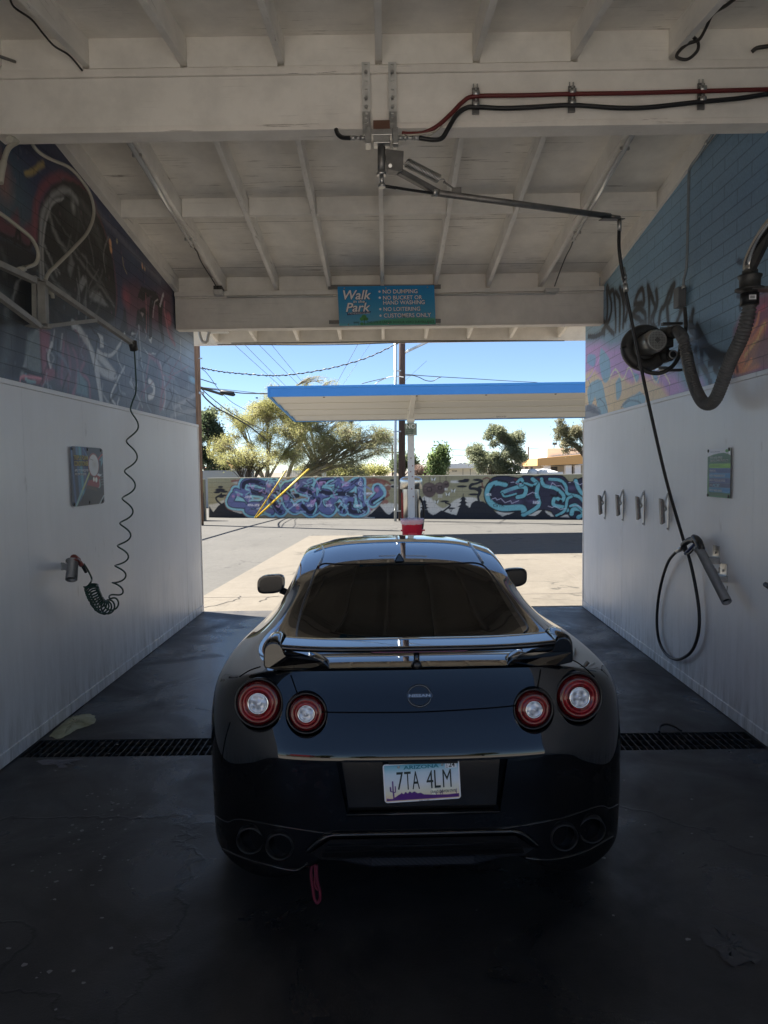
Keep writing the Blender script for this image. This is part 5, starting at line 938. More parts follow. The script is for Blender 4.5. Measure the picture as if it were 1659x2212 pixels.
Y = 33; tree('small_mesquite', 'small crooked tree with thin dark trunks behind the wall at left', (onY(535, 1040, Y).x, Y, 0), cl(Y, (545, 985, 40, 25), (505, 990, 40, 25), (575, 1000, 30, 18)), 7000, .045, F_palo, .13, 3, 260, barkm, .1, 12, aspect=4, twig_r=.010)
Y = 45; tree('dark_evergreen', 'dark blue green evergreen beside the wooden pole at far left', (onY(450, 1040, Y).x, Y, 0), scat(Y, 30, 13, 10, 8, (435, 900, 40, 50), (462, 925, 22, 30), (445, 965, 50, 42), (470, 990, 30, 25), (440, 1005, 44, 22)), 20000, .085, F_dark, .25, 2, 160, barkm, 0, 15, aspect=2.2)
Y = 58; tree('shrub_bank', 'yellow green shrubs along the wall left of the galvanised pipe', (onY(790, 1040, Y).x, Y, 0), cl(Y, (745, 1018, 30, 13), (790, 1015, 30, 14), (825, 1018, 22, 10), (700, 1018, 30, 14), (660, 1020, 30, 10)), 12000, .09, F_palo, .08, 3, 60, palebark, 0, 17, aspect=2.5, cat='shrubs')
Y = 50; tree('green_tree', 'small bright green tree between the canopy post and the cream building', (onY(945, 1040, Y).x, Y, 0), scat(Y, 16, 8, 6, 6, (945, 998, 24, 24), (960, 988, 20, 18), (938, 1015, 18, 12), (955, 1012, 18, 14)), 13000, .10, F_green, .12, 2, 70, barkm, 0, 19, aspect=2)
Y = 52; tree('olive_tree', 'large grey green olive tree in three rounded masses behind the black graffiti', (onY(1060, 1040, Y).x, Y, 0), scat(Y, 60, 13, 10, 12, (1070, 944, 20, 17), (1107, 947, 20, 18), (1030, 978, 21, 16), (1088, 985, 34, 30), (1110, 990, 24, 30), (1060, 1008, 36, 20), (1090, 1015, 38, 14), (1070, 944, 20, 17), (1107, 947, 20, 18), (1030, 978, 21, 16)), 52000, .07, F_olive, .16, 3, 200, barkm, 0, 21, aspect=2.5)
Y = 47; tree('sparse_tree', 'sparse tree with airy grey green crown beside the right wall edge', (onY(1290, 1040, Y).x, Y, 0), scat(Y, 24, 11, 8, 4, (1232, 925, 34, 30), (1225, 950, 30, 30), (1265, 940, 46, 50), (1238, 982, 24, 12)), 11000, .07, F_sp, .2, 3, 330, barkm, .3, 23, aspect=2.5, twig_r=.016)
Y = 60; tree('dry_bush', 'dry pinkish bush between the white post and the bright green tree', (onY(915, 1040, Y).x, Y, 0), cl(Y, (905, 1015, 16, 13), (925, 1017, 14, 14), (893, 1018, 10, 10)), 5000, .06, F_pink, .06, 3, 200, palebark, 0, 25, aspect=4, cat='bush')
Y = 70; tree('far_tree', 'far dark tree half hidden by the brown pole', (onY(868, 1040, Y).x, Y, 0), cl(Y, (862, 1000, 14, 16), (885, 992, 14, 14), (895, 1005, 10, 12), (850, 1005, 9, 10)), 6000, .12, F_dark, .15, 2, 60, barkm, 0, 27, aspect=2.2)
# trees behind the camera, reflected in the paint
for k, (x, y, s_) in enumerate(((-9, -30, 1.0), (-3.5, -33, .8), (9, -31, 1.1))):
    tree('rear_tree', ['round tree left of the rear pole behind the bay', 'small tree between the houses behind the bay', 'tall round tree right of the lot behind the bay'][k], (x, y, 0), [((x, y, 3.2*s_), (1.9*s_, 1.9*s_, 1.4*s_)), ((x+.9, y, 4.2*s_), (1.3*s_, 1.3*s_, 1.1*s_))], 3500, .16, F_dark, .2, 2, 20, barkm, 0, 30+k, aspect=2, group='trees reflected in the car')
# ================================================================ FIXTURES ON THE RIDGE BEAM
bp = lambda x, y, Y=4.49: onY(x, y, Y)
# swing boom
c0 = bp(824, 300, 4.55); t = thing('wash_boom', 'grey steel swing boom with coil spring hanging from the centre of the ridge beam', 'boom', (c0.x, 4.55, c0.z))
for x in (790, 847):
    a = bp(x, 135); e = bp(x, 243); w_ = .025; b = MB()
    def slot_strap(x0, z0, z1, n, m_, Y0, Y1):
        # channel strut made with its slots open
        b = MB(); step = (z1-z0)/n
        b.box(x0-w_, x0-.009, Y0, Y1, z0, z1); b.box(x0+.009, x0+w_, Y0, Y1, z0, z1)
        for k in range(n+1): zc = z0+step*k; b.box(x0-.0088, x0+.0088, Y0+.0005, Y1, max(z0, zc-step*.22), min(z1, zc+step*.22))
        b.box(x0-w_+.001, x0+w_-.001, Y1+.0005, Y1+.002, z0, z1)
        return b.build('strut_strap', m_, t)
    slot_strap(a.x, e.z, a.z, 6, 'whitesteel', 4.484, 4.4945)
    e2 = bp(x+3, 293, 4.48); slot_strap(a.x, e2.z, e.z-.004, 5, 'steel', 4.470, 4.4825)
    for y in (157, 213, 232): q = bp(x, y); MB().cyl((a.x, 4.484, q.z), (a.x, 4.474, q.z), .011, 6).build('bolt', 'steel', t)
a = bp(789, 285, 4.44); e = bp(860, 320, 4.44)
MB().box(a.x, a.x+.035, 4.38, 4.46, e.z, a.z).box(e.x-.035, e.x, 4.38, 4.46, e.z, a.z).box(a.x+.0355, e.x-.0355, 4.385, 4.46, a.z-.045, a.z-.008).box(a.x+.05, e.x-.05, 4.375, 4.455, e.z+.004, a.z-.05).build('mounting_bracket', 'steel', t, bevel=.003)
MB().box(a.x+.05, e.x-.05, 4.40, 4.47, a.z-.006, a.z+.05).build('rusty_spacer', mat('rusty_spacer', (.12, .06, .04), .8), t)
sw = bp(824, 318, 4.42); sb = bp(824, 372, 4.42)
MB().tube([sw, sb], .024, 16).build('swivel_pipe', 'dullsteel', t)
b = MB().tube([sb, sb-Vector((0, 0, .02))], .03, 8).tube([sb-Vector((0, 0, .02)), bp(825, 396, 4.42)], .013, 8).tube([bp(825, 397, 4.42), bp(825, 405, 4.42)], .022, 8); b.build('swivel_fitting', 'steel', t)
p1, p2, p3, p4 = bp(831, 325, 4.42), bp(872, 329, 4.44), bp(870, 373, 4.44), bp(836, 370, 4.42)
b = MB(); vs = [p1, p2, p3, p4]; th = Vector((0, .05, 0)); b.add([p-Vector((0, .02, 0)) for p in vs]+[p+th for p in vs], [(0, 3, 2, 1), (4, 5, 6, 7)]+[(i, (i+1) % 4, 4+(i+1) % 4, 4+i) for i in range(4)]); b.build('spring_housing', 'dullsteel', t, bevel=.003)
MB().cyl(bp(843, 358, 4.40), bp(843, 358, 4.385), .012, 8).build('bolt', 'steel', t)
tip = onY(1338, 470, 5.2); ja = onY(937, 416, 4.58); 
MB().bar(onY(862, 371, 4.45), ja+Vector((.03, .01, 0)), .035, .035).build('lower_strut', 'dullsteel', t)
d = tip-ja; ax = d.normalized()
b = MB().tube([ja, tip-ax*.09], .021, 14); b.build('boom_arm', 'dullsteel', t)
MB().tube([ja-ax*.01, ja+ax*.02], .027, 14).build('collar', 'steel', t)
b = MB().tube([tip-ax*.09, tip], .014, 10).bar(tip-ax*.17-Vector((0, 0, .03)), tip+ax*.03-Vector((0, 0, .012)), .05, .006).build('tip_bracket', 'dullsteel', t)
s0, s1 = bp(876, 350, 4.46), onY(950, 388, 4.60); b = MB(); n = 24; pts = []
u = (s1-s0).normalized(); e1 = u.cross(Vector((0, 0, 1))).normalized(); e2_ = u.cross(e1)
for i in range(n*12+1): f_ = i/(n*12); an = i/12*6.283; pts.append(s0.lerp(s1, .04+.92*f_)+(e1*math.cos(an)+e2_*math.sin(an))*.026)
b.tube(pts, .0042, 6).build('spring', 'steel', t)
MB().tube(smooth_path([s0-u*.02, s0-u*.01+e2_*.02, s0+u*.01+e1*.026], 5), .004, 6).tube(smooth_path([s1, s1+u*.03-e2_*.015, s1+u*.045, s1+u*.03+e2_*.01], 5), .004, 6).build('spring_hook', 'steel', t)
sbr = onY(986, 415, 4.66); MB().bar(s1+u*.03, sbr+Vector((0, 0, .01)), .012, .006).box(sbr.x-.03, sbr.x+.03, sbr.y-.02, sbr.y+.02, sbr.z-.02, sbr.z+.022).build('spring_anchor', 'dullsteel', t)
MB().tube([bp(826, 401, 4.42), bp(855, 406, 4.44)], .010, 8).tube(smooth_path([bp(853, 405, 4.44), bp(890, 411, 4.5), ja+Vector((0, 0, -.005))], 6), .009, 8).build('feed_hose', 'black', t)
b = MB()
for (xa, xb, r) in ((858, 872, .014), (873, 878, .018), (879, 893, .012), (894, 905, .015)): b.tube([bp(xa, 298, 4.42), bp(xb, 298.4, 4.42)], r, 6)
b.build('hose_fitting', 'steel', t); b = MB()
for (xa, xb, r) in ((778, 790, .014), (767, 779, .011), (757, 768, .014)): b.tube([bp(xa, 298, 4.42), bp(xb, 298.4, 4.42)], r, 6)
b.build('hose_fitting', 'steel', t)
# hose drop from the boom to the spray gun
hp = [onY(1338, 478, 5.2), onY(1337, 530, 5.2), onY(1342, 575, 5.22), onY(1349, 610, 5.25), onY(1360, 665, 5.28), onY(1395, 830, 5.4), onY(1437, 1020, 5.5), onR(1476, 1168, .16)]
t = thing('pressure_hose', 'black high pressure hose hanging from the boom tip to the spray gun and looping down', 'hose', tuple(hp[0]))
MB().tube(smooth_path(hp[:4], 6), .013, 8).build('whip_hose', 'black', t)
MB().tube([onY(1338, 471, 5.2), onY(1338, 500, 5.2)], .016, 8).build('coupling', 'steel', t); b = MB()
for (ya, yb2, r) in ((578, 592, .018), (594, 602, .022), (604, 612, .016), (614, 628, .019)): b.tube([onY(1345+(ya-578)*.16, ya, 5.25), onY(1345+(yb2-578)*.16, yb2+2, 5.25)], r, 8)
b.build('coupling', 'steel', t)
lp_ = [onR(*q, .16) for q in ((1350, 628), (1353, 645), (1372, 730), (1403, 880), (1440, 1040), (1476, 1160), (1490, 1190))]
for i, p in enumerate(lp_[:5]): lp_[i] = lp_[i].lerp(smooth_path(hp, 1)[min(i+3, 6)], .0)
hose = [onY(1351, 628, 5.26), onY(1372, 730, 5.33), onY(1403, 880, 5.42), onY(1440, 1040, 5.5), onR(1476, 1165, .13), onR(1490, 1210, .10), onR(1502, 1265, .07), onR(1510, 1320, .06), onR(1509, 1365, .06), onR(1497, 1402, .06), onR(1478, 1420, .06), onR(1458, 1424, .06), onR(1438, 1412, .06), onR(1424, 1385, .06), onR(1419, 1345, .06), onR(1422, 1295, .06), onR(1431, 1250, .07), onR(1444, 1213, .08), onR(1460, 1193, .10), onR(1474, 1184, .13)]
MB().tube(smooth_path(hose, 7), .0125, 10).build('hose', 'black', t)
# spray gun resting in its steel tube holder
gk = lambda x, y, o=.12: onR(x, y, o)
t = thing('spray_gun', 'black trigger spray gun stuck in the grey holder tube on the right wall', 'spray gun', tuple(gk(1490, 1170)))
b = MB().tube(smooth_path([gk(1476, 1178), gk(1484, 1170), gk(1493, 1166), gk(1502, 1168)], 5), .024, 10); b.tube(smooth_path([gk(1498, 1160), gk(1506, 1166), gk(1512, 1178), gk(1516, 1188)], 5), 0, 12, True, [.022+.008*math.sin(i/15*3.14) for i in range(16)])
b.build('gun_body', 'castblack', t); MB().tube(smooth_path([gk(1476, 1180), gk(1479, 1192), gk(1488, 1196), gk(1498, 1186), gk(1503, 1179)], 5), .009, 8).build('trigger_guard', 'castblack', t)
MB().tube(smooth_path([gk(1480, 1196), gk(1490, 1186), gk(1500, 1176)], 4), .012, 8).build('trigger', 'navy', t); MB().tube([gk(1463, 1190, .11), gk(1475, 1184, .12)], .02, 8).build('swivel', 'steel', t)
h0, h1 = gk(1510, 1184, .12), gk(1570, 1300, .12)
t = thing('gun_holder', 'slanting grey steel tube holder for the spray gun on the right wall', 'holder', tuple(h0)); ax = (h1-h0).normalized()
MB().lathe(h0, ax, [(0, .034), (.0, .040), (.015, .040), (.018, .034), ((h1-h0).length, .034), ((h1-h0).length, .030), (.02, .030)], 28).build('tube', spotted('zinc_tube', (.20, .20, .20), (.27, .27, .265), 10, .5, .2), t)
MB().lathe(h1-ax*.03, ax, [(0, .0295), (0, 0)], 20).build('tube_shadow', 'black', t)
for (x, y) in ((1543, 1203), (1559, 1242)):
    q = gk(x, y, .03); qq = gk(x-12, y+2, .10); b = MB(); b.obox(q+Vector((-.03, -.03, -.02)), (.05, 0, 0), (0, .05, 0), (0, 0, .022)); wl_ = gk(x+4, y-6, .0275); b.obox(wl_+Vector((0, 0, -.0)), (.003, 0, 0), (0, .05, 0), (0, 0, .065)); b.cyl(wl_+Vector((-.004, 0, .012)), wl_+Vector((-.012, 0, .012)), .01, 6); b.build('bracket', 'steel', t, bevel=.002)
b = MB()
for (x, y) in ((1553, 1222), (1570, 1262)): b.tube(smooth_path([gk(x-8, y+6, .08), gk(x-1, y+16, .07), gk(x+1, y+4, .05)], 5), .004, 6)
b.build('wire_clip', 'steel', t)
# red and black supply hoses along the ridge beam
P_ = [bp(868, 288, 4.45), bp(885, 289, 4.45), bp(915, 287, 4.46), bp(945, 272, 4.46), bp(975, 245, 4.46), bp(1000, 220, 4.46), bp(1027, 208, 4.46), bp(1130, 206, 4.46), bp(1234, 203, 4.46), bp(1370, 201, 4.46), bp(1513, 197, 4.46), bp(1700, 192, 4.46)]
tag(MB().tube(smooth_path(P_, 6), .0135, 8).build('supply_hose', 'red'), 'dark red supply hose running along the ridge beam to the right', 'hose', 'supply hoses clipped to the ridge beam')
P_ = [bp(905, 298, 4.42), bp(935, 302, 4.42), bp(955, 298, 4.43), bp(968, 278, 4.44), bp(985, 250, 4.45), bp(1005, 234, 4.46), bp(1027, 231, 4.46), bp(1090, 234, 4.46), bp(1160, 231, 4.46), bp(1234, 227, 4.46), bp(1330, 233, 4.46), bp(1400, 232, 4.46), bp(1513, 220, 4.46), bp(1600, 212, 4.46), bp(1700, 196, 4.46)]
tag(MB().tube(smooth_path(P_, 6), .0145, 8).build('supply_hose', 'black'), 'black supply hose sagging between clamps under the red one', 'hose', 'supply hoses clipped to the ridge beam')
tag(MB().tube(smooth_path([bp(757, 298, 4.42), bp(740, 297, 4.44), bp(730, 290, 4.46), bp(726, 280, 4.48)], 6), .014, 8).build('stub_hose', 'black'), 'short black hose curling up under the beam left of the boom mount', 'hose')
tag(MB().tube(smooth_path([bp(862, 292, 4.43), bp(900, 291, 4.43), bp(935, 285, 4.44), bp(950, 275, 4.45)], 6), .005, 6).tube(smooth_path([bp(900, 298, 4.43), bp(930, 292, 4.44), bp(955, 272, 4.46)], 6), .004, 6).build('clear_tubing', mat('clear_tubing', (.5, .46, .40), .3)), 'thin clear tubing beside the hose fittings of the boom mount', 'tubing')
gc = 'hose clamps on the ridge beam'; cn = ['steel hose clamp nearest the boom mount on the ridge beam', 'middle steel hose clamp of the three on the ridge beam', 'steel hose clamp nearest the right wall on the ridge beam']
q0 = bp(1027, 218, 4.49); t = thing('hose_clamp', cn[0], 'clamp', (0, 0, 0), group=gc, world=False)
MB().box(-.022, .022, -.012, -.001, -.085, .075).build('rail', 'dullsteel', t, bevel=.002); b = MB()
for z_, sx_ in ((.03, 1), (-.035, 1)): b.lathe((-.02, -.026, z_), (1, 0, 0), [(0, .017), (0, .021), (.04, .021), (.04, .017)], 14); b.cyl((0, -.03, z_+.02), (0, -.03, z_+.034), .007, 6)
b.build('pipe_clip', 'steel', t); b = MB()
for x in (-.012, .012): b.box(x-.004, x+.004, -.008, -.002, .0755, .10)
b.build('prong', 'steel', t)
t.location = q0; dup(t, bp(1234, 214, 4.49), cn[1]); dup(t, bp(1513, 208, 4.49), cn[2])
# near cables at the top corners
cab = mat('loose_cable', (.03, .028, .026), .5)
tag(MB().tube(smooth_path([onY(20, -10, 3.9), onY(30, 15, 4.0), onY(68, 42, 4.1), onY(95, 75, 4.2), onY(118, 100, 4.3), onY(150, 120, 4.4), onY(178, 153, 4.49)], 6), .006, 6).build('loose_cable', cab), 'black cable along the ceiling rafter in the top left corner', 'cable', 'loose cables at the ceiling corners')
tag(MB().tube(smooth_path([onY(1590, -5, 3.9), onY(1568, 12, 4.0), onY(1540, 30, 4.1), onY(1525, 60, 4.2), onY(1510, 85, 4.3), onY(1485, 95, 4.35), onY(1466, 112, 4.4), onY(1463, 124, 4.42), onY(1485, 128, 4.42), onY(1506, 110, 4.42), onY(1508, 92, 4.42), onY(1498, 80, 4.40)], 6), .010, 6).build('loose_cable', cab), 'black cable looping down behind the rafter in the top right corner', 'cable', 'loose cables at the ceiling corners')
tag(MB().tube(smooth_path([onY(1700, 95, 4.35), onY(1659, 100, 4.4), onY(1635, 104, 4.42), onY(1624, 112, 4.44)], 6), .012, 6).build('loose_cable', cab), 'short cut end of black cable at the right edge above the ridge beam', 'cable', 'loose cables at the ceiling corners')
tag(MB().cyl(onY(0, 122, 4.35), onY(32, 133, 4.48), .010, 8).build('pipe_stub', 'dullsteel'), 'short grey pipe stub above the ridge beam at the left edge', 'pipe')
tag(MB().tube([bp(1210, 272, 4.6), bp(1216, 273, 4.6)], .012, 8).build('knob', 'steel'), 'small steel fitting under the ridge beam right of the boom', 'fitting')
# lamps on the rafters
gl_ = 'tube lamps along the sloping rafters'
for sd, (A, B, C_, D, lb) in enumerate((((272, 297), (414, 530), (268, 288), ((425, 543), (432, 560), (440, 575), (455, 598), (465, 615), (471, 628)), 'clear tube lamp on the sloping rafter near the left wall'), ((1371, 283), (1240, 515), (1378, 268), ((1238, 520), (1232, 536), (1222, 555), (1208, 590), (1198, 618)), 'clear tube lamp on the sloping rafter near the right wall'))):
    def under(x, y): 
        d_ = ray(x, y); best = None
        for k in range(440, 860): 
            Yv = k/100; p = onY(x, y, Yv)
            if p.z >= zb(Yv)-.035: return p
        return onY(x, y, 8)
    a, e = under(*A), under(*B); t = thing('tube_lamp', lb, 'lamp', tuple(a), group=gl_); ax = (e-a).normalized()
    MB().tube([a, e], .019, 14).build('clear_tube', 'tube', t); MB().tube([a+Vector((.012, 0, .014)), e+Vector((.012, 0, .014))], .008, 6).build('backing_strip', 'whitesteel', t)
    MB().tube([a-ax*.07, a-ax*.03, a], .022, 12, True, [.012, .026, .022]).build('end_cap', 'black', t); MB().tube([e, e+ax*.05], .02, 12, True, [.021, .010]).build('end_cap', 'steel', t)
    b = MB()
    for f_ in (.13, .93): q = a.lerp(e, f_); b.box(q.x-.035, q.x+.035, q.y-.008, q.y+.008, q.z-.01, q.z+.014)
    b.build('clip', 'steel', t); pts = [e]+[under(*q) for q in D]
    MB().tube(smooth_path(pts, 5), .007, 6).tube([a-ax*.06, under(*C_) if False else a-ax*.2+Vector((0, 0, .02))], .006, 6).build('cord', 'black', t)
q = onY(474, 632, 8.15); t = thing('lamp_junction_box', 'small white junction box on the far beam below the left tube lamp cord', 'junction box', tuple(q)); MB().box(q.x-.05, q.x+.045, 8.08, 8.2, q.z-.035, q.z+.02).build('box', 'whitesteel', t, bevel=.004); MB().box(q.x-.05, q.x+.045, 8.075, 8.2, q.z+.021, q.z+.06).build('lid', 'castblack', t)
q = onY(1193, 628, 8.15); tag(MB().box(q.x-.09, q.x+.07, 8.1, 8.2, q.z-.02, q.z+.02).build('cover_plate', 'whitesteel', bevel=.004), 'flat white cover plate on the far beam below the right tube lamp', 'cover plate')
q = onY(905, 638, 8.2); tag(MB().tube([onY(490, 641, 8.2), onY(720, 640, 8.2)], .012, 8).build('conduit', 'whitesteel'), 'white conduit along the far beam left of the blue sign', 'conduit', 'white conduits on the far beam')
tag(MB().tube([onY(940, 637, 8.2), onY(1200, 634, 8.2)], .012, 8).build('conduit', 'whitesteel'), 'white conduit along the far beam right of the blue sign', 'conduit', 'white conduits on the far beam')
q = onY(468, 715, 9.2); t = thing('eave_junction_box', 'flat white box and bent pipe under the eave at the left of the opening', 'junction box', tuple(q)); MB().box(q.x-.13, q.x+.15, 9.1, 9.3, q.z-.015, q.z+.03).build('box', 'whitesteel', t, bevel=.004)
MB().tube(smooth_path([onY(455, 712, 9.2), onY(450, 725, 9.2), onY(447, 738, 9.2), onY(438, 738, 9.2), onY(432, 724, 9.2), onY(430, 708, 9.2)], 6), .02, 10).build('pipe', 'whitesteel', t)

# ================================================================ RULES SIGN ON THE FAR BEAM
SY = 8.02; TLp, TRp, BLp = onY(729, 619, SY), onY(938, 616, SY), onY(733, 704, SY); BRp = onY(936, 701, SY)
t = thing('rules_sign', 'blue Walk in the Park car wash rules sign on the far beam', 'sign', tuple((TLp+BRp)/2)); X_ = (TRp-TLp); sw_ = X_.length; X_ = X_.normalized(); Yv = (TLp-BLp); sh_ = Yv.length; Yv = Yv.normalized(); O = BLp
SG = Paint(0, sw_, 0, sh_, .006, (20, 120, 180), 1.15)
for j in range(40): f_ = j/40; SG.poly([(0, sh_*f_), (sw_, sh_*f_), (sw_, sh_*(f_+.03)), (0, sh_*(f_+.03))], tuple(int(a*(1-f_)+b_*f_) for a, b_ in zip((96, 160, 190), (0, 128, 190))), 1)
SG.poly([(0, 0), (sw_, 0), (sw_, sh_*.16), (sw_*.75, sh_*.19), (sw_*.45, sh_*.14), (sw_*.2, sh_*.03), (0, sh_*.02)], (74, 150, 110), .9, .02, False); SG.poly([(0, 0), (sw_*.2, 0), (sw_*.22, sh_*.03), (0, sh_*.06)], (90, 170, 190), 1)
SG.blob((sw_*.26, sh_*.20), .035, (64, 130, 70), 1, .1); SG.blob((sw_*.235, sh_*.17), .024, (70, 140, 76), 1, .1); SG.blob((sw_*.285, sh_*.165), .02, (60, 120, 66), 1, .1); SG.stroke([(sw_*.262, .012), (sw_*.262, sh_*.17)], .008, (50, 90, 60)); SG.blob((sw_*.235, sh_*.05), .02, (70, 140, 76), 1, .1)
SG.stroke([(sw_*.15, sh_*.09), (sw_*.205, sh_*.09)], .008, (30, 80, 80)); SG.stroke([(sw_*.15, sh_*.065), (sw_*.205, sh_*.065)], .008, (30, 80, 80)); SG.stroke([(sw_*.155, sh_*.02), (sw_*.155, sh_*.065)], .006, (30, 80, 80)); SG.stroke([(sw_*.2, sh_*.02), (sw_*.2, sh_*.065)], .006, (30, 80, 80))
pl_o = MB().add([BLp+Vector((0, .008, 0)), BRp+Vector((0, .008, 0)), TRp+Vector((0, .008, 0)), TLp+Vector((0, .008, 0)), BLp+Vector((0, .002, 0)), BRp+Vector((0, .002, 0)), TRp+Vector((0, .002, 0)), TLp+Vector((0, .002, 0))], [(3, 2, 1, 0), (4, 5, 6, 7), (0, 1, 5, 4), (1, 2, 6, 5), (2, 3, 7, 6), (3, 0, 4, 7)]).build('plate', 'steel', t)
painted_sheet('printed_face', SG, 160, 66, lambda a, b_: O+X_*a+Yv*b_, 'graphic', t, lambda i, j: (sw_*i, sh_*j))
nZ = X_.cross(Yv)
def sgt(mb, s, x0, y0, x1, y1, depth=.002, shear=0, off=0): text(mb, s, O+X_*(x0*sw_)+Yv*(y0*sh_), X_, Yv, (x1-x0)*sw_, (y1-y0)*sh_, shear, off, depth)
# sign-space boxes read off the enlargement (0..1, y up)
L_ = [('Walk', .055, .66, .345, .90, .25, 7), ('in the', .155, .575, .275, .65, .2, 0), ('Park', .075, .35, .33, .58, .25, -3)]
bsh, bl_ = MB(), MB()
for (s, x0, y0, x1, y1, sh, r) in L_:
    sgt(bsh, s, x0-.004, y0-.012, x1+.008, y1+.004, .002, sh, .05); sgt(bl_, s, x0, y0, x1, y1, .0035, sh, .018)
B_ = [('NO DUMPING', .465, .80, .825, .905), ('NO BUCKET OR', .465, .645, .87, .75), ('HAND WASHING', .465, .52, .895, .625), ('NO LOITERING', .465, .355, .845, .46), ('CUSTOMERS ONLY', .465, .19, .955, .30)]
for (s, x0, y0, x1, y1) in B_: sgt(bsh, s, x0-.003, y0-.008, x1+.004, y1+.008, .002, 0, .045); sgt(bl_, s, x0, y0, x1, y1, .0035, 0, .015)
for y in (.855, .70, .41, .245): c = O+X_*(.432*sw_)+Yv*(y*sh_); bl_.add([c+nZ*.0035+(X_*math.cos(k*.524)+Yv*math.sin(k*.524))*.013 for k in range(12)], [list(range(12))])
bn = MB().add([O+X_*(a*sw_)+Yv*(b_*sh_)+nZ*.002 for a, b_ in ((.085, .265), (.325, .31), (.335, .365), (.09, .33))], [(0, 1, 2, 3)]); bn.build('ribbon', 'navy', t)
sgt(bl_, 'A NEIGHBORHOOD CAR WASH', .098, .29, .322, .335, .004); bsh.build('letter_shadow', 'navy', t); bl_.build('lettering', 'white', t)
b = MB(); sgt(b, 'THIS SITE IS UNDER 24 HOUR VIDEO SURVEILLANCE', .285, .045, .985, .105, .003); b.build('surveillance_line', 'dkprint', t)
for (x, y) in ((.07, .945), (.5, .94), (.93, .945), (.095, .035), (.51, .045), (.925, .045)): c = O+X_*(x*sw_)+Yv*(y*sh_); MB().lathe(c, nZ, [(0, .009), (.004, .009), (.006, 0)], 10).build('rivet', 'stainless', t)
b = MB(); mt = MB()
for (x0, x1, y) in ((709, 952, 618), (709, 952, 622.5)): b.bar(onY(x0, y, 8.16), onY(x1, y-1, 8.16), .02, .022)
b.bar(onY(711, 696, 8.20), onY(952, 693, 8.20), .02, .04); b.build('mounting_rail', 'dullsteel', t)

# ================================================================ LEFT WALL FITTINGS
lk = lambda x, y, o=.25: onX(x, y, XL+o)
t = thing('foam_brush_boom', 'white steel triangular swing boom on the graffiti wall at left', 'boom', tuple(lk(88, 655, .02)))
m_ = spotted('dull_white_steel', (.24, .235, .22), (.34, .33, .31), 10, .5)
A1, A2 = lk(70, 603, .03), lk(70, 706, .03)
b = MB(); b.bar(lk(80, 600, .04), lk(82, 705, .04), .10, .03, (1, 0, 0)); b.build('wall_plate', m_, t)
b = MB(); b.bar(lk(92, 606, .10), lk(95, 700, .10), .05, .05, (0, 1, 0)); b.build('pivot_post', m_, t)
b = MB(); b.bar(lk(72, 602, .06), lk(95, 606, .14), .07, .008); b.bar(lk(60, 703, .06), lk(106, 710, .14), .07, .008); b.build('pivot_bracket', m_, t)
tipL = lk(289, 744, .28)
b = MB(); b.bar(lk(94, 609, .12), tipL, .038, .034); b.build('boom_arm', m_, t); b = MB(); b.bar(lk(100, 705, .12), lk(207, 692, .22), .028, .026); b.build('brace', m_, t)
b = MB().tube([lk(286, 738, .28), lk(290, 756, .28)], .035, 16); b.build('hose_head', 'castblack', t)
# the second arm, folded back out of the picture towards the camera
A_ = lk(74, 606, .12); A_2 = lk(84, 704, .12); dirn = (lk(0, 572, .16)-A_).normalized(); d2n = (lk(0, 641, .16)-A_2).normalized()
t2 = thing('folded_boom', 'second white steel boom reaching out of the picture at the left edge', 'boom', tuple(A_)); MB().bar(A_, A_+dirn*1.9, .04, .036).build('upper_arm', m_, t2); MB().bar(A_2, A_2+d2n*1.8, .035, .036).build('lower_arm', m_, t2)
# coiled hose
cen = [lk(*q, .26) for q in ((290, 756), (293, 800), (294, 840), (289, 880), (286, 950), (281, 1030), (274, 1110), (267, 1180), (260, 1235), (252, 1280))]+[lk(*q, .24) for q in ((245, 1300), (232, 1312), (217, 1308), (205, 1290), (196, 1264))]+[lk(*q, .2) for q in ((198, 1250), (190, 1232), (181, 1218))]
SP = smooth_path(cen, 30); n = len(SP); cum = [0]
for i in range(1, n): cum.append(cum[-1]+(SP[i]-SP[i-1]).length)
kA, kB = 3*30, 14*30; pts = []; ph = 0
for i in range(n):
    f_ = (i-kA)/(kB-kA)
    if i > 0: 
        y_ = max(0, min(1, f_)); pitch = .30*(1-y_)**1.35*(1 if y_ < .72 else .75)+.021; ph += (cum[i]-cum[i-1])/pitch*6.283 if i > kA and i <= kB else 0
    amp = 0 if i < kA-20 else .052*min(1, (i-kA+20)/40)*(1 if i < kB else max(0, 1-(i-kB)/12)); T_ = (SP[min(i+1, n-1)]-SP[max(i-1, 0)]).normalized(); e1 = T_.cross(Vector((1, .3, 0))).normalized(); e2_ = T_.cross(e1)
    pts.append((SP[i], e1, e2_, amp, ph))
out = []
for i in range(n-1):
    a_, b_ = pts[i], pts[i+1]; steps = max(1, int(abs(b_[4]-a_[4])/.45))
    for k in range(steps): f_ = k/steps; p_ = a_[4]+(b_[4]-a_[4])*f_; am = a_[3]+(b_[3]-a_[3])*f_; out.append(a_[0].lerp(b_[0], f_)+(a_[1]*math.sin(p_)+a_[2]*math.cos(p_)*.9)*am)
tag(MB().tube(out, .0068, 7).build('coil_hose', 'greentube'), 'dark green coiled hose stretched from the left boom tip down to its nozzle', 'coil hose')
q = lk(155, 1232, .16); t = thing('nozzle_holder', 'short grey steel cup holder screwed to the left white wall', 'holder', tuple(q)); ax = (lk(153, 1252, .17)-lk(157, 1212, .15)).normalized(); top = lk(158, 1211, .15)
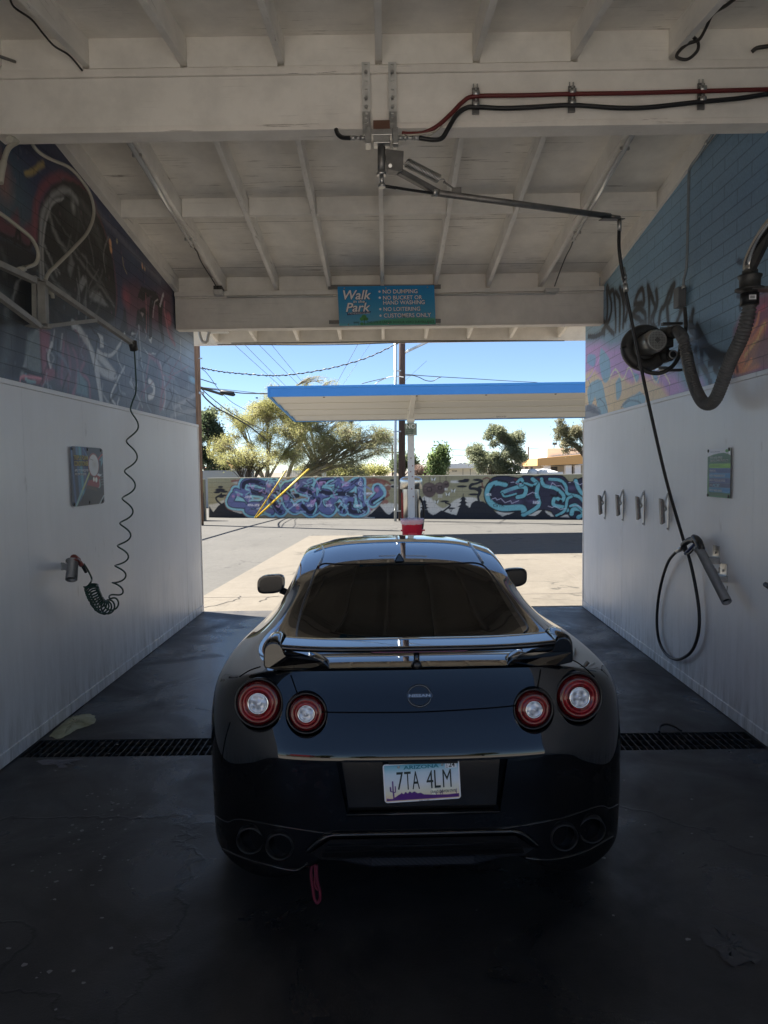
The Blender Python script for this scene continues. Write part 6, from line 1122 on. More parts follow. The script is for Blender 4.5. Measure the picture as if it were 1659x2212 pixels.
MB().lathe(top, ax, [(.0, .036), (.0, .050), (.008, .050), (.01, .037), (.155, .041), (.155, .037), (.01, .033)], 26).build('cup', spotted('cup_zinc', (.25, .25, .25), (.34, .33, .32), 12, .4, .6), t); MB().lathe(top+ax*.13, ax, [(0, .037), (0, 0)], 16).build('cup_inside', 'black', t)
b = MB(); b.bar(lk(146, 1226, .12), lk(134, 1222, .03), .006, .05); b.bar(lk(133, 1215, .028), lk(133, 1232, .028), .03, .004, (0, 1, 0)); b.build('bracket', 'steel', t)
t = thing('foam_nozzle', 'weathered red foam nozzle sitting in the cup on the left wall', 'nozzle', tuple(top)); MB().tube(smooth_path([top+ax*.03, top-ax*.02, lk(162, 1206, .17), lk(172, 1215, .18), lk(177, 1222, .19)], 5), 0, 12, True, [.022]*6+[.024]*8+[.017]*7).build('nozzle_body', 'copper', t); MB().tube([lk(177, 1220, .19), lk(186, 1236, .2)], .012, 8).build('coupler', 'black', t)
# pipes at the upper left
pv = lambda x, y, o=.1: onX(x, y, XL+o)
gp = 'cream plastic pipes on the upper left wall'
tag(MB().tube(smooth_path([pv(20, 301), pv(60, 299), pv(110, 295), pv(150, 290)], 5), .022, 10).build('plastic_pipe', 'pvc'), 'thick cream pipe just under the ridge beam at upper left', 'pipe', gp)
tag(MB().tube(smooth_path([pv(70, 300), pv(72, 315), pv(90, 333), pv(112, 345), pv(150, 362), pv(175, 388), pv(195, 420), pv(203, 460), pv(190, 500), pv(160, 535), pv(125, 570), pv(105, 590), pv(99, 608), pv(108, 622)], 7), .0125, 8).build('plastic_pipe', 'pvc'), 'thin cream hose looping down to the steel boom on the left wall', 'hose', gp)
tag(MB().tube(smooth_path([pv(-30, 445), pv(0, 461), pv(35, 487), pv(68, 515), pv(82, 545), pv(78, 568), pv(58, 577), pv(46, 580)], 7), .0125, 8).build('plastic_pipe', 'pvc'), 'thin cream hose from the left edge bending back to the folded boom', 'hose', gp)
tag(MB().tube(smooth_path([pv(36, 308), pv(20, 318), pv(12, 335), pv(8, 350)], 5), .016, 8).tube(smooth_path([pv(8, 350), pv(4, 368), pv(0, 395)], 5), .020, 8).build('plastic_pipe', 'pvc'), 'short cream pipe with elbow at the far upper left edge', 'pipe', gp)
b = MB()
for (x, y) in ((46, 582), (112, 628)): b.tube([pv(x-6, y+2), pv(x+6, y-2)], .02, 8); b.tube([pv(x, y-4), pv(x+2, y+16)], .014, 8)
tag(b.build('hose_connector', 'pvc'), 'cream elbow connectors where the thin hoses meet the steel booms', 'connectors')
tag(MB().box(XL+.03, XL+.1, pv(55, 290).y-.06, pv(55, 290).y+.10, pv(55, 290).z-.02, pv(55, 290).z+.03).build('pipe_box', 'whitesteel', bevel=.004), 'small white box beside the pipe under the ridge beam', 'box')
# poster
def wall_sign(name, lab, TL, TR, BR, BL, left, paintfn, W_, H_, texts, rivets, roundr=0, cols=110):
    f_ = (lambda p: onL(p[0], p[1], .03)) if left else (lambda p: onR(p[0], p[1], .03)); a, c_ = f_(TL), f_(BR); a2, c2 = f_(TR), f_(BL)
    zt = (a.z+a2.z)/2; zb2 = (c_.z+c2.z)/2; yl = (a.y+c2.y)/2; yr = (a2.y+c_.y)/2
    if left: o = Vector((XL+.03, yl, zb2)); X = Vector((0, 1, 0)); n_ = Vector((1, 0, 0))
    else: o = Vector((WR(yl)-.032, yl, zb2)); X = Vector((-RWS, -1, 0)).normalized() if yl > yr else Vector((RWS, 1, 0)).normalized(); n_ = Vector((-1, 0, 0))
    w_ = abs(yr-yl); h_ = zt-zb2; Yv = Vector((0, 0, 1)); t = thing(name, lab, 'sign', tuple(o)); Pn = Paint(0, W_, 0, H_, W_/cols, (40, 40, 50), 1.6); paintfn(Pn)
    rr = roundr; nA = cols; nB = int(cols*H_/W_)
    def fn(a_, b_): 
        return o+X*(a_/W_*w_)+Yv*(b_/H_*h_)
    def ab(i, j):
        b_ = H_*j; ins = 0
        if rr:
            dy = max(0, rr-b_, b_-(H_-rr)); ins = rr-math.sqrt(max(0, rr*rr-dy*dy))
        return (ins+(W_-2*ins)*i, b_)
    painted_sheet('printed_face', Pn, nA, nB, lambda a_, b_: fn(a_, b_)+n_*.004, 'graphic', t, ab)
    b = MB(); b.add([fn(x, y)+n_*k for k in (-.001, .0025) for (x, y) in ((rr*.4, rr*.4), (W_-rr*.4, rr*.4), (W_-rr*.4, H_-rr*.4), (rr*.4, H_-rr*.4))], [(0, 3, 2, 1), (4, 5, 6, 7), (0, 1, 5, 4), (1, 2, 6, 5), (2, 3, 7, 6), (3, 0, 4, 7)]); b.build('plate', 'dullsteel', t)
    for k, (m__, items) in enumerate(texts):
        b = MB()
        for (s, x0, y0, x1, y1, sh, of) in items: text(b, s, fn(x0, y0), X, Yv, (x1-x0)/W_*w_, (y1-y0)/H_*h_, sh, of, 0); 
        b.v = [tuple(Vector(v)+n_*(.0055+.0008*k)) for v in b.v]
        b.build('lettering', m__, t)
    for (x, y) in rivets: MB().lathe(fn(x, y)+n_*.004, n_, [(0, .012), (.004, .012), (.006, .004), (.006, 0)], 10).build('screw', 'castblack', t)
    return t
def poster(p):      # units: 1100 x 1850
    p.poly([(0, 0), (1100, 0), (1100, 1850), (0, 1850)], (36, 42, 62), 1)
    for x, w_, c in ((60, 50, (60, 90, 140)), (230, 60, (70, 110, 150)), (330, 90, (84, 150, 170)), (440, 60, (60, 80, 130)), (520, 40, (50, 70, 120))): p.stroke([(x-30, 1850), (x+60, 0)], w_, c, .7, .8, False)
    p.stroke([(420, 1800), (560, 1500), (620, 1300)], 30, (70, 110, 150), .7, 1)
    p.poly([(640, 1100), (690, 900), (560, 700), (180, 0), (1100, 0), (1100, 900), (900, 1000)], (44, 38, 44), 1, 20)
    p.poly([(650, 1090), (780, 980), (950, 1000), (980, 870), (940, 520), (800, 560), (500, 640), (560, 780)], (128, 42, 44), .95, 30); p.poly([(600, 980), (760, 900), (720, 800), (560, 800)], (30, 32, 34), .9, 20)
    p.poly([(500, 640), (800, 560), (860, 420), (540, 520), (420, 560)], (70, 52, 40), .9, 30); p.stroke([(120, -10), (640, 1120)], 46, (150, 156, 110), 1, .2, False); p.stroke([(100, -30), (330, 480)], 56, (110, 150, 160), .8, .4, False)
    p.blob((755, 1290), (200, 395), (120, 56, 60), 1, .06); p.blob((760, 1280), (178, 360), (176, 176, 178), 1, .06); p.blob((790, 1300), (120, 200), (150, 146, 140), .7); p.stroke([(640, 1480), (740, 1440)], 14, (60, 60, 60))
    p.blob((745, 820), (36, 90), (196, 196, 190), 1, .3); p.blob((830, 800), (48, 100), (196, 196, 190), 1, .3); p.poly([(860, 960), (960, 900), (1040, 960), (900, 1010)], (170, 176, 184), .9, 15)
    p.poly([(960, 1450), (1090, 1600), (1100, 1400), (1010, 1200), (1030, 1420)], (90, 130, 150), .8, 30); p.stroke([(930, 1470), (1010, 1580), (1100, 1650)], 40, (160, 60, 60), .9, .5)
    for k in range(7): p.poly([(950+20*k, 1000), (950+20*k, 1300-50*(k % 3)), (965+20*k, 1300-50*(k % 3)), (965+20*k, 1000)], (34, 38, 50), .9)
    for k in range(5): p.stroke([(1010, 620+90*k), (1100, 640+90*k)], 22, (110, 116, 122), .7, .5, False)
    p.stroke([(920, 540), (960, 600), (950, 800)], 34, (120, 150, 150), .8, .8); p.stroke([(920, 0), (1090, 260)], 40, (150, 160, 166), .9, .3, False); p.stroke([(1000, 0), (1100, 150)], 20, (30, 34, 50), .9, .3, False)
    for k in range(20): p.blob((random.uniform(280, 620), random.uniform(40, 320)), (60, 40), (26, 26, 30), .7)
yel = mat('poster_yellow', (.62, .56, .18), .5); pur = mat('poster_purple', (.16, .07, .16), .5)
wall_sign('foam_poster', 'dark poster reading TRIPLE FOAM CONDITIONER on the left wall', (150, 964), (220, 968), (225, 1089), (155, 1093), True, poster, 1100, 1850,
    [(pur, [('TRIPLE FOAM', 92, 1420, 560, 1585, 0, .06), ('CONDITIONER', 96, 1235, 568, 1405, 0, .06)]), (yel, [('TRIPLE FOAM', 100, 1435, 552, 1580, 0, .02), ('CONDITIONER', 104, 1250, 560, 1400, 0, .02)]), ('white', [('APPLY TO VEHICLE FOR', 110, 1075, 556, 1150, 0, .01), ('MAXIMUM SHINE', 116, 960, 480, 1035, 0, .01)])],
    [(60, 1770), (560, 1780), (1030, 1770), (70, 80), (570, 80), (1040, 90)], 90)
def menu(p):        # units: 790 x 1700
    p.poly([(0, 0), (790, 0), (790, 1700), (0, 1700)], (40, 84, 60), 1); p.poly([(0, 1700), (790, 1700), (790, 1440), (700, 1500), (560, 1540), (400, 1530), (200, 1490), (0, 1420)], (188, 190, 196), 1, 4)
    p.poly([(0, 0), (60, 0), (50, 700), (0, 760)], (60, 110, 66), .9, 10); p.blob((660, 1600), (56, 66), (70, 130, 60), 1, .3); p.blob((735, 1620), (50, 60), (60, 120, 60), 1, .3); p.stroke([(700, 1480), (700, 1580)], 20, (60, 100, 60)); p.poly([(0, 0), (790, 0), (790, 40), (0, 40)], (50, 110, 80), 1)
    rows = [((1170, 1020), (110, 158, 62)), ((1010, 850), (36, 66, 120)), ((840, 680), (40, 104, 150)), ((670, 510), (50, 66, 116)), ((500, 345), (44, 54, 96)), ((335, 170), (30, 104, 140))]
    for (a_, b_), c in rows: p.poly([(60, a_-30), (90, a_), (790, a_), (790, b_), (90, b_), (60, b_+30)], c, 1, 3)
    for (a_, b_), c in rows[1:]: p.stroke([(60, a_+4), (790, a_+4)], 6, (110, 150, 190), .8, .3, False)
    p.poly([(480, 335), (790, 335), (790, 170), (560, 170)], (30, 110, 170), .5, 60); p.stroke([(560, 240), (640, 200), (760, 220)], 8, (120, 190, 220), .7)
grn = mat('menu_pale_green', (.30, .42, .20), .5); ice = mat('menu_pale_blue', (.35, .58, .72), .5)
wall_sign('products_sign', 'green and blue wash products sign beginning THIS HOSE APPLIES on the right wall', (1530, 971), (1580, 966), (1579, 1076), (1530, 1073), False, menu, 790, 1700,
    [('white', [('THIS HOSE APPLIES', 100, 1350, 520, 1420, 0, .01), ('THE FOLLOWING PRODUCTS', 100, 1240, 720, 1315, 0, .01), ('PRESOAK', 90, 900, 310, 960, 0, .01), ('HIGH PRESSURE SOAP', 90, 720, 620, 790, 0, .01), ('HIGH PRESSURE RINSE', 90, 555, 630, 625, 0, .01), ('Turtle', 100, 400, 190, 450, .2, 0), ('SPOT FREE RINSE', 90, 200, 530, 270, .15, .01)]), (grn, [('TIRE CLEANER', 95, 1060, 430, 1130, 0, .01)]), (ice, [('ICE', 200, 375, 460, 470, .35, .03)]), ('navy', [('WASHING INSTRUCTIONS', 100, 1570, 440, 1600, 0, .01)])],
    [(25, 1630), (740, 1650), (25, 50), (740, 60)], 0, 100)

# ================================================================ RIGHT WALL FITTINGS
rk = lambda x, y, o=.02: onR(x, y, o)
g_ = 'spring mat clamps in a row on the right wall'; ln = ['steel mat clamp farthest from the camera on the right white wall', 'second farthest steel mat clamp on the right white wall', 'second nearest steel mat clamp on the right white wall', 'steel mat clamp nearest the camera, with the hose passing over it']
rustm = spotted('rust_speckled_zinc', (.42, .41, .39), (.34, .20, .15), 40, .5, .3)
t = thing('mat_clamp', ln[0], 'clamp', (0, 0, 0), group=g_, world=False)
# local frame: wall at x = 0, clamp reaches to -x, along y = wall direction
MB().box(-.006, -.0005, -.013, .013, -.17, .17).build('mounting_strip', 'steel', t, bevel=.002); MB().cyl((-.001, 0, .15), (-.012, 0, .15), .007, 8).cyl((-.001, 0, -.155), (-.012, 0, -.155), .007, 8).build('screw', 'castblack', t)
b = MB(); vs = []
for y in (-.024, .024): vs += [(-.082, y, .115), (-.05, y, .105), (-.033, y, -.10), (-.067, y, -.12)]
b.add(vs, [(0, 1, 2, 3), (7, 6, 5, 4), (0, 4, 5, 1), (1, 5, 6, 2), (2, 6, 7, 3), (3, 7, 4, 0)]); b.build('jaw', 'dullsteel', t, bevel=.006)
b = MB(); b.add([(-.080, -.0255, .105), (-.068, -.0255, .102), (-.055, -.0255, -.108), (-.066, -.0255, -.112)], [(0, 3, 2, 1)]); b.build('worn_face', rustm, t)
MB().tube(smooth_path([(-.008, 0, .15), (-.02, 0, .12), (-.035, 0, .06), (-.02, 0, .02), (-.04, 0, .0)], 5), .009, 8).build('spring_arm', 'steel', t)
prev = None
for k, (x, y) in enumerate(((1307, 1090), (1346, 1091), (1391, 1097), (1444, 1104))):
    q = rk(x, y, .024); 
    if k == 0: t.location = q
    else: dup(t, q, ln[k])
# conduit and junction box
t = thing('wall_conduit', 'thin conduit dropping down the blue block wall to a grey junction box', 'conduit', tuple(rk(1478, 640)))
P_ = [rk(1572, 240, .05), rk(1540, 288, .05), rk(1510, 335, .05), rk(1495, 355, .05), rk(1489, 368, .05), rk(1488, 385, .05), rk(1486, 480, .05), rk(1484, 560, .05), rk(1481, 590, .05), rk(1477, 605, .05), rk(1477, 622, .05)]
MB().tube(smooth_path(P_, 6), .0115, 8).build('conduit', spotted('conduit_blue_grey', (.20, .24, .27), (.30, .33, .35), 8, .4, .4), t)
q = rk(1478, 643, .01); MB().box(q.x-.07, q.x-.004, q.y-.05, q.y+.05, q.z-.08, q.z+.08).build('junction_box', spotted('box_grey', (.10, .105, .11), (.14, .14, .145), 8, .5), t, bevel=.004)
MB().tube(smooth_path([rk(1479, 665, .04), rk(1481, 690, .04), rk(1481, 712, .05), rk(1476, 735, .06)], 6), .016, 8).build('flexible_conduit', 'castblack', t); MB().cyl(rk(1477, 617, .05), rk(1477, 624, .05), .018, 8).build('connector', 'steel', t)
MB().tube([rk(1529, 305, .05), rk(1525, 310, .05)], .016, 8).build('coupling', 'steel', t)
# blower
Yb = 5.85; c = onY(1398, 752, Yb); t = thing('vacuum_blower', 'black side channel blower with round grille motor mounted on the right graffiti wall', 'blower', tuple(c)); axb = Vector((.10, -1, .04)).normalized(); U1 = axb.cross(Vector((0, 0, 1))).normalized(); U2 = U1.cross(axb)
b = MB(); ring = [c+Vector((-.02, 0, 0))+(U1*math.cos(a)*1.0+U2*math.sin(a)*.92)*.155 for a in [k/40*6.283 for k in range(41)]]; b.tube(ring, .052, 14, False); b.build('channel_ring', 'castblack', t)
b = MB(); b.lathe(c+axb*(-.01), axb, [(-.02, .0), (-.02, .165), (-.005, .17), (.005, .165), (.005, .0)], 40); b.build('back_disc', 'castblack', t)
b = MB()
for k in range(14): a = k/14*6.283; q = c+Vector((-.02, 0, 0))+(U1*math.cos(a)+U2*math.sin(a)*.92)*.198; b.cyl(q-axb*.02, q+axb*.02, .008, 6)
b.build('ring_bolt', 'castblack', t)
mc = onY(1408, 740, Yb-.12); b = MB(); b.lathe(mc-axb*.12, axb, [(0, .085), (.02, .092), (.17, .092), (.20, .088), (.215, .072)], 36); b.build('motor_housing', spotted('motor_metal', (.30, .29, .26), (.42, .41, .38), 12, .32, .7), t)
fc = mc+axb*.094; 
gm = mat('fan_cowl_grille', (.5, .5, .48), .4, .5); v = coords(gm, (1, 1, 1)); 
# perforated cowl: a plate with real round holes left between bars
b = MB(); rG = .071; st_ = .0125
for k in range(-6, 7):
    h = math.sqrt(max(0, rG**2-(k*st_)**2)); 
    for (e1, e2_) in ((U1, U2), (U2, U1)): b.bar(fc+e1*(k*st_)-e2_*h, fc+e1*(k*st_)+e2_*h, .0052, .003, axb)
b.lathe(fc-axb*.002, axb, [(0, .070), (.003, .070), (.003, .078), (-.01, .082)], 30); b.build('fan_cowl', gm, t); MB().lathe(fc-axb*.02, axb, [(0, .072), (0, 0)], 24).build('cowl_shadow', 'black', t)
b = MB(); b.obox(fc+axb*.003, (U1+U2).normalized()*.018, (U1-U2).normalized()*.018, axb*.003); b.cyl(fc+axb*.006, fc+axb*.010, .004, 6); b.build('centre_plate', 'dullsteel', t)
oc = onY(1448, 768, Yb-.1); b = MB().tube([onY(1425, 772, Yb+.05), oc], .052, 18, True, [.06, .045]); b.tube([oc, oc+axb*.045], .036, 18); b.build('outlet', 'castblack', t); MB().lathe(oc+axb*.046, axb, [(0, .026), (0, 0)], 18).build('outlet_bore', 'black', t); MB().lathe(oc+axb*.0462, axb, [(0, .026), (.004, .036), (0, .037)], 18).build('outlet_rim', 'steel', t)
b = MB(); b.obox(onY(1432, 738, Yb), U1*.06, U2*.06, axb*.07); b.build('silencer_block', 'castblack', t, bevel=.012); ic = onY(1462, 716, Yb-.22)
b = MB().tube([onY(1436, 722, Yb+.02), ic], .05, 16, True, [.055, .05]); b.build('inlet', 'castblack', t)
b = MB(); b.obox(onY(1438, 712, Yb+.1), U1*.055, U2*.02, axb*.004); b.obox(onY(1432, 796, Yb+.02), U1*.05, U2*.012, axb*.03); b.build('mounting_bracket', 'steel', t)
b = MB(); b.bar(onY(1372, 752, Yb+.03)-U2*.05, onY(1372, 752, Yb+.03)+U2*.05, .05, .01, axb); b.build('name_plate', 'steel', t)
for (x, y) in ((1430, 700), (1440, 800)): a = onY(x, y, Yb+.1); MB().bar(a, Vector((WR(a.y)-.001, a.y, a.z)), .05, .02).build('wall_arm', 'castblack', t)
tag(MB().tube(smooth_path([onY(1380, 790, 5.75), onY(1398, 803, 5.72), onY(1425, 806, 5.7), onY(1448, 795, 5.7), onY(1464, 775, 5.75), onY(1470, 750, 5.85)], 7), .017, 8).build('power_cord', 'castblack'), 'thick dark power cord curving under the blower', 'cord')
# ribbed suction hose
hx = lambda x, y, o: onR(x, y, o)
P_ = [ic+axb*.01, hx(1474, 728, .22), hx(1482, 760, .2), hx(1488, 790, .2), hx(1496, 820, .2), hx(1506, 848, .2), hx(1518, 868, .2), hx(1532, 873, .2), hx(1545, 862, .2), hx(1556, 838, .2), hx(1568, 805, .2), hx(1582, 770, .2), hx(1598, 738, .2), hx(1610, 705, .2), hx(1617, 675, .2), hx(1619, 655, .2)]
SPp = smooth_path(P_, 30); L_c = 0; rs = []; pth2 = []
tot = sum((SPp[i+1]-SPp[i]).length for i in range(len(SPp)-1)); nr = int(tot/.0046); acc = 0; k = 0; samp = []
for i in range(len(SPp)-1):
    d_ = (SPp[i+1]-SPp[i]).length
    while k*.0046 <= acc+d_: samp.append(SPp[i].lerp(SPp[i+1], (k*.0046-acc)/d_)); k += 1
    acc += d_
b = MB(); b.tube(samp, 0, 16, True, [.041+.005*math.sin(i*.0046/.023*6.283) for i in range(len(samp))]); 
t = thing('suction_hose', 'thick ribbed grey suction hose drooping in a U between blower and wall pipe', 'hose', tuple(samp[0])); b.build('ribbed_hose', 'rubber', t)
e = samp[-1]; MB().tube([e-Vector((0, 0, .01)), e+Vector((0, 0, .06))], .055, 20).build('cuff', 'black', t); MB().box(e.x-.03, e.x+.012, e.y-.056, e.y-.052, e.z+.012, e.z+.04).build('barcode_label', 'white', t)
b = MB()
for k in range(8): b.box(e.x-.024+k*.0035, e.x-.0225+k*.0035, e.y-.0575, e.y-.0565, e.z+.018, e.z+.034)
b.build('barcode_bars', 'dkprint', t)
t = thing('elbow_pipe', 'steel swivel elbow pipe on the right wall feeding the ribbed hose', 'pipe', tuple(e+Vector((0, 0, .1))))
MB().lathe(e+Vector((0, 0, .06)), (0, 0, 1), [(0, .04), (.02, .05), (.02, .085), (.03, .085), (.03, .06), (.09, .062), (.10, .07), (.11, .07), (.115, .045), (.14, .045)], 26).build('swivel_body', 'castblack', t)
a = e+Vector((0, 0, .2)); MB().tube(smooth_path([a, a+Vector((0, .0, .05)), a+Vector((.01, -.06, .13)), a+Vector((.02, -.16, .20)), a+Vector((.03, -.34, .27)), a+Vector((.04, -.7, .38))], 7), .04, 18).build('bent_tube', 'stainless', t)
MB().bar(a+Vector((-.01, -.0, -.02)), a+Vector((.03, -.2, .22)), .03, .06).build('brace_plate', 'castblack', t); MB().box(e.x-.01, WR(e.y)-.002, e.y-.06, e.y+.04, e.z+.075, e.z+.09).build('support_arm', 'dullsteel', t); MB().box(WR(e.y)-.012, WR(e.y)-.002, e.y-.09, e.y+.09, e.z-.02, e.z+.26).build('wall_plate', 'dullsteel', t)
# small things on the walls
tag(MB().tube([rk(1653, 1262, .05), rk(1670, 1274, .05)], .016, 8).build('hose_end', 'black'), 'black hose end just entering at the right edge of the picture', 'hose')
tag(MB().tube(smooth_path([onG(1424, 1581, .01), onG(1426, 1569, .02), onG(1440, 1564, .03), onG(1458, 1570, .02), onG(1472, 1579, .01)], 6), .008, 6).build('floor_hose', 'black'), 'short black hose arching up from the drain on the right', 'hose')
for k, (x, y, lf) in enumerate(((265, 1230, 1), (155, 1140, 1), (440, 1210, 0), (1530, 915, 0), (1555, 1020, 0))):
    pass
# ================================================================ THE CAR
TH = .01868; CO = Vector((.127, 2.62, 0)); ux = Vector((math.cos(TH), math.sin(TH), 0)); vx = Vector((-math.sin(TH), math.cos(TH), 0))
car = thing('sports_car', 'glossy black two door sports coupe with rear wing parked nose away in the wash bay', 'car', tuple(CO), TH, world=False)
def carray(x, y):       # sight line in car coordinates
    d = ray(x, y); o = CPOS-CO; return Vector((o.dot(ux), o.dot(vx), o.z)), Vector((d.dot(ux), d.dot(vx), d.z))
def atv(x, y, v): o, d = carray(x, y); return o+d*((v-o.y)/d.y)
def atz(x, y, z): o, d = carray(x, y); return o+d*((z-o.z)/d.z)
blackp = mat('black_car_paint', (.003, .0031, .0038), .03, 0, coat=.22, ior=1.5); glassb = mat('dark_tinted_glass', (.004, .0042, .0046), .02, 0, ior=1.22)
satin = mat('satin_black_plastic', (.008, .008, .009), .32); gap = mat('panel_gap', (.001, .001, .001), .8, spec=.1)
REF = [(0, 0), (.2, .003), (.38, .014), (.52, .034), (.65, .072), (.765, .135), (.85, .225), (.905, .36), (.942, .60), (.953, .90), (.950, 1.15), (.938, 1.38), (.922, 1.62), (.908, 1.88), (.90, 2.25), (.895, 2.65), (.90, 3.05), (.925, 3.5), (.94, 3.9), (.92, 4.2), (.85, 4.42), (.76, 4.52), (.65, 4.58), (.52, 4.62), (.38, 4.64), (.2, 4.65), (0, 4.65)]
TOP = [(0, .120, 1.028), (.2, .123, 1.028), (.375, .134, 1.026), (.50, .152, 1.021), (.61, .185, 1.01), (.70, .235, .985), (.765, .31, .965), (.80, .42, .957), (.83, .63, .95), (.845, .9, .945), (.845, 1.15, .942), (.84, 1.38, .932), (.838, 1.62, .922), (.835, 1.88, .912), (.835, 2.25, .903), (.835, 2.65, .897), (.84, 3.05, .895), (.85, 3.5, .885), (.84, 3.85, .84), (.80, 4.12, .77), (.72, 4.3, .70), (.66, 4.4, .68), (.58, 4.46, .67), (.48, 4.5, .66), (.36, 4.52, .66), (.2, 4.53, .66), (0, 4.53, .66)]
ZB = [.335, .335, .325, .235, .20, .215, .25, .26, .24, .22]+[.21]*17
ROWS = [  # (v, [(u,z) for columns 0..5])
    (.37, [(0, 1.045), (.2, 1.045), (.38, 1.042), (.50, 1.034), (.61, 1.018), (.71, .985)]),
    (.60, [(0, .965), (.21, .967), (.39, .972), (.52, .985), (.63, 1.005), (.74, .985)]),
    (.80, [(0, .968), (.24, .970), (.44, .976), (.585, .992), (.675, 1.000), (.765, .985)]),
    (1.12, [(0, 1.046), (.24, 1.044), (.44, 1.036), (.576, 1.032), (.668, 1.042), (.77, .985)]),
    (1.35, [(0, 1.113), (.24, 1.111), (.43, 1.101), (.558, 1.09), (.662, 1.09), (.775, .98)]),
    (1.55, [(0, 1.176), (.23, 1.173), (.42, 1.16), (.548, 1.144), (.66, 1.13), (.785, .97)]),
    (1.79, [(0, 1.238), (.23, 1.235), (.41, 1.22), (.535, 1.202), (.668, 1.168), (.80, .96)]),
    (2.15, [(0, 1.288), (.23, 1.285), (.41, 1.272), (.53, 1.255), (.680, 1.215), (.80, .955)]),
    (2.55, [(0, 1.316), (.23, 1.312), (.41, 1.302), (.545, 1.285), (.68, 1.245), (.80, .95)]),
    (3.0, [(0, 1.30), (.23, 1.297), (.42, 1.285), (.55, 1.268), (.675, 1.232), (.80, .945)]),
    (3.45, [(0, 1.165), (.24, 1.165), (.46, 1.15), (.60, 1.12), (.69, 1.08), (.80, .935)]),
    (3.9, [(0, .96), (.25, .96), (.48, .955), (.62, .945), (.72, .925), (.79, .885)]),
    (4.15, [(0, .86), (.22, .86), (.42, .85), (.55, .84), (.65, .82), (.73, .79)])]
def body_mesh():
    V = []; F = []; MI = []; idx = {}
    def vid(key, p):
        if key not in idx: idx[key] = len(V); V.append(p)
        return idx[key]
    n = 26
    def lev(j, k):
        a = abs(j); s = 1 if j >= 0 else -1; U, W_ = REF[a]; tu, tv, tz = TOP[a]; zb_ = ZB[a]
        def mixp(f, z): return (s*(U+(tu-U)*f), W_+(tv-W_)*f, z)
        if k == 0: return (s*tu, tv, tz)
        wr = 1 if a <= 3 else max(0, 1-(a-3)/3.5)          # rear face leans forward, shoulders stay round
        if k == 1: return mixp(.62+.34*wr, tz-.012-.006*wr)
        if k == 2: return mixp(.30+.48*wr, tz-.05-.035*wr)
        if k == 3: return mixp(.10+.30*wr, tz-.12-.065*wr)
        if k == 4: return mixp(0, (.715 if a < 5 else .70) if a < 20 else .55)
        if k == 5: return (s*U*1.0, W_, (.61 if a < 5 else .54) if a < 20 else .45)
        if k == 6: return (s*U*.998, W_+(.010 if a < 5 else .002), .37 if a < 20 else .36)
        f = {7: 1, 8: 2}[k]; inx = .009*f; inv = .014*f*(1 if a < 6 else (-1 if a > 20 else 0))
        return (s*max(0, U-(inx if a > 2 else 0)), W_+inv, zb_-(0 if k == 7 else .035))
    K = 8; js = list(range(-n+1, n+1))
    def key(j, k): return ('L', j if j != -n else n, k)
    for k in range(K):
        for q in range(len(js)):
            j0, j1 = js[q], js[(q+1) % len(js)]
            a, b_, c, d = (vid(key(j0, k), lev(j0, k)), vid(key(j1, k), lev(j1, k)), vid(key(j1, k+1), lev(j1, k+1)), vid(key(j0, k+1), lev(j0, k+1)))
            F.append((a, d, c, b_)); MI.append(0)
    def tv(r, c, bottom=False):
        R_ = 14; s = 1 if c >= 0 else -1; a = abs(c); k = K if bottom else 0
        if r == 0: return vid(key(c, k), lev(c, k))
        if r == R_: j = (26-a)*s if a else n; return vid(key(j, k), lev(j, k))
        if a == 6: return vid(key(s*(6+r), k), lev(s*(6+r), k))
        if bottom:
            e = lev(6+r, K); f_ = [0, .24, .45, .6, .73, .87][a]; return vid(('B', r, c), (s*e[0]*f_, e[1], e[2]))
        v, uz = ROWS[r-1]; return vid(('T', r, c), (s*uz[a][0], v+(0 if a < 3 else .0), uz[a][1]))
    for bt in (False, True):
        for r in range(14):
            for c in range(-6, 6):
                q = [tv(r, c, bt), tv(r, c+1, bt), tv(r+1, c+1, bt), tv(r+1, c, bt)]; F.append(tuple(q[::-1]) if bt else tuple(q)); m_ = 0
                if not bt:
                    cc = max(abs(c), abs(c+1))
                    if 2 <= r <= 6 and cc <= 3: m_ = 1
                    elif 10 <= r <= 11 and cc <= 3: m_ = 2
                    elif 6 <= r <= 10 and cc == 5: m_ = 3
                MI.append(m_)
    me = bpy.data.meshes.new('body_cage'); me.from_pydata(V, [], F); me.polygons.foreach_set('material_index', MI)
    for q in (blackp, glassb, glassb, glassb): me.materials.append(q)
    bm = bmesh.new(); bm.from_mesh(me); cl_ = bm.edges.layers.float.new('crease_edge'); bm.verts.ensure_lookup_table()
    inv = {v: k for k, v in idx.items()}
    for e in bm.edges:
        a, b_ = inv[e.verts[0].index], inv[e.verts[1].index]
        if a[0] == 'L' and b_[0] == 'L' and a[2] == b_[2] == 0 and abs(a[1]) <= 6 and abs(b_[1]) <= 6: e[cl_] = .72
        if a[0] == 'L' and b_[0] == 'L' and a[2] == b_[2] == 7: e[cl_] = 1
        if a[0] == 'L' and b_[0] == 'L' and a[2] == b_[2] == 4 and abs(a[1]) <= 4 and abs(b_[1]) <= 4: e[cl_] = .45
        ms = {f.material_index for f in e.link_faces}
        if len(ms) > 1 and (1 in ms or 3 in ms or 2 in ms): e[cl_] = max(e[cl_], .6)
    bm.to_mesh(me); bm.free(); return me
cage = body_mesh(); tmp = bpy.data.objects.new('tmp_body', cage); COL.objects.link(tmp)
sm_ = tmp.modifiers.new('s', 'SUBSURF'); sm_.levels = 3; sm_.render_levels = 3
def evalmesh(o): return bpy.data.meshes.new_from_object(o.evaluated_get(bpy.context.evaluated_depsgraph_get()))
full = evalmesh(tmp)
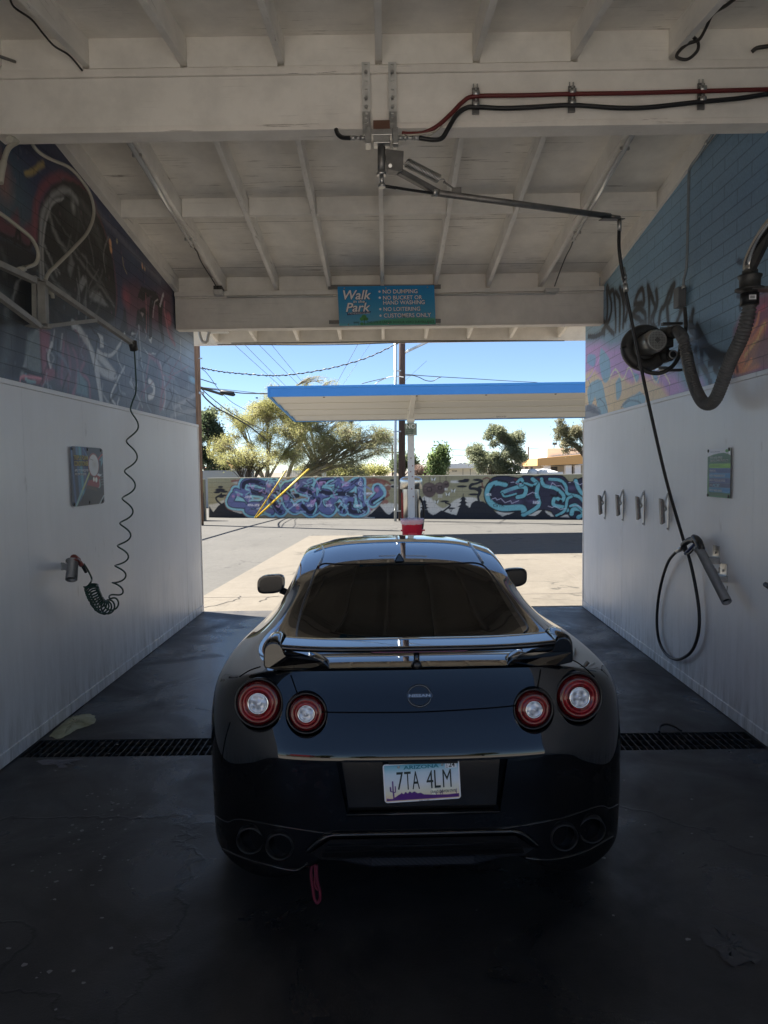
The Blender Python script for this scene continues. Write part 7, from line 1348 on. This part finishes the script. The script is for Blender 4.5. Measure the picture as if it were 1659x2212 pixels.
bvh = BVHTree.FromPolygons([v.co for v in full.vertices], [p.vertices[:] for p in full.polygons])
def back(u, z):          # rear skin at (u, z)
    h = bvh.ray_cast(Vector((u, -1, z)), Vector((0, 1, 0))); return h[0], h[1]
def hit(x, y):
    o, d = carray(x, y); h = bvh.ray_cast(o, d.normalized()); return h[0], h[1]
tmp.modifiers.clear(); tmp.data = full
# pockets: lamp wells, plate recess, exhaust cut-outs, wheel arches
cut = MB(); LAMPS = [(-.650, .893, .091), (.650, .893, .091), (-.452, .866, .073), (.452, .866, .073)]; lampv = []
for (u, z, r) in LAMPS:
    p, nn = back(u, z); lampv.append(p.y); cut.lathe((u, p.y-.3, z), (0, 1, 0), [(0, 0), (0, r+.012), (.3+.055, r+.012), (.3+.055, 0)], 48)
for s_ in (-1, 1):
    cut.lathe((s_*1.2, .90, .33), (-s_, 0, 0), [(0, 0), (0, .375), (.42, .375), (.42, 0)], 40); cut.lathe((s_*1.2, 3.72, .33), (-s_, 0, 0), [(0, 0), (0, .375), (.42, .375), (.42, 0)], 40)
pr = [(-.295, .487), (.303, .487), (.333, .70), (-.333, .70)]
cut.prism(pr, (0, -.2, 0), (1, 0, 0), (0, 0, 1), (0, .285, 0))
co_ = cut.build('cutter', gap); co_.parent = None; co_.location = (0, 0, 0)
cbm = bmesh.new(); cbm.from_mesh(co_.data); bmesh.ops.remove_doubles(cbm, verts=cbm.verts, dist=1e-5); bmesh.ops.recalc_face_normals(cbm, faces=cbm.faces); cbm.to_mesh(co_.data); cbm.free()
bo = tmp.modifiers.new('b', 'BOOLEAN'); bo.object = co_; bo.operation = 'DIFFERENCE'; bo.solver = 'EXACT'
res = evalmesh(tmp)
bpy.data.objects.remove(co_)
nmat = [m.name if m else '' for m in res.materials]
# split the skin into paint and glass parts
def part_from(me, want, name, m, sel=None):
    bm = bmesh.new(); bm.from_mesh(me); dl = [f for f in bm.faces if not want(f)]; bmesh.ops.delete(bm, geom=dl, context='FACES')
    o = bpy.data.meshes.new(name); bm.to_mesh(o); bm.free(); o.materials.clear()
    for q in (m if isinstance(m, list) else [m]): o.materials.append(q)
    if not isinstance(m, list): o.polygons.foreach_set('material_index', [0]*len(o.polygons))
    o.polygons.foreach_set('use_smooth', [True]*len(o.polygons)); ob = bpy.data.objects.new(name, o); COL.objects.link(ob); ob.parent = car; ORG[ob.name] = Vector((0, 0, 0)); return ob
gi = [1, 2, 3]
body = part_from(res, lambda f: f.material_index not in gi, 'body', [blackp, blackp, blackp, blackp, gap])
# flat shade the pocket walls: mark sharp by angle
def sharp(o, ang=40):
    bm = bmesh.new(); bm.from_mesh(o.data)
    for e in bm.edges:
        if len(e.link_faces) == 2 and e.calc_face_angle(0) > R(ang): e.smooth = False
    bm.to_mesh(o.data); bm.free()
sharp(body, 38)
part_from(res, lambda f: f.material_index == 1, 'rear_window', glassb); part_from(res, lambda f: f.material_index == 2, 'windshield', glassb)
part_from(res, lambda f: f.material_index == 3 and f.calc_center_median().x < 0, 'side_window', glassb); part_from(res, lambda f: f.material_index == 3 and f.calc_center_median().x > 0, 'side_window', glassb)
bpy.data.objects.remove(tmp)
def cb(mb, name, m, parent=None, bevel=0):
    o = mb.build(name, m, None, bevel=bevel); o.parent = parent or car; return o
def onskin(pts, off=.001, sub=8):
    out = []
    P_ = smooth_path([(x, y, 0) for x, y in pts], sub)
    for p in P_:
        h, nn = hit(p.x, p.y)
        if h is not None: out.append(h+nn*off)
    return out
# panel lines
b = MB()
for pts in ([(645, 1507), (640, 1492), (628, 1458)], [(1161, 1488), (1164, 1470), (1168, 1446)], [(694, 1538), (750, 1539), (906, 1538), (1050, 1530), (1115, 1524)], [(517, 1462), (540, 1448), (563, 1440)], [(1229, 1424), (1245, 1430), (1262, 1442), (1284, 1462)], [(497, 1560), (486, 1600), (478, 1650)]):
    q = onskin(pts, .0); 
    if len(q) > 2: cb(MB().tube(q, .0028, 6), 'panel_gap', gap, body)
for pts in ([(466, 1762), (492, 1776), (520, 1770), (608, 1785), (696, 1799)], [(1125, 1784), (1213, 1767), (1292, 1742), (1316, 1746), (1340, 1734)], [(696, 1799), (800, 1801), (918, 1799), (1030, 1795), (1125, 1784)]): cb(MB().tube(onskin(pts, .001), .0035, 6), 'gap_highlight', blackp, body)  # glossy bead added along the bumper gap to catch a highlight
b = MB()
for pts in ([(648, 1380), (640, 1372), (650, 1320), (668, 1270), (690, 1222), (740, 1219), (860, 1218), (980, 1217), (1030, 1217), (1055, 1232), (1090, 1280), (1120, 1325), (1140, 1355), (1132, 1368)],):
    q = onskin(pts, .001, 10); b.tube(q, .005, 6)
cb(b, 'window_seal', satin)
b = MB()
for pts in ([(694, 1176), (699, 1188), (696, 1205), (687, 1226)], [(1012, 1172), (1022, 1185), (1034, 1202), (1043, 1216)]):
    q = onskin(pts, .003); cb(MB().tube(q, .0075, 8), 'roof_moulding', blackp)
# shark fin aerial
h, nn = hit(862, 1207); b = MB(); prof = [(-.06, 0), (.075, 0), (.04, .022), (-.03, .05), (-.052, .045)]
vs = []
for (a_, z_) in prof: wd = .034*(1-z_/.06); vs += [(h.x-wd, h.y+a_, h.z-.008+z_), (h.x+wd, h.y+a_, h.z-.008+z_)]
b.add(vs, [(0, 2, 4, 6, 8), (9, 7, 5, 3, 1), (8, 9, 1, 0), (6, 7, 9, 8), (4, 5, 7, 6), (2, 3, 5, 4)]); cb(b, 'roof_aerial', blackp, bevel=.008)
# tail lamps
redl = mat('red_lens', (.22, .003, .008), .08, 0); redd = mat('deep_red_lens', (.06, .0015, .003), .08, 0); chrome = mat('lamp_reflector', (.75, .77, .80), .08, 1)
clear = mat('clear_lamp_glass', (.85, .88, .9), .03, .25); v = coords(clear, (1, 1, 1), 'Object'); vn = N(clear, 'ShaderNodeTexVoronoi'); vn.inputs['Scale'].default_value = 42; L(clear, v, vn.inputs['Vector']); L(clear, ramp(clear, vn.outputs['Distance'], [(0, (.16, .18, .20)), (.5, (.62, .65, .70))]), bsdf(clear).inputs['Base Color']); bump(clear, vn.outputs['Distance'], .7, .01)
nmr = noise(redl, coords(redl, (1, 1, 1), 'Object'), 55, 2); L(redl, ramp(redl, nmr, [(.35, (.10, .0015, .004)), (.65, (.22, .003, .007))]), bsdf(redl).inputs['Base Color'])
for k, ((u, z, r), v0) in enumerate(zip(LAMPS, lampv)):
    ax = Vector((u*.10, -1, .10)).normalized(); c = Vector((u, v0+.012, z))
    t_ = thing('tail_lamp', None, None, world=False); t_.parent = car; t_.empty_display_size = .05
    def lb(prof, m_, nm, n=48): o = MB().lathe(c, ax, prof, n).build(nm, m_); o.parent = t_; return o
    lb([(-.05, r+.004), (.0, r+.010), (.008, r+.008), (.008, r+.002), (-.004, r-.001), (-.05, r-.002)], satin, 'bezel')
    lb([(-.004, r-.001), (.012, r-.006), (.018, r-.014), (.017, r-.020)], redd, 'outer_lens')
    lb([(.017, r-.020), (.012, r-.022), (.014, r-.025), (.019, r-.031), (.017, r-.038), (.006, r*.48)], redl, 'red_lens')
    for rr in (r-.021, r-.034): lb([(.0175, rr-.0012), (.0205, rr), (.0175, rr+.0012)], mat('lens_ring', (.35, .01, .012), .15) if 'lens_ring' not in bpy.data.materials else bpy.data.materials['lens_ring'], 'lens_ring')
    lb([(.004, r*.47), (.016, r*.47), (.018, r*.435), (.014, r*.42)], chrome, 'chrome_ring')
    lb([(.012, r*.42), (.018, r*.34), (.014, r*.30), (.021, r*.16), (.020, r*.10), (.026, r*.07), (.027, 0)], clear, 'clear_lamp')
# number plate and its recess
rp_ = mat('recess_panel', (.010, .009, .008), .10, 0)
b = MB(); pi = [(-.288, .490), (.292, .490), (.315, .697), (-.315, .697)]; b.add([(x, .046 if z < .6 else .072, z) for x, z in pi], [(0, 1, 2, 3)]); cb(b, 'recess_panel', rp_)
b = MB(); b.tube([(-.297, .012, .489), (.305, .012, .489)], .006, 8); cb(b, 'recess_lip', blackp, body); b = MB(); b.box(-.13, .14, .02, .048, .683, .695); cb(b, 'plate_lamp', satin)
PT = [atv(827, 1651, .034), atv(990, 1640, .034), atv(995, 1726, .034), atv(833, 1736, .034)]
cP = sum(PT, Vector())/4; Xp = ((PT[1]-PT[0])+(PT[2]-PT[3])).normalized(); Zp = Vector((0, 0, 1)); Zp = (Zp-Xp*Zp.dot(Xp)).normalized(); PWd, PHt = .300, .155; Op = cP-Xp*PWd/2-Zp*PHt/2; nP = Vector((0, -1, 0))
PL = Paint(0, 300, 0, 155, 1.6, (214, 222, 226), 1.0)
for j in range(40):
    f_ = j/39; c_ = [(232, 196, 150), (226, 222, 200), (214, 222, 230), (196, 216, 228), (96, 170, 190)]; q = f_*4; i_ = min(3, int(q)); g_ = q-i_; PL.poly([(0, 155*f_-3), (300, 155*f_-3), (300, 155*f_+4), (0, 155*f_+4)], tuple(c_[i_][k]*(1-g_)+c_[i_+1][k]*g_ for k in range(3)), 1, 3)
PL.blob((196, 34), 14, (248, 244, 224), 1, .2)
PVi = (86, 40, 122)
PL.poly([(8, 8), (8, 18), (30, 16), (44, 22), (56, 30), (68, 38), (76, 33), (84, 40), (92, 35), (100, 41), (108, 36), (120, 40), (130, 33), (144, 34), (156, 26), (176, 24), (200, 22), (250, 20), (292, 22), (292, 8)], PVi, 1, 1)
PL.stroke([(37, 12), (35, 50), (35, 84)], 6, PVi, 1, .2, False); PL.stroke([(35, 42), (26, 46), (25, 62)], 4.5, PVi, 1, .2, False); PL.stroke([(35, 38), (44, 42), (45, 64)], 4.5, PVi, 1, .2, False)
for x in (204, 222, 228, 284): PL.stroke([(x, 22), (x, 40 if x != 204 else 32)], 2.2, PVi, 1, .3, False); PL.stroke([(x-4, 34), (x-4, 28), (x, 27)], 1.6, PVi, .9, .3, False)
PL.poly([(244, 126), (290, 126), (290, 152), (244, 152)], (224, 226, 228), 1)
t_ = thing('number_plate', None, None, world=False); t_.parent = car
b = MB(); rc = .012; out = []
for (cx, cz, a0) in ((PWd-rc, PHt-rc, 0), (rc, PHt-rc, 90), (rc, rc, 180), (PWd-rc, rc, 270)):
    for k in range(6): a = R(a0+k*18); out.append((cx+rc*math.cos(a), cz+rc*math.sin(a)))
b.prism(out, Op, Xp, Zp, (0, .003, 0)); b.build('plate', mat('plate_white', (.78, .78, .80), .4), t_)
o = painted_sheet('printed_face', PL, 190, 98, lambda a, b_: Op+Xp*(a/1000)+Zp*(b_/1000)+nP*.001, 'graphic', t_, lambda i, j: (5+290*i, 5+145*j))
dgr = mat('plate_dark_green', (.015, .03, .03), .5); b = MB()
for s, x0, w_, in (('7', 52, 26), ('T', 82, 26), ('A', 112, 29), ('4', 168, 27), ('L', 199, 24), ('M', 232, 34)): text(b, s, Op+Xp*(x0/1000)+Zp*.050+nP*.0015, Xp, Zp, w_/1000, .072, 0, .0, .001)
b.build('registration_number', dgr, t_)
b = MB(); text(b, 'ARIZONA', Op+Xp*.080+Zp*.131+nP*.0015, Xp, Zp, .140, .015, 0, .03, .001); b.build('state_name', mat('plate_teal', (.02, .20, .26), .5), t_)
b = MB(); text(b, 'GRAND CANYON STATE', Op+Xp*.182+Zp*.029+nP*.0015, Xp, Zp, .100, .011, 0, .005, .001); text(b, '24', Op+Xp*.258+Zp*.130+nP*.0015, Xp, Zp, .024, .018, 0, .02, .001); text(b, 'J', Op+Xp*.248+Zp*.143+nP*.0015, Xp, Zp, .004, .006, 0, 0, .001); text(b, 'A', Op+Xp*.247+Zp*.135+nP*.0015, Xp, Zp, .006, .006, 0, 0, .001); text(b, 'N', Op+Xp*.247+Zp*.127+nP*.0015, Xp, Zp, .006, .006, 0, 0, .001); text(b, '246 0165', Op+Xp*.135+Zp*.0015+nP*.0015, Xp, Zp, .04, .004, 0, 0, .001); b.build('small_print', 'dkprint', t_)
for (x, z) in ((.062, .142), (.233, .142)): MB().lathe(Op+Xp*x+Zp*z, nP, [(0, .0055), (.003, .0055), (.004, .002), (.004, 0)], 12).build('screw', 'steel', t_)
# emblem
h, nn = hit(906, 1503); e1 = Vector((1, 0, 0)); e1 = (e1-nn*e1.dot(nn)).normalized(); e2_ = nn.cross(e1); e2_ = e2_ if e2_.z > 0 else -e2_; b = MB()
ring = [h+nn*.005+(e1*math.cos(a)*.046+e2_*math.sin(a)*.041) for a in [k/48*6.2832 for k in range(49)]]; b.tube(ring, .0042, 8, False); emb = mat('dark_chrome', (.10, .11, .12), .18, .9)
t_ = thing('rear_emblem', None, None, world=False); t_.parent = car; b.build('ring', emb, t_); MB().obox(h+nn*.007, e1*.052, e2_*.0095, nn*.004).build('bar', emb, t_, bevel=.002)
b = MB(); text(b, 'NISSAN', h+nn*.0112-e1*.043-e2_*.0055, e1, e2_, .086, .011, 0, .03, .0005); b.build('lettering', mat('emblem_letters', (.32, .34, .36), .3, .6), t_)
# rear wing
def wing():
    t_ = thing('rear_wing', None, None, world=False); t_.parent = car
    wp = []; n = 40
    air = [(-.004, -.008), (-.009, .000), (-.008, .009), (-.005, .0118), (-.001, .0125), (.02, .0124), (.05, .0120), (.09, .0113), (.13, .0105), (.165, .0096), (.172, .0088), (.177, .004), (.178, -.002), (.10, -.011), (.03, -.011)]
    vs = []; fs = []; na = len(air)
    for i in range(n+1):
        u = -.572+1.144*i/n; e = abs(u)/.572; sag = -.004*e**2; v0 = .105+.045*e**3; drop = 1.112+sag+.010*e**4
        vs += [(u, v0+a_[0], drop+a_[1]) for a_ in air]
    for i in range(n):
        for k in range(na): fs.append((i*na+k, i*na+(k+1) % na, (i+1)*na+(k+1) % na, (i+1)*na+k))
    b = MB().add(vs, fs, True); b.f += [list(range(na))[::-1], [n*na+k for k in range(na)]]; b.sm += [False]*2; b.mi += [0]*2; o = b.build('plank', blackp, t_); sharp(o, 50)
    for s_ in (-1, 1):
        # outer upright running into a low pod: one profile seen from behind, given its real depth and rounded edges
        PX = [(563, 1398), (569, 1386), (580, 1381), (592, 1383), (601, 1394), (606, 1410), (618, 1417), (645, 1420), (672, 1428), (694, 1438), (706, 1449), (700, 1454), (640, 1455), (600, 1450), (572, 1445), (562, 1438)]
        uz = [atv(x, y, .14) for x, y in PX]; uz = [(abs(p.x)-.012, p.z) for p in uz]; poly = smooth_path([(a_, 0, z_) for a_, z_ in uz+[uz[0]]], 2)[:-1]; nP_ = len(poly); vs = []; fs = []
        cu = sum(p.x for p in poly)/nP_; cz = sum(p.z for p in poly)/nP_
        for (v_, k_, dz_) in ((.135, .80, -.002), (.137, .90, -.001), (.143, .965, 0), (.155, 1, 0), (.22, 1, 0), (.28, .99, -.001), (.315, .93, -.003), (.325, .85, -.004)):
            for p in poly:
                sh_ = 0 if p.x > .53 else (.53-p.x)*.45            # pod nose swept back
                vs.append((s_*(cu+(p.x-cu)*(1-(1-k_)*.35)), min(.33, v_+sh_*(1 if v_ < .2 else -.8)), cz+(p.z-cz)*k_+dz_))
        for i in range(7):
            for k in range(nP_): fs.append((i*nP_+k, i*nP_+(k+1) % nP_, (i+1)*nP_+(k+1) % nP_, (i+1)*nP_+k))
        b = MB().add(vs, fs, True); b.f += [list(range(nP_)), [7*nP_+k for k in range(nP_)]]; b.sm += [False]*2; b.mi += [0]*2; b.build('wing_stanchion', blackp, t_)
    b = MB(); b.add([(-.225, .112, 1.112), (.225, .112, 1.112), (.19, .10, 1.101), (-.19, .10, 1.101), (-.225, .20, 1.115), (.225, .20, 1.115), (.19, .19, 1.098), (-.19, .19, 1.098)], [(0, 3, 2, 1), (4, 5, 6, 7), (0, 1, 5, 4), (2, 3, 7, 6), (1, 2, 6, 5), (3, 0, 4, 7)]); o = b.build('brake_light_housing', satin, t_)
    MB().add([(-.20, .1005, 1.1095), (.20, .1005, 1.1095), (.18, .0985, 1.1035), (-.18, .0985, 1.1035)], [(0, 3, 2, 1)]).build('brake_light', mat('brake_light_red', (.12, .004, .006), .1, coat=1), o)
    h, nn = hit(900, 1440); MB().tube([(h.x, .16, 1.03), (h.x, .15, 1.06), (h.x, .15, 1.105)], 0, 14, True, [.024, .012, .012]).build('centre_strut', blackp, t_)
    MB().lathe((h.x, .12, 1.045), (0, -1, .1), [(-.03, .018), (.0, .018), (.006, .012), (.006, 0)], 16).build('rear_camera', satin, t_)
wing()
# mirrors
for s_, px in ((-1, (586, 1261)), (1, (1108, 1247))):
    c = atv(px[0], px[1], 2.72); c.x = s_*(abs(c.x)); t_ = thing('door_mirror', None, None, world=False); t_.parent = car
    bm = bmesh.new(); bmesh.ops.create_uvsphere(bm, u_segments=28, v_segments=18, radius=1)
    for v_ in bm.verts:
        x, y, z = v_.co; f_ = lambda q: math.copysign(abs(q)**.62, q); y2 = f_(y); y2 = -.35 if y2 < -.35 else y2; v_.co = (f_(x)*.105, y2*.085, f_(z)*.072+(.012*x))
    me = bpy.data.meshes.new('housing'); bm.to_mesh(me); bm.free(); me.materials.append(blackp); me.polygons.foreach_set('use_smooth', [True]*len(me.polygons)); o = bpy.data.objects.new('housing', me); COL.objects.link(o); o.parent = t_; o.location = c; sharp(o, 45)
    out = []
    for k in range(28): a = k/28*6.2832; ca, sa = math.cos(a), math.sin(a); out.append((math.copysign(abs(ca)**.62, ca)*.088, math.copysign(abs(sa)**.62, sa)*.056+.012*ca))
    MB().prism(out, c+Vector((0, -.0335, 0)), (1, 0, 0), (0, 0, 1), (0, .002, 0)).build('mirror_glass', mat('mirror_glass_'+str(s_), (.006, .006, .007), .18, 0), t_)
    MB().tube([c+Vector((-s_*.07, .01, -.05)), c+Vector((-s_*.14, .02, -.085)), c+Vector((-s_*.24, .03, -.10))], 0, 12, True, [.028, .026, .04]).build('arm', satin, t_)
# exhausts, diffuser, valance
ex = mat('sooty_exhaust_tip', (.010, .010, .011), .35, .4)
for (u, z) in ((-.688, .352), (-.564, .350), (.564, .362), (.688, .366)):
    p, nn = back(u, z); v0 = (p.y if p else .1)
    t_ = thing('exhaust_pipe', None, None, world=False); t_.parent = car; MB().lathe((u, v0+.06, z), (0, -1, 0), [(0, .056), (.075, .056), (.082, .053), (.078, .048), (.0, .046)], 32).build('tip', ex, t_); MB().lathe((u, v0+.03, z), (0, -1, 0), [(0, .047), (0, 0)], 24).build('bore', gap, t_)
t_ = thing('rear_diffuser', None, None, world=False); t_.parent = car
P_ = [(-.455, .335), (-.40, .385), (-.36, .405), (-.30, .410), (0, .414), (.30, .410), (.36, .405), (.40, .385), (.455, .335)]
sp = smooth_path([(x, back(x, z)[0].y-.006, z) for x, z in P_], 5); MB().tube(sp, .010, 8).build('rim', blackp, t_)
b = MB(); b.add([(-.44, .03, .33), (-.36, .0, .398), (.36, .0, .398), (.44, .03, .33), (.40, .03, .30), (-.40, .03, .30)], [(0, 5, 4, 3, 2, 1)]); b.build('backing', satin, t_)
for z in (.375, .352, .329): b = MB(); h_ = .36+(.398-z)*.5; b.add([(-h_, -.004, z), (h_, -.004, z), (h_, .02, z+.006), (-h_, .02, z+.006), (-h_, .0, z-.006), (h_, .0, z-.006)], [(0, 1, 2, 3), (0, 4, 5, 1)]); b.build('slot_fin', satin, t_)
cf = mat('carbon_fibre', (.01, .01, .012), .5, 0, spec=.15); wv = N(cf, 'ShaderNodeTexWave', wave_type='BANDS', bands_direction='DIAGONAL'); wv.inputs['Scale'].default_value = 30; L(cf, coords(cf, (1, 0, 1.6), 'Object'), wv.inputs['Vector']); L(cf, ramp(cf, wv.outputs[0], [(.35, (.003, .003, .004)), (.65, (.016, .017, .022))]), bsdf(cf).inputs['Base Color'])
b = MB(); prof = [(.03, .312), (.022, .306), (.012, .282), (.018, .272), (.22, .265), (.22, .29)]; vs = []; us = [-.41, -.395, -.37, -.2, 0, .2, .37, .395, .41]
for u in us: dz = -.012 if abs(u) > .39 else 0; dv = .12*(abs(u)/.41)**6; vs += [(u, v_+dv, z+dz) for v_, z in prof]
m = len(prof); b.add(vs, [(i*m+k, i*m+(k+1) % m, (i+1)*m+(k+1) % m, (i+1)*m+k) for i in range(len(us)-1) for k in range(m)]); b.f += [list(range(m)), [(len(us)-1)*m+k for k in range(m)]]; b.sm += [False]*2; b.mi += [0]*2; b.build('carbon_lip', cf, t_)
b = MB()
for pts in ([(478, 1832), (520, 1851), (578, 1868), (637, 1880), (664, 1866)], [(1134, 1853), (1190, 1857), (1257, 1842), (1325, 1806)]):
    q = onskin(pts, .0); q = q if len(q) > 3 else []
    if q: cb(MB().tube(q, .006, 6), 'valance_edge', blackp, body)
# wheels
tyre = mat('tyre_rubber', (.012, .012, .012), .75)
for (u, v0) in ((-.80, .90), (.80, .90), (-.80, 3.72), (.80, 3.72)):
    s_ = 1 if u > 0 else -1; t_ = thing('wheel', None, None, world=False); t_.parent = car
    MB().lathe((u-s_*.13, v0, .345), (s_, 0, 0), [(0, .25), (0, .325), (.02, .345), (.235, .345), (.26, .32), (.26, .25)], 40).build('tyre', tyre, t_)
    b = MB().lathe((u, v0, .345), (s_, 0, 0), [(-.1, .25), (.125, .25), (.115, .235), (.02, .22), (.02, .0)], 32)
    for k in range(7): a = k/7*6.283; b.bar((u+s_*.06, v0, .345), (u+s_*.10, v0+.235*math.cos(a), .345+.235*math.sin(a)), .035, .03, (1, 0, 0))
    b.build('rim', 'castblack', t_)
MB().box(-.70, .70, .5, 4.2, .15, .24).build('underbody', gap).parent = car
# tow strap hanging under the bumper
tr_ = mat('red_tow_strap', (.12, .010, .025), .5); t_ = thing('tow_strap', None, None, world=False); t_.parent = car; t_['label'] = 'pinkish red tow hook strap'
hp_ = lambda x, y: atv(x, y, .08)
MB().tube(smooth_path([hp_(676, 1862), hp_(672, 1885), hp_(675, 1915), hp_(679, 1940), hp_(685, 1950), hp_(691, 1943), hp_(691, 1925), hp_(686, 1905), hp_(684, 1885), hp_(684, 1868)], 6), .0065, 8).build('loop', tr_, t_); MB().bar(hp_(680, 1866), hp_(681, 1895), .016, .006, (1, 0, 0)).tube(smooth_path([hp_(681, 1893), hp_(680, 1912), hp_(687, 1922), hp_(690, 1918)], 4), .005, 6).build('strap', tr_, t_)
# reflected warm stuff inside: dark cabin
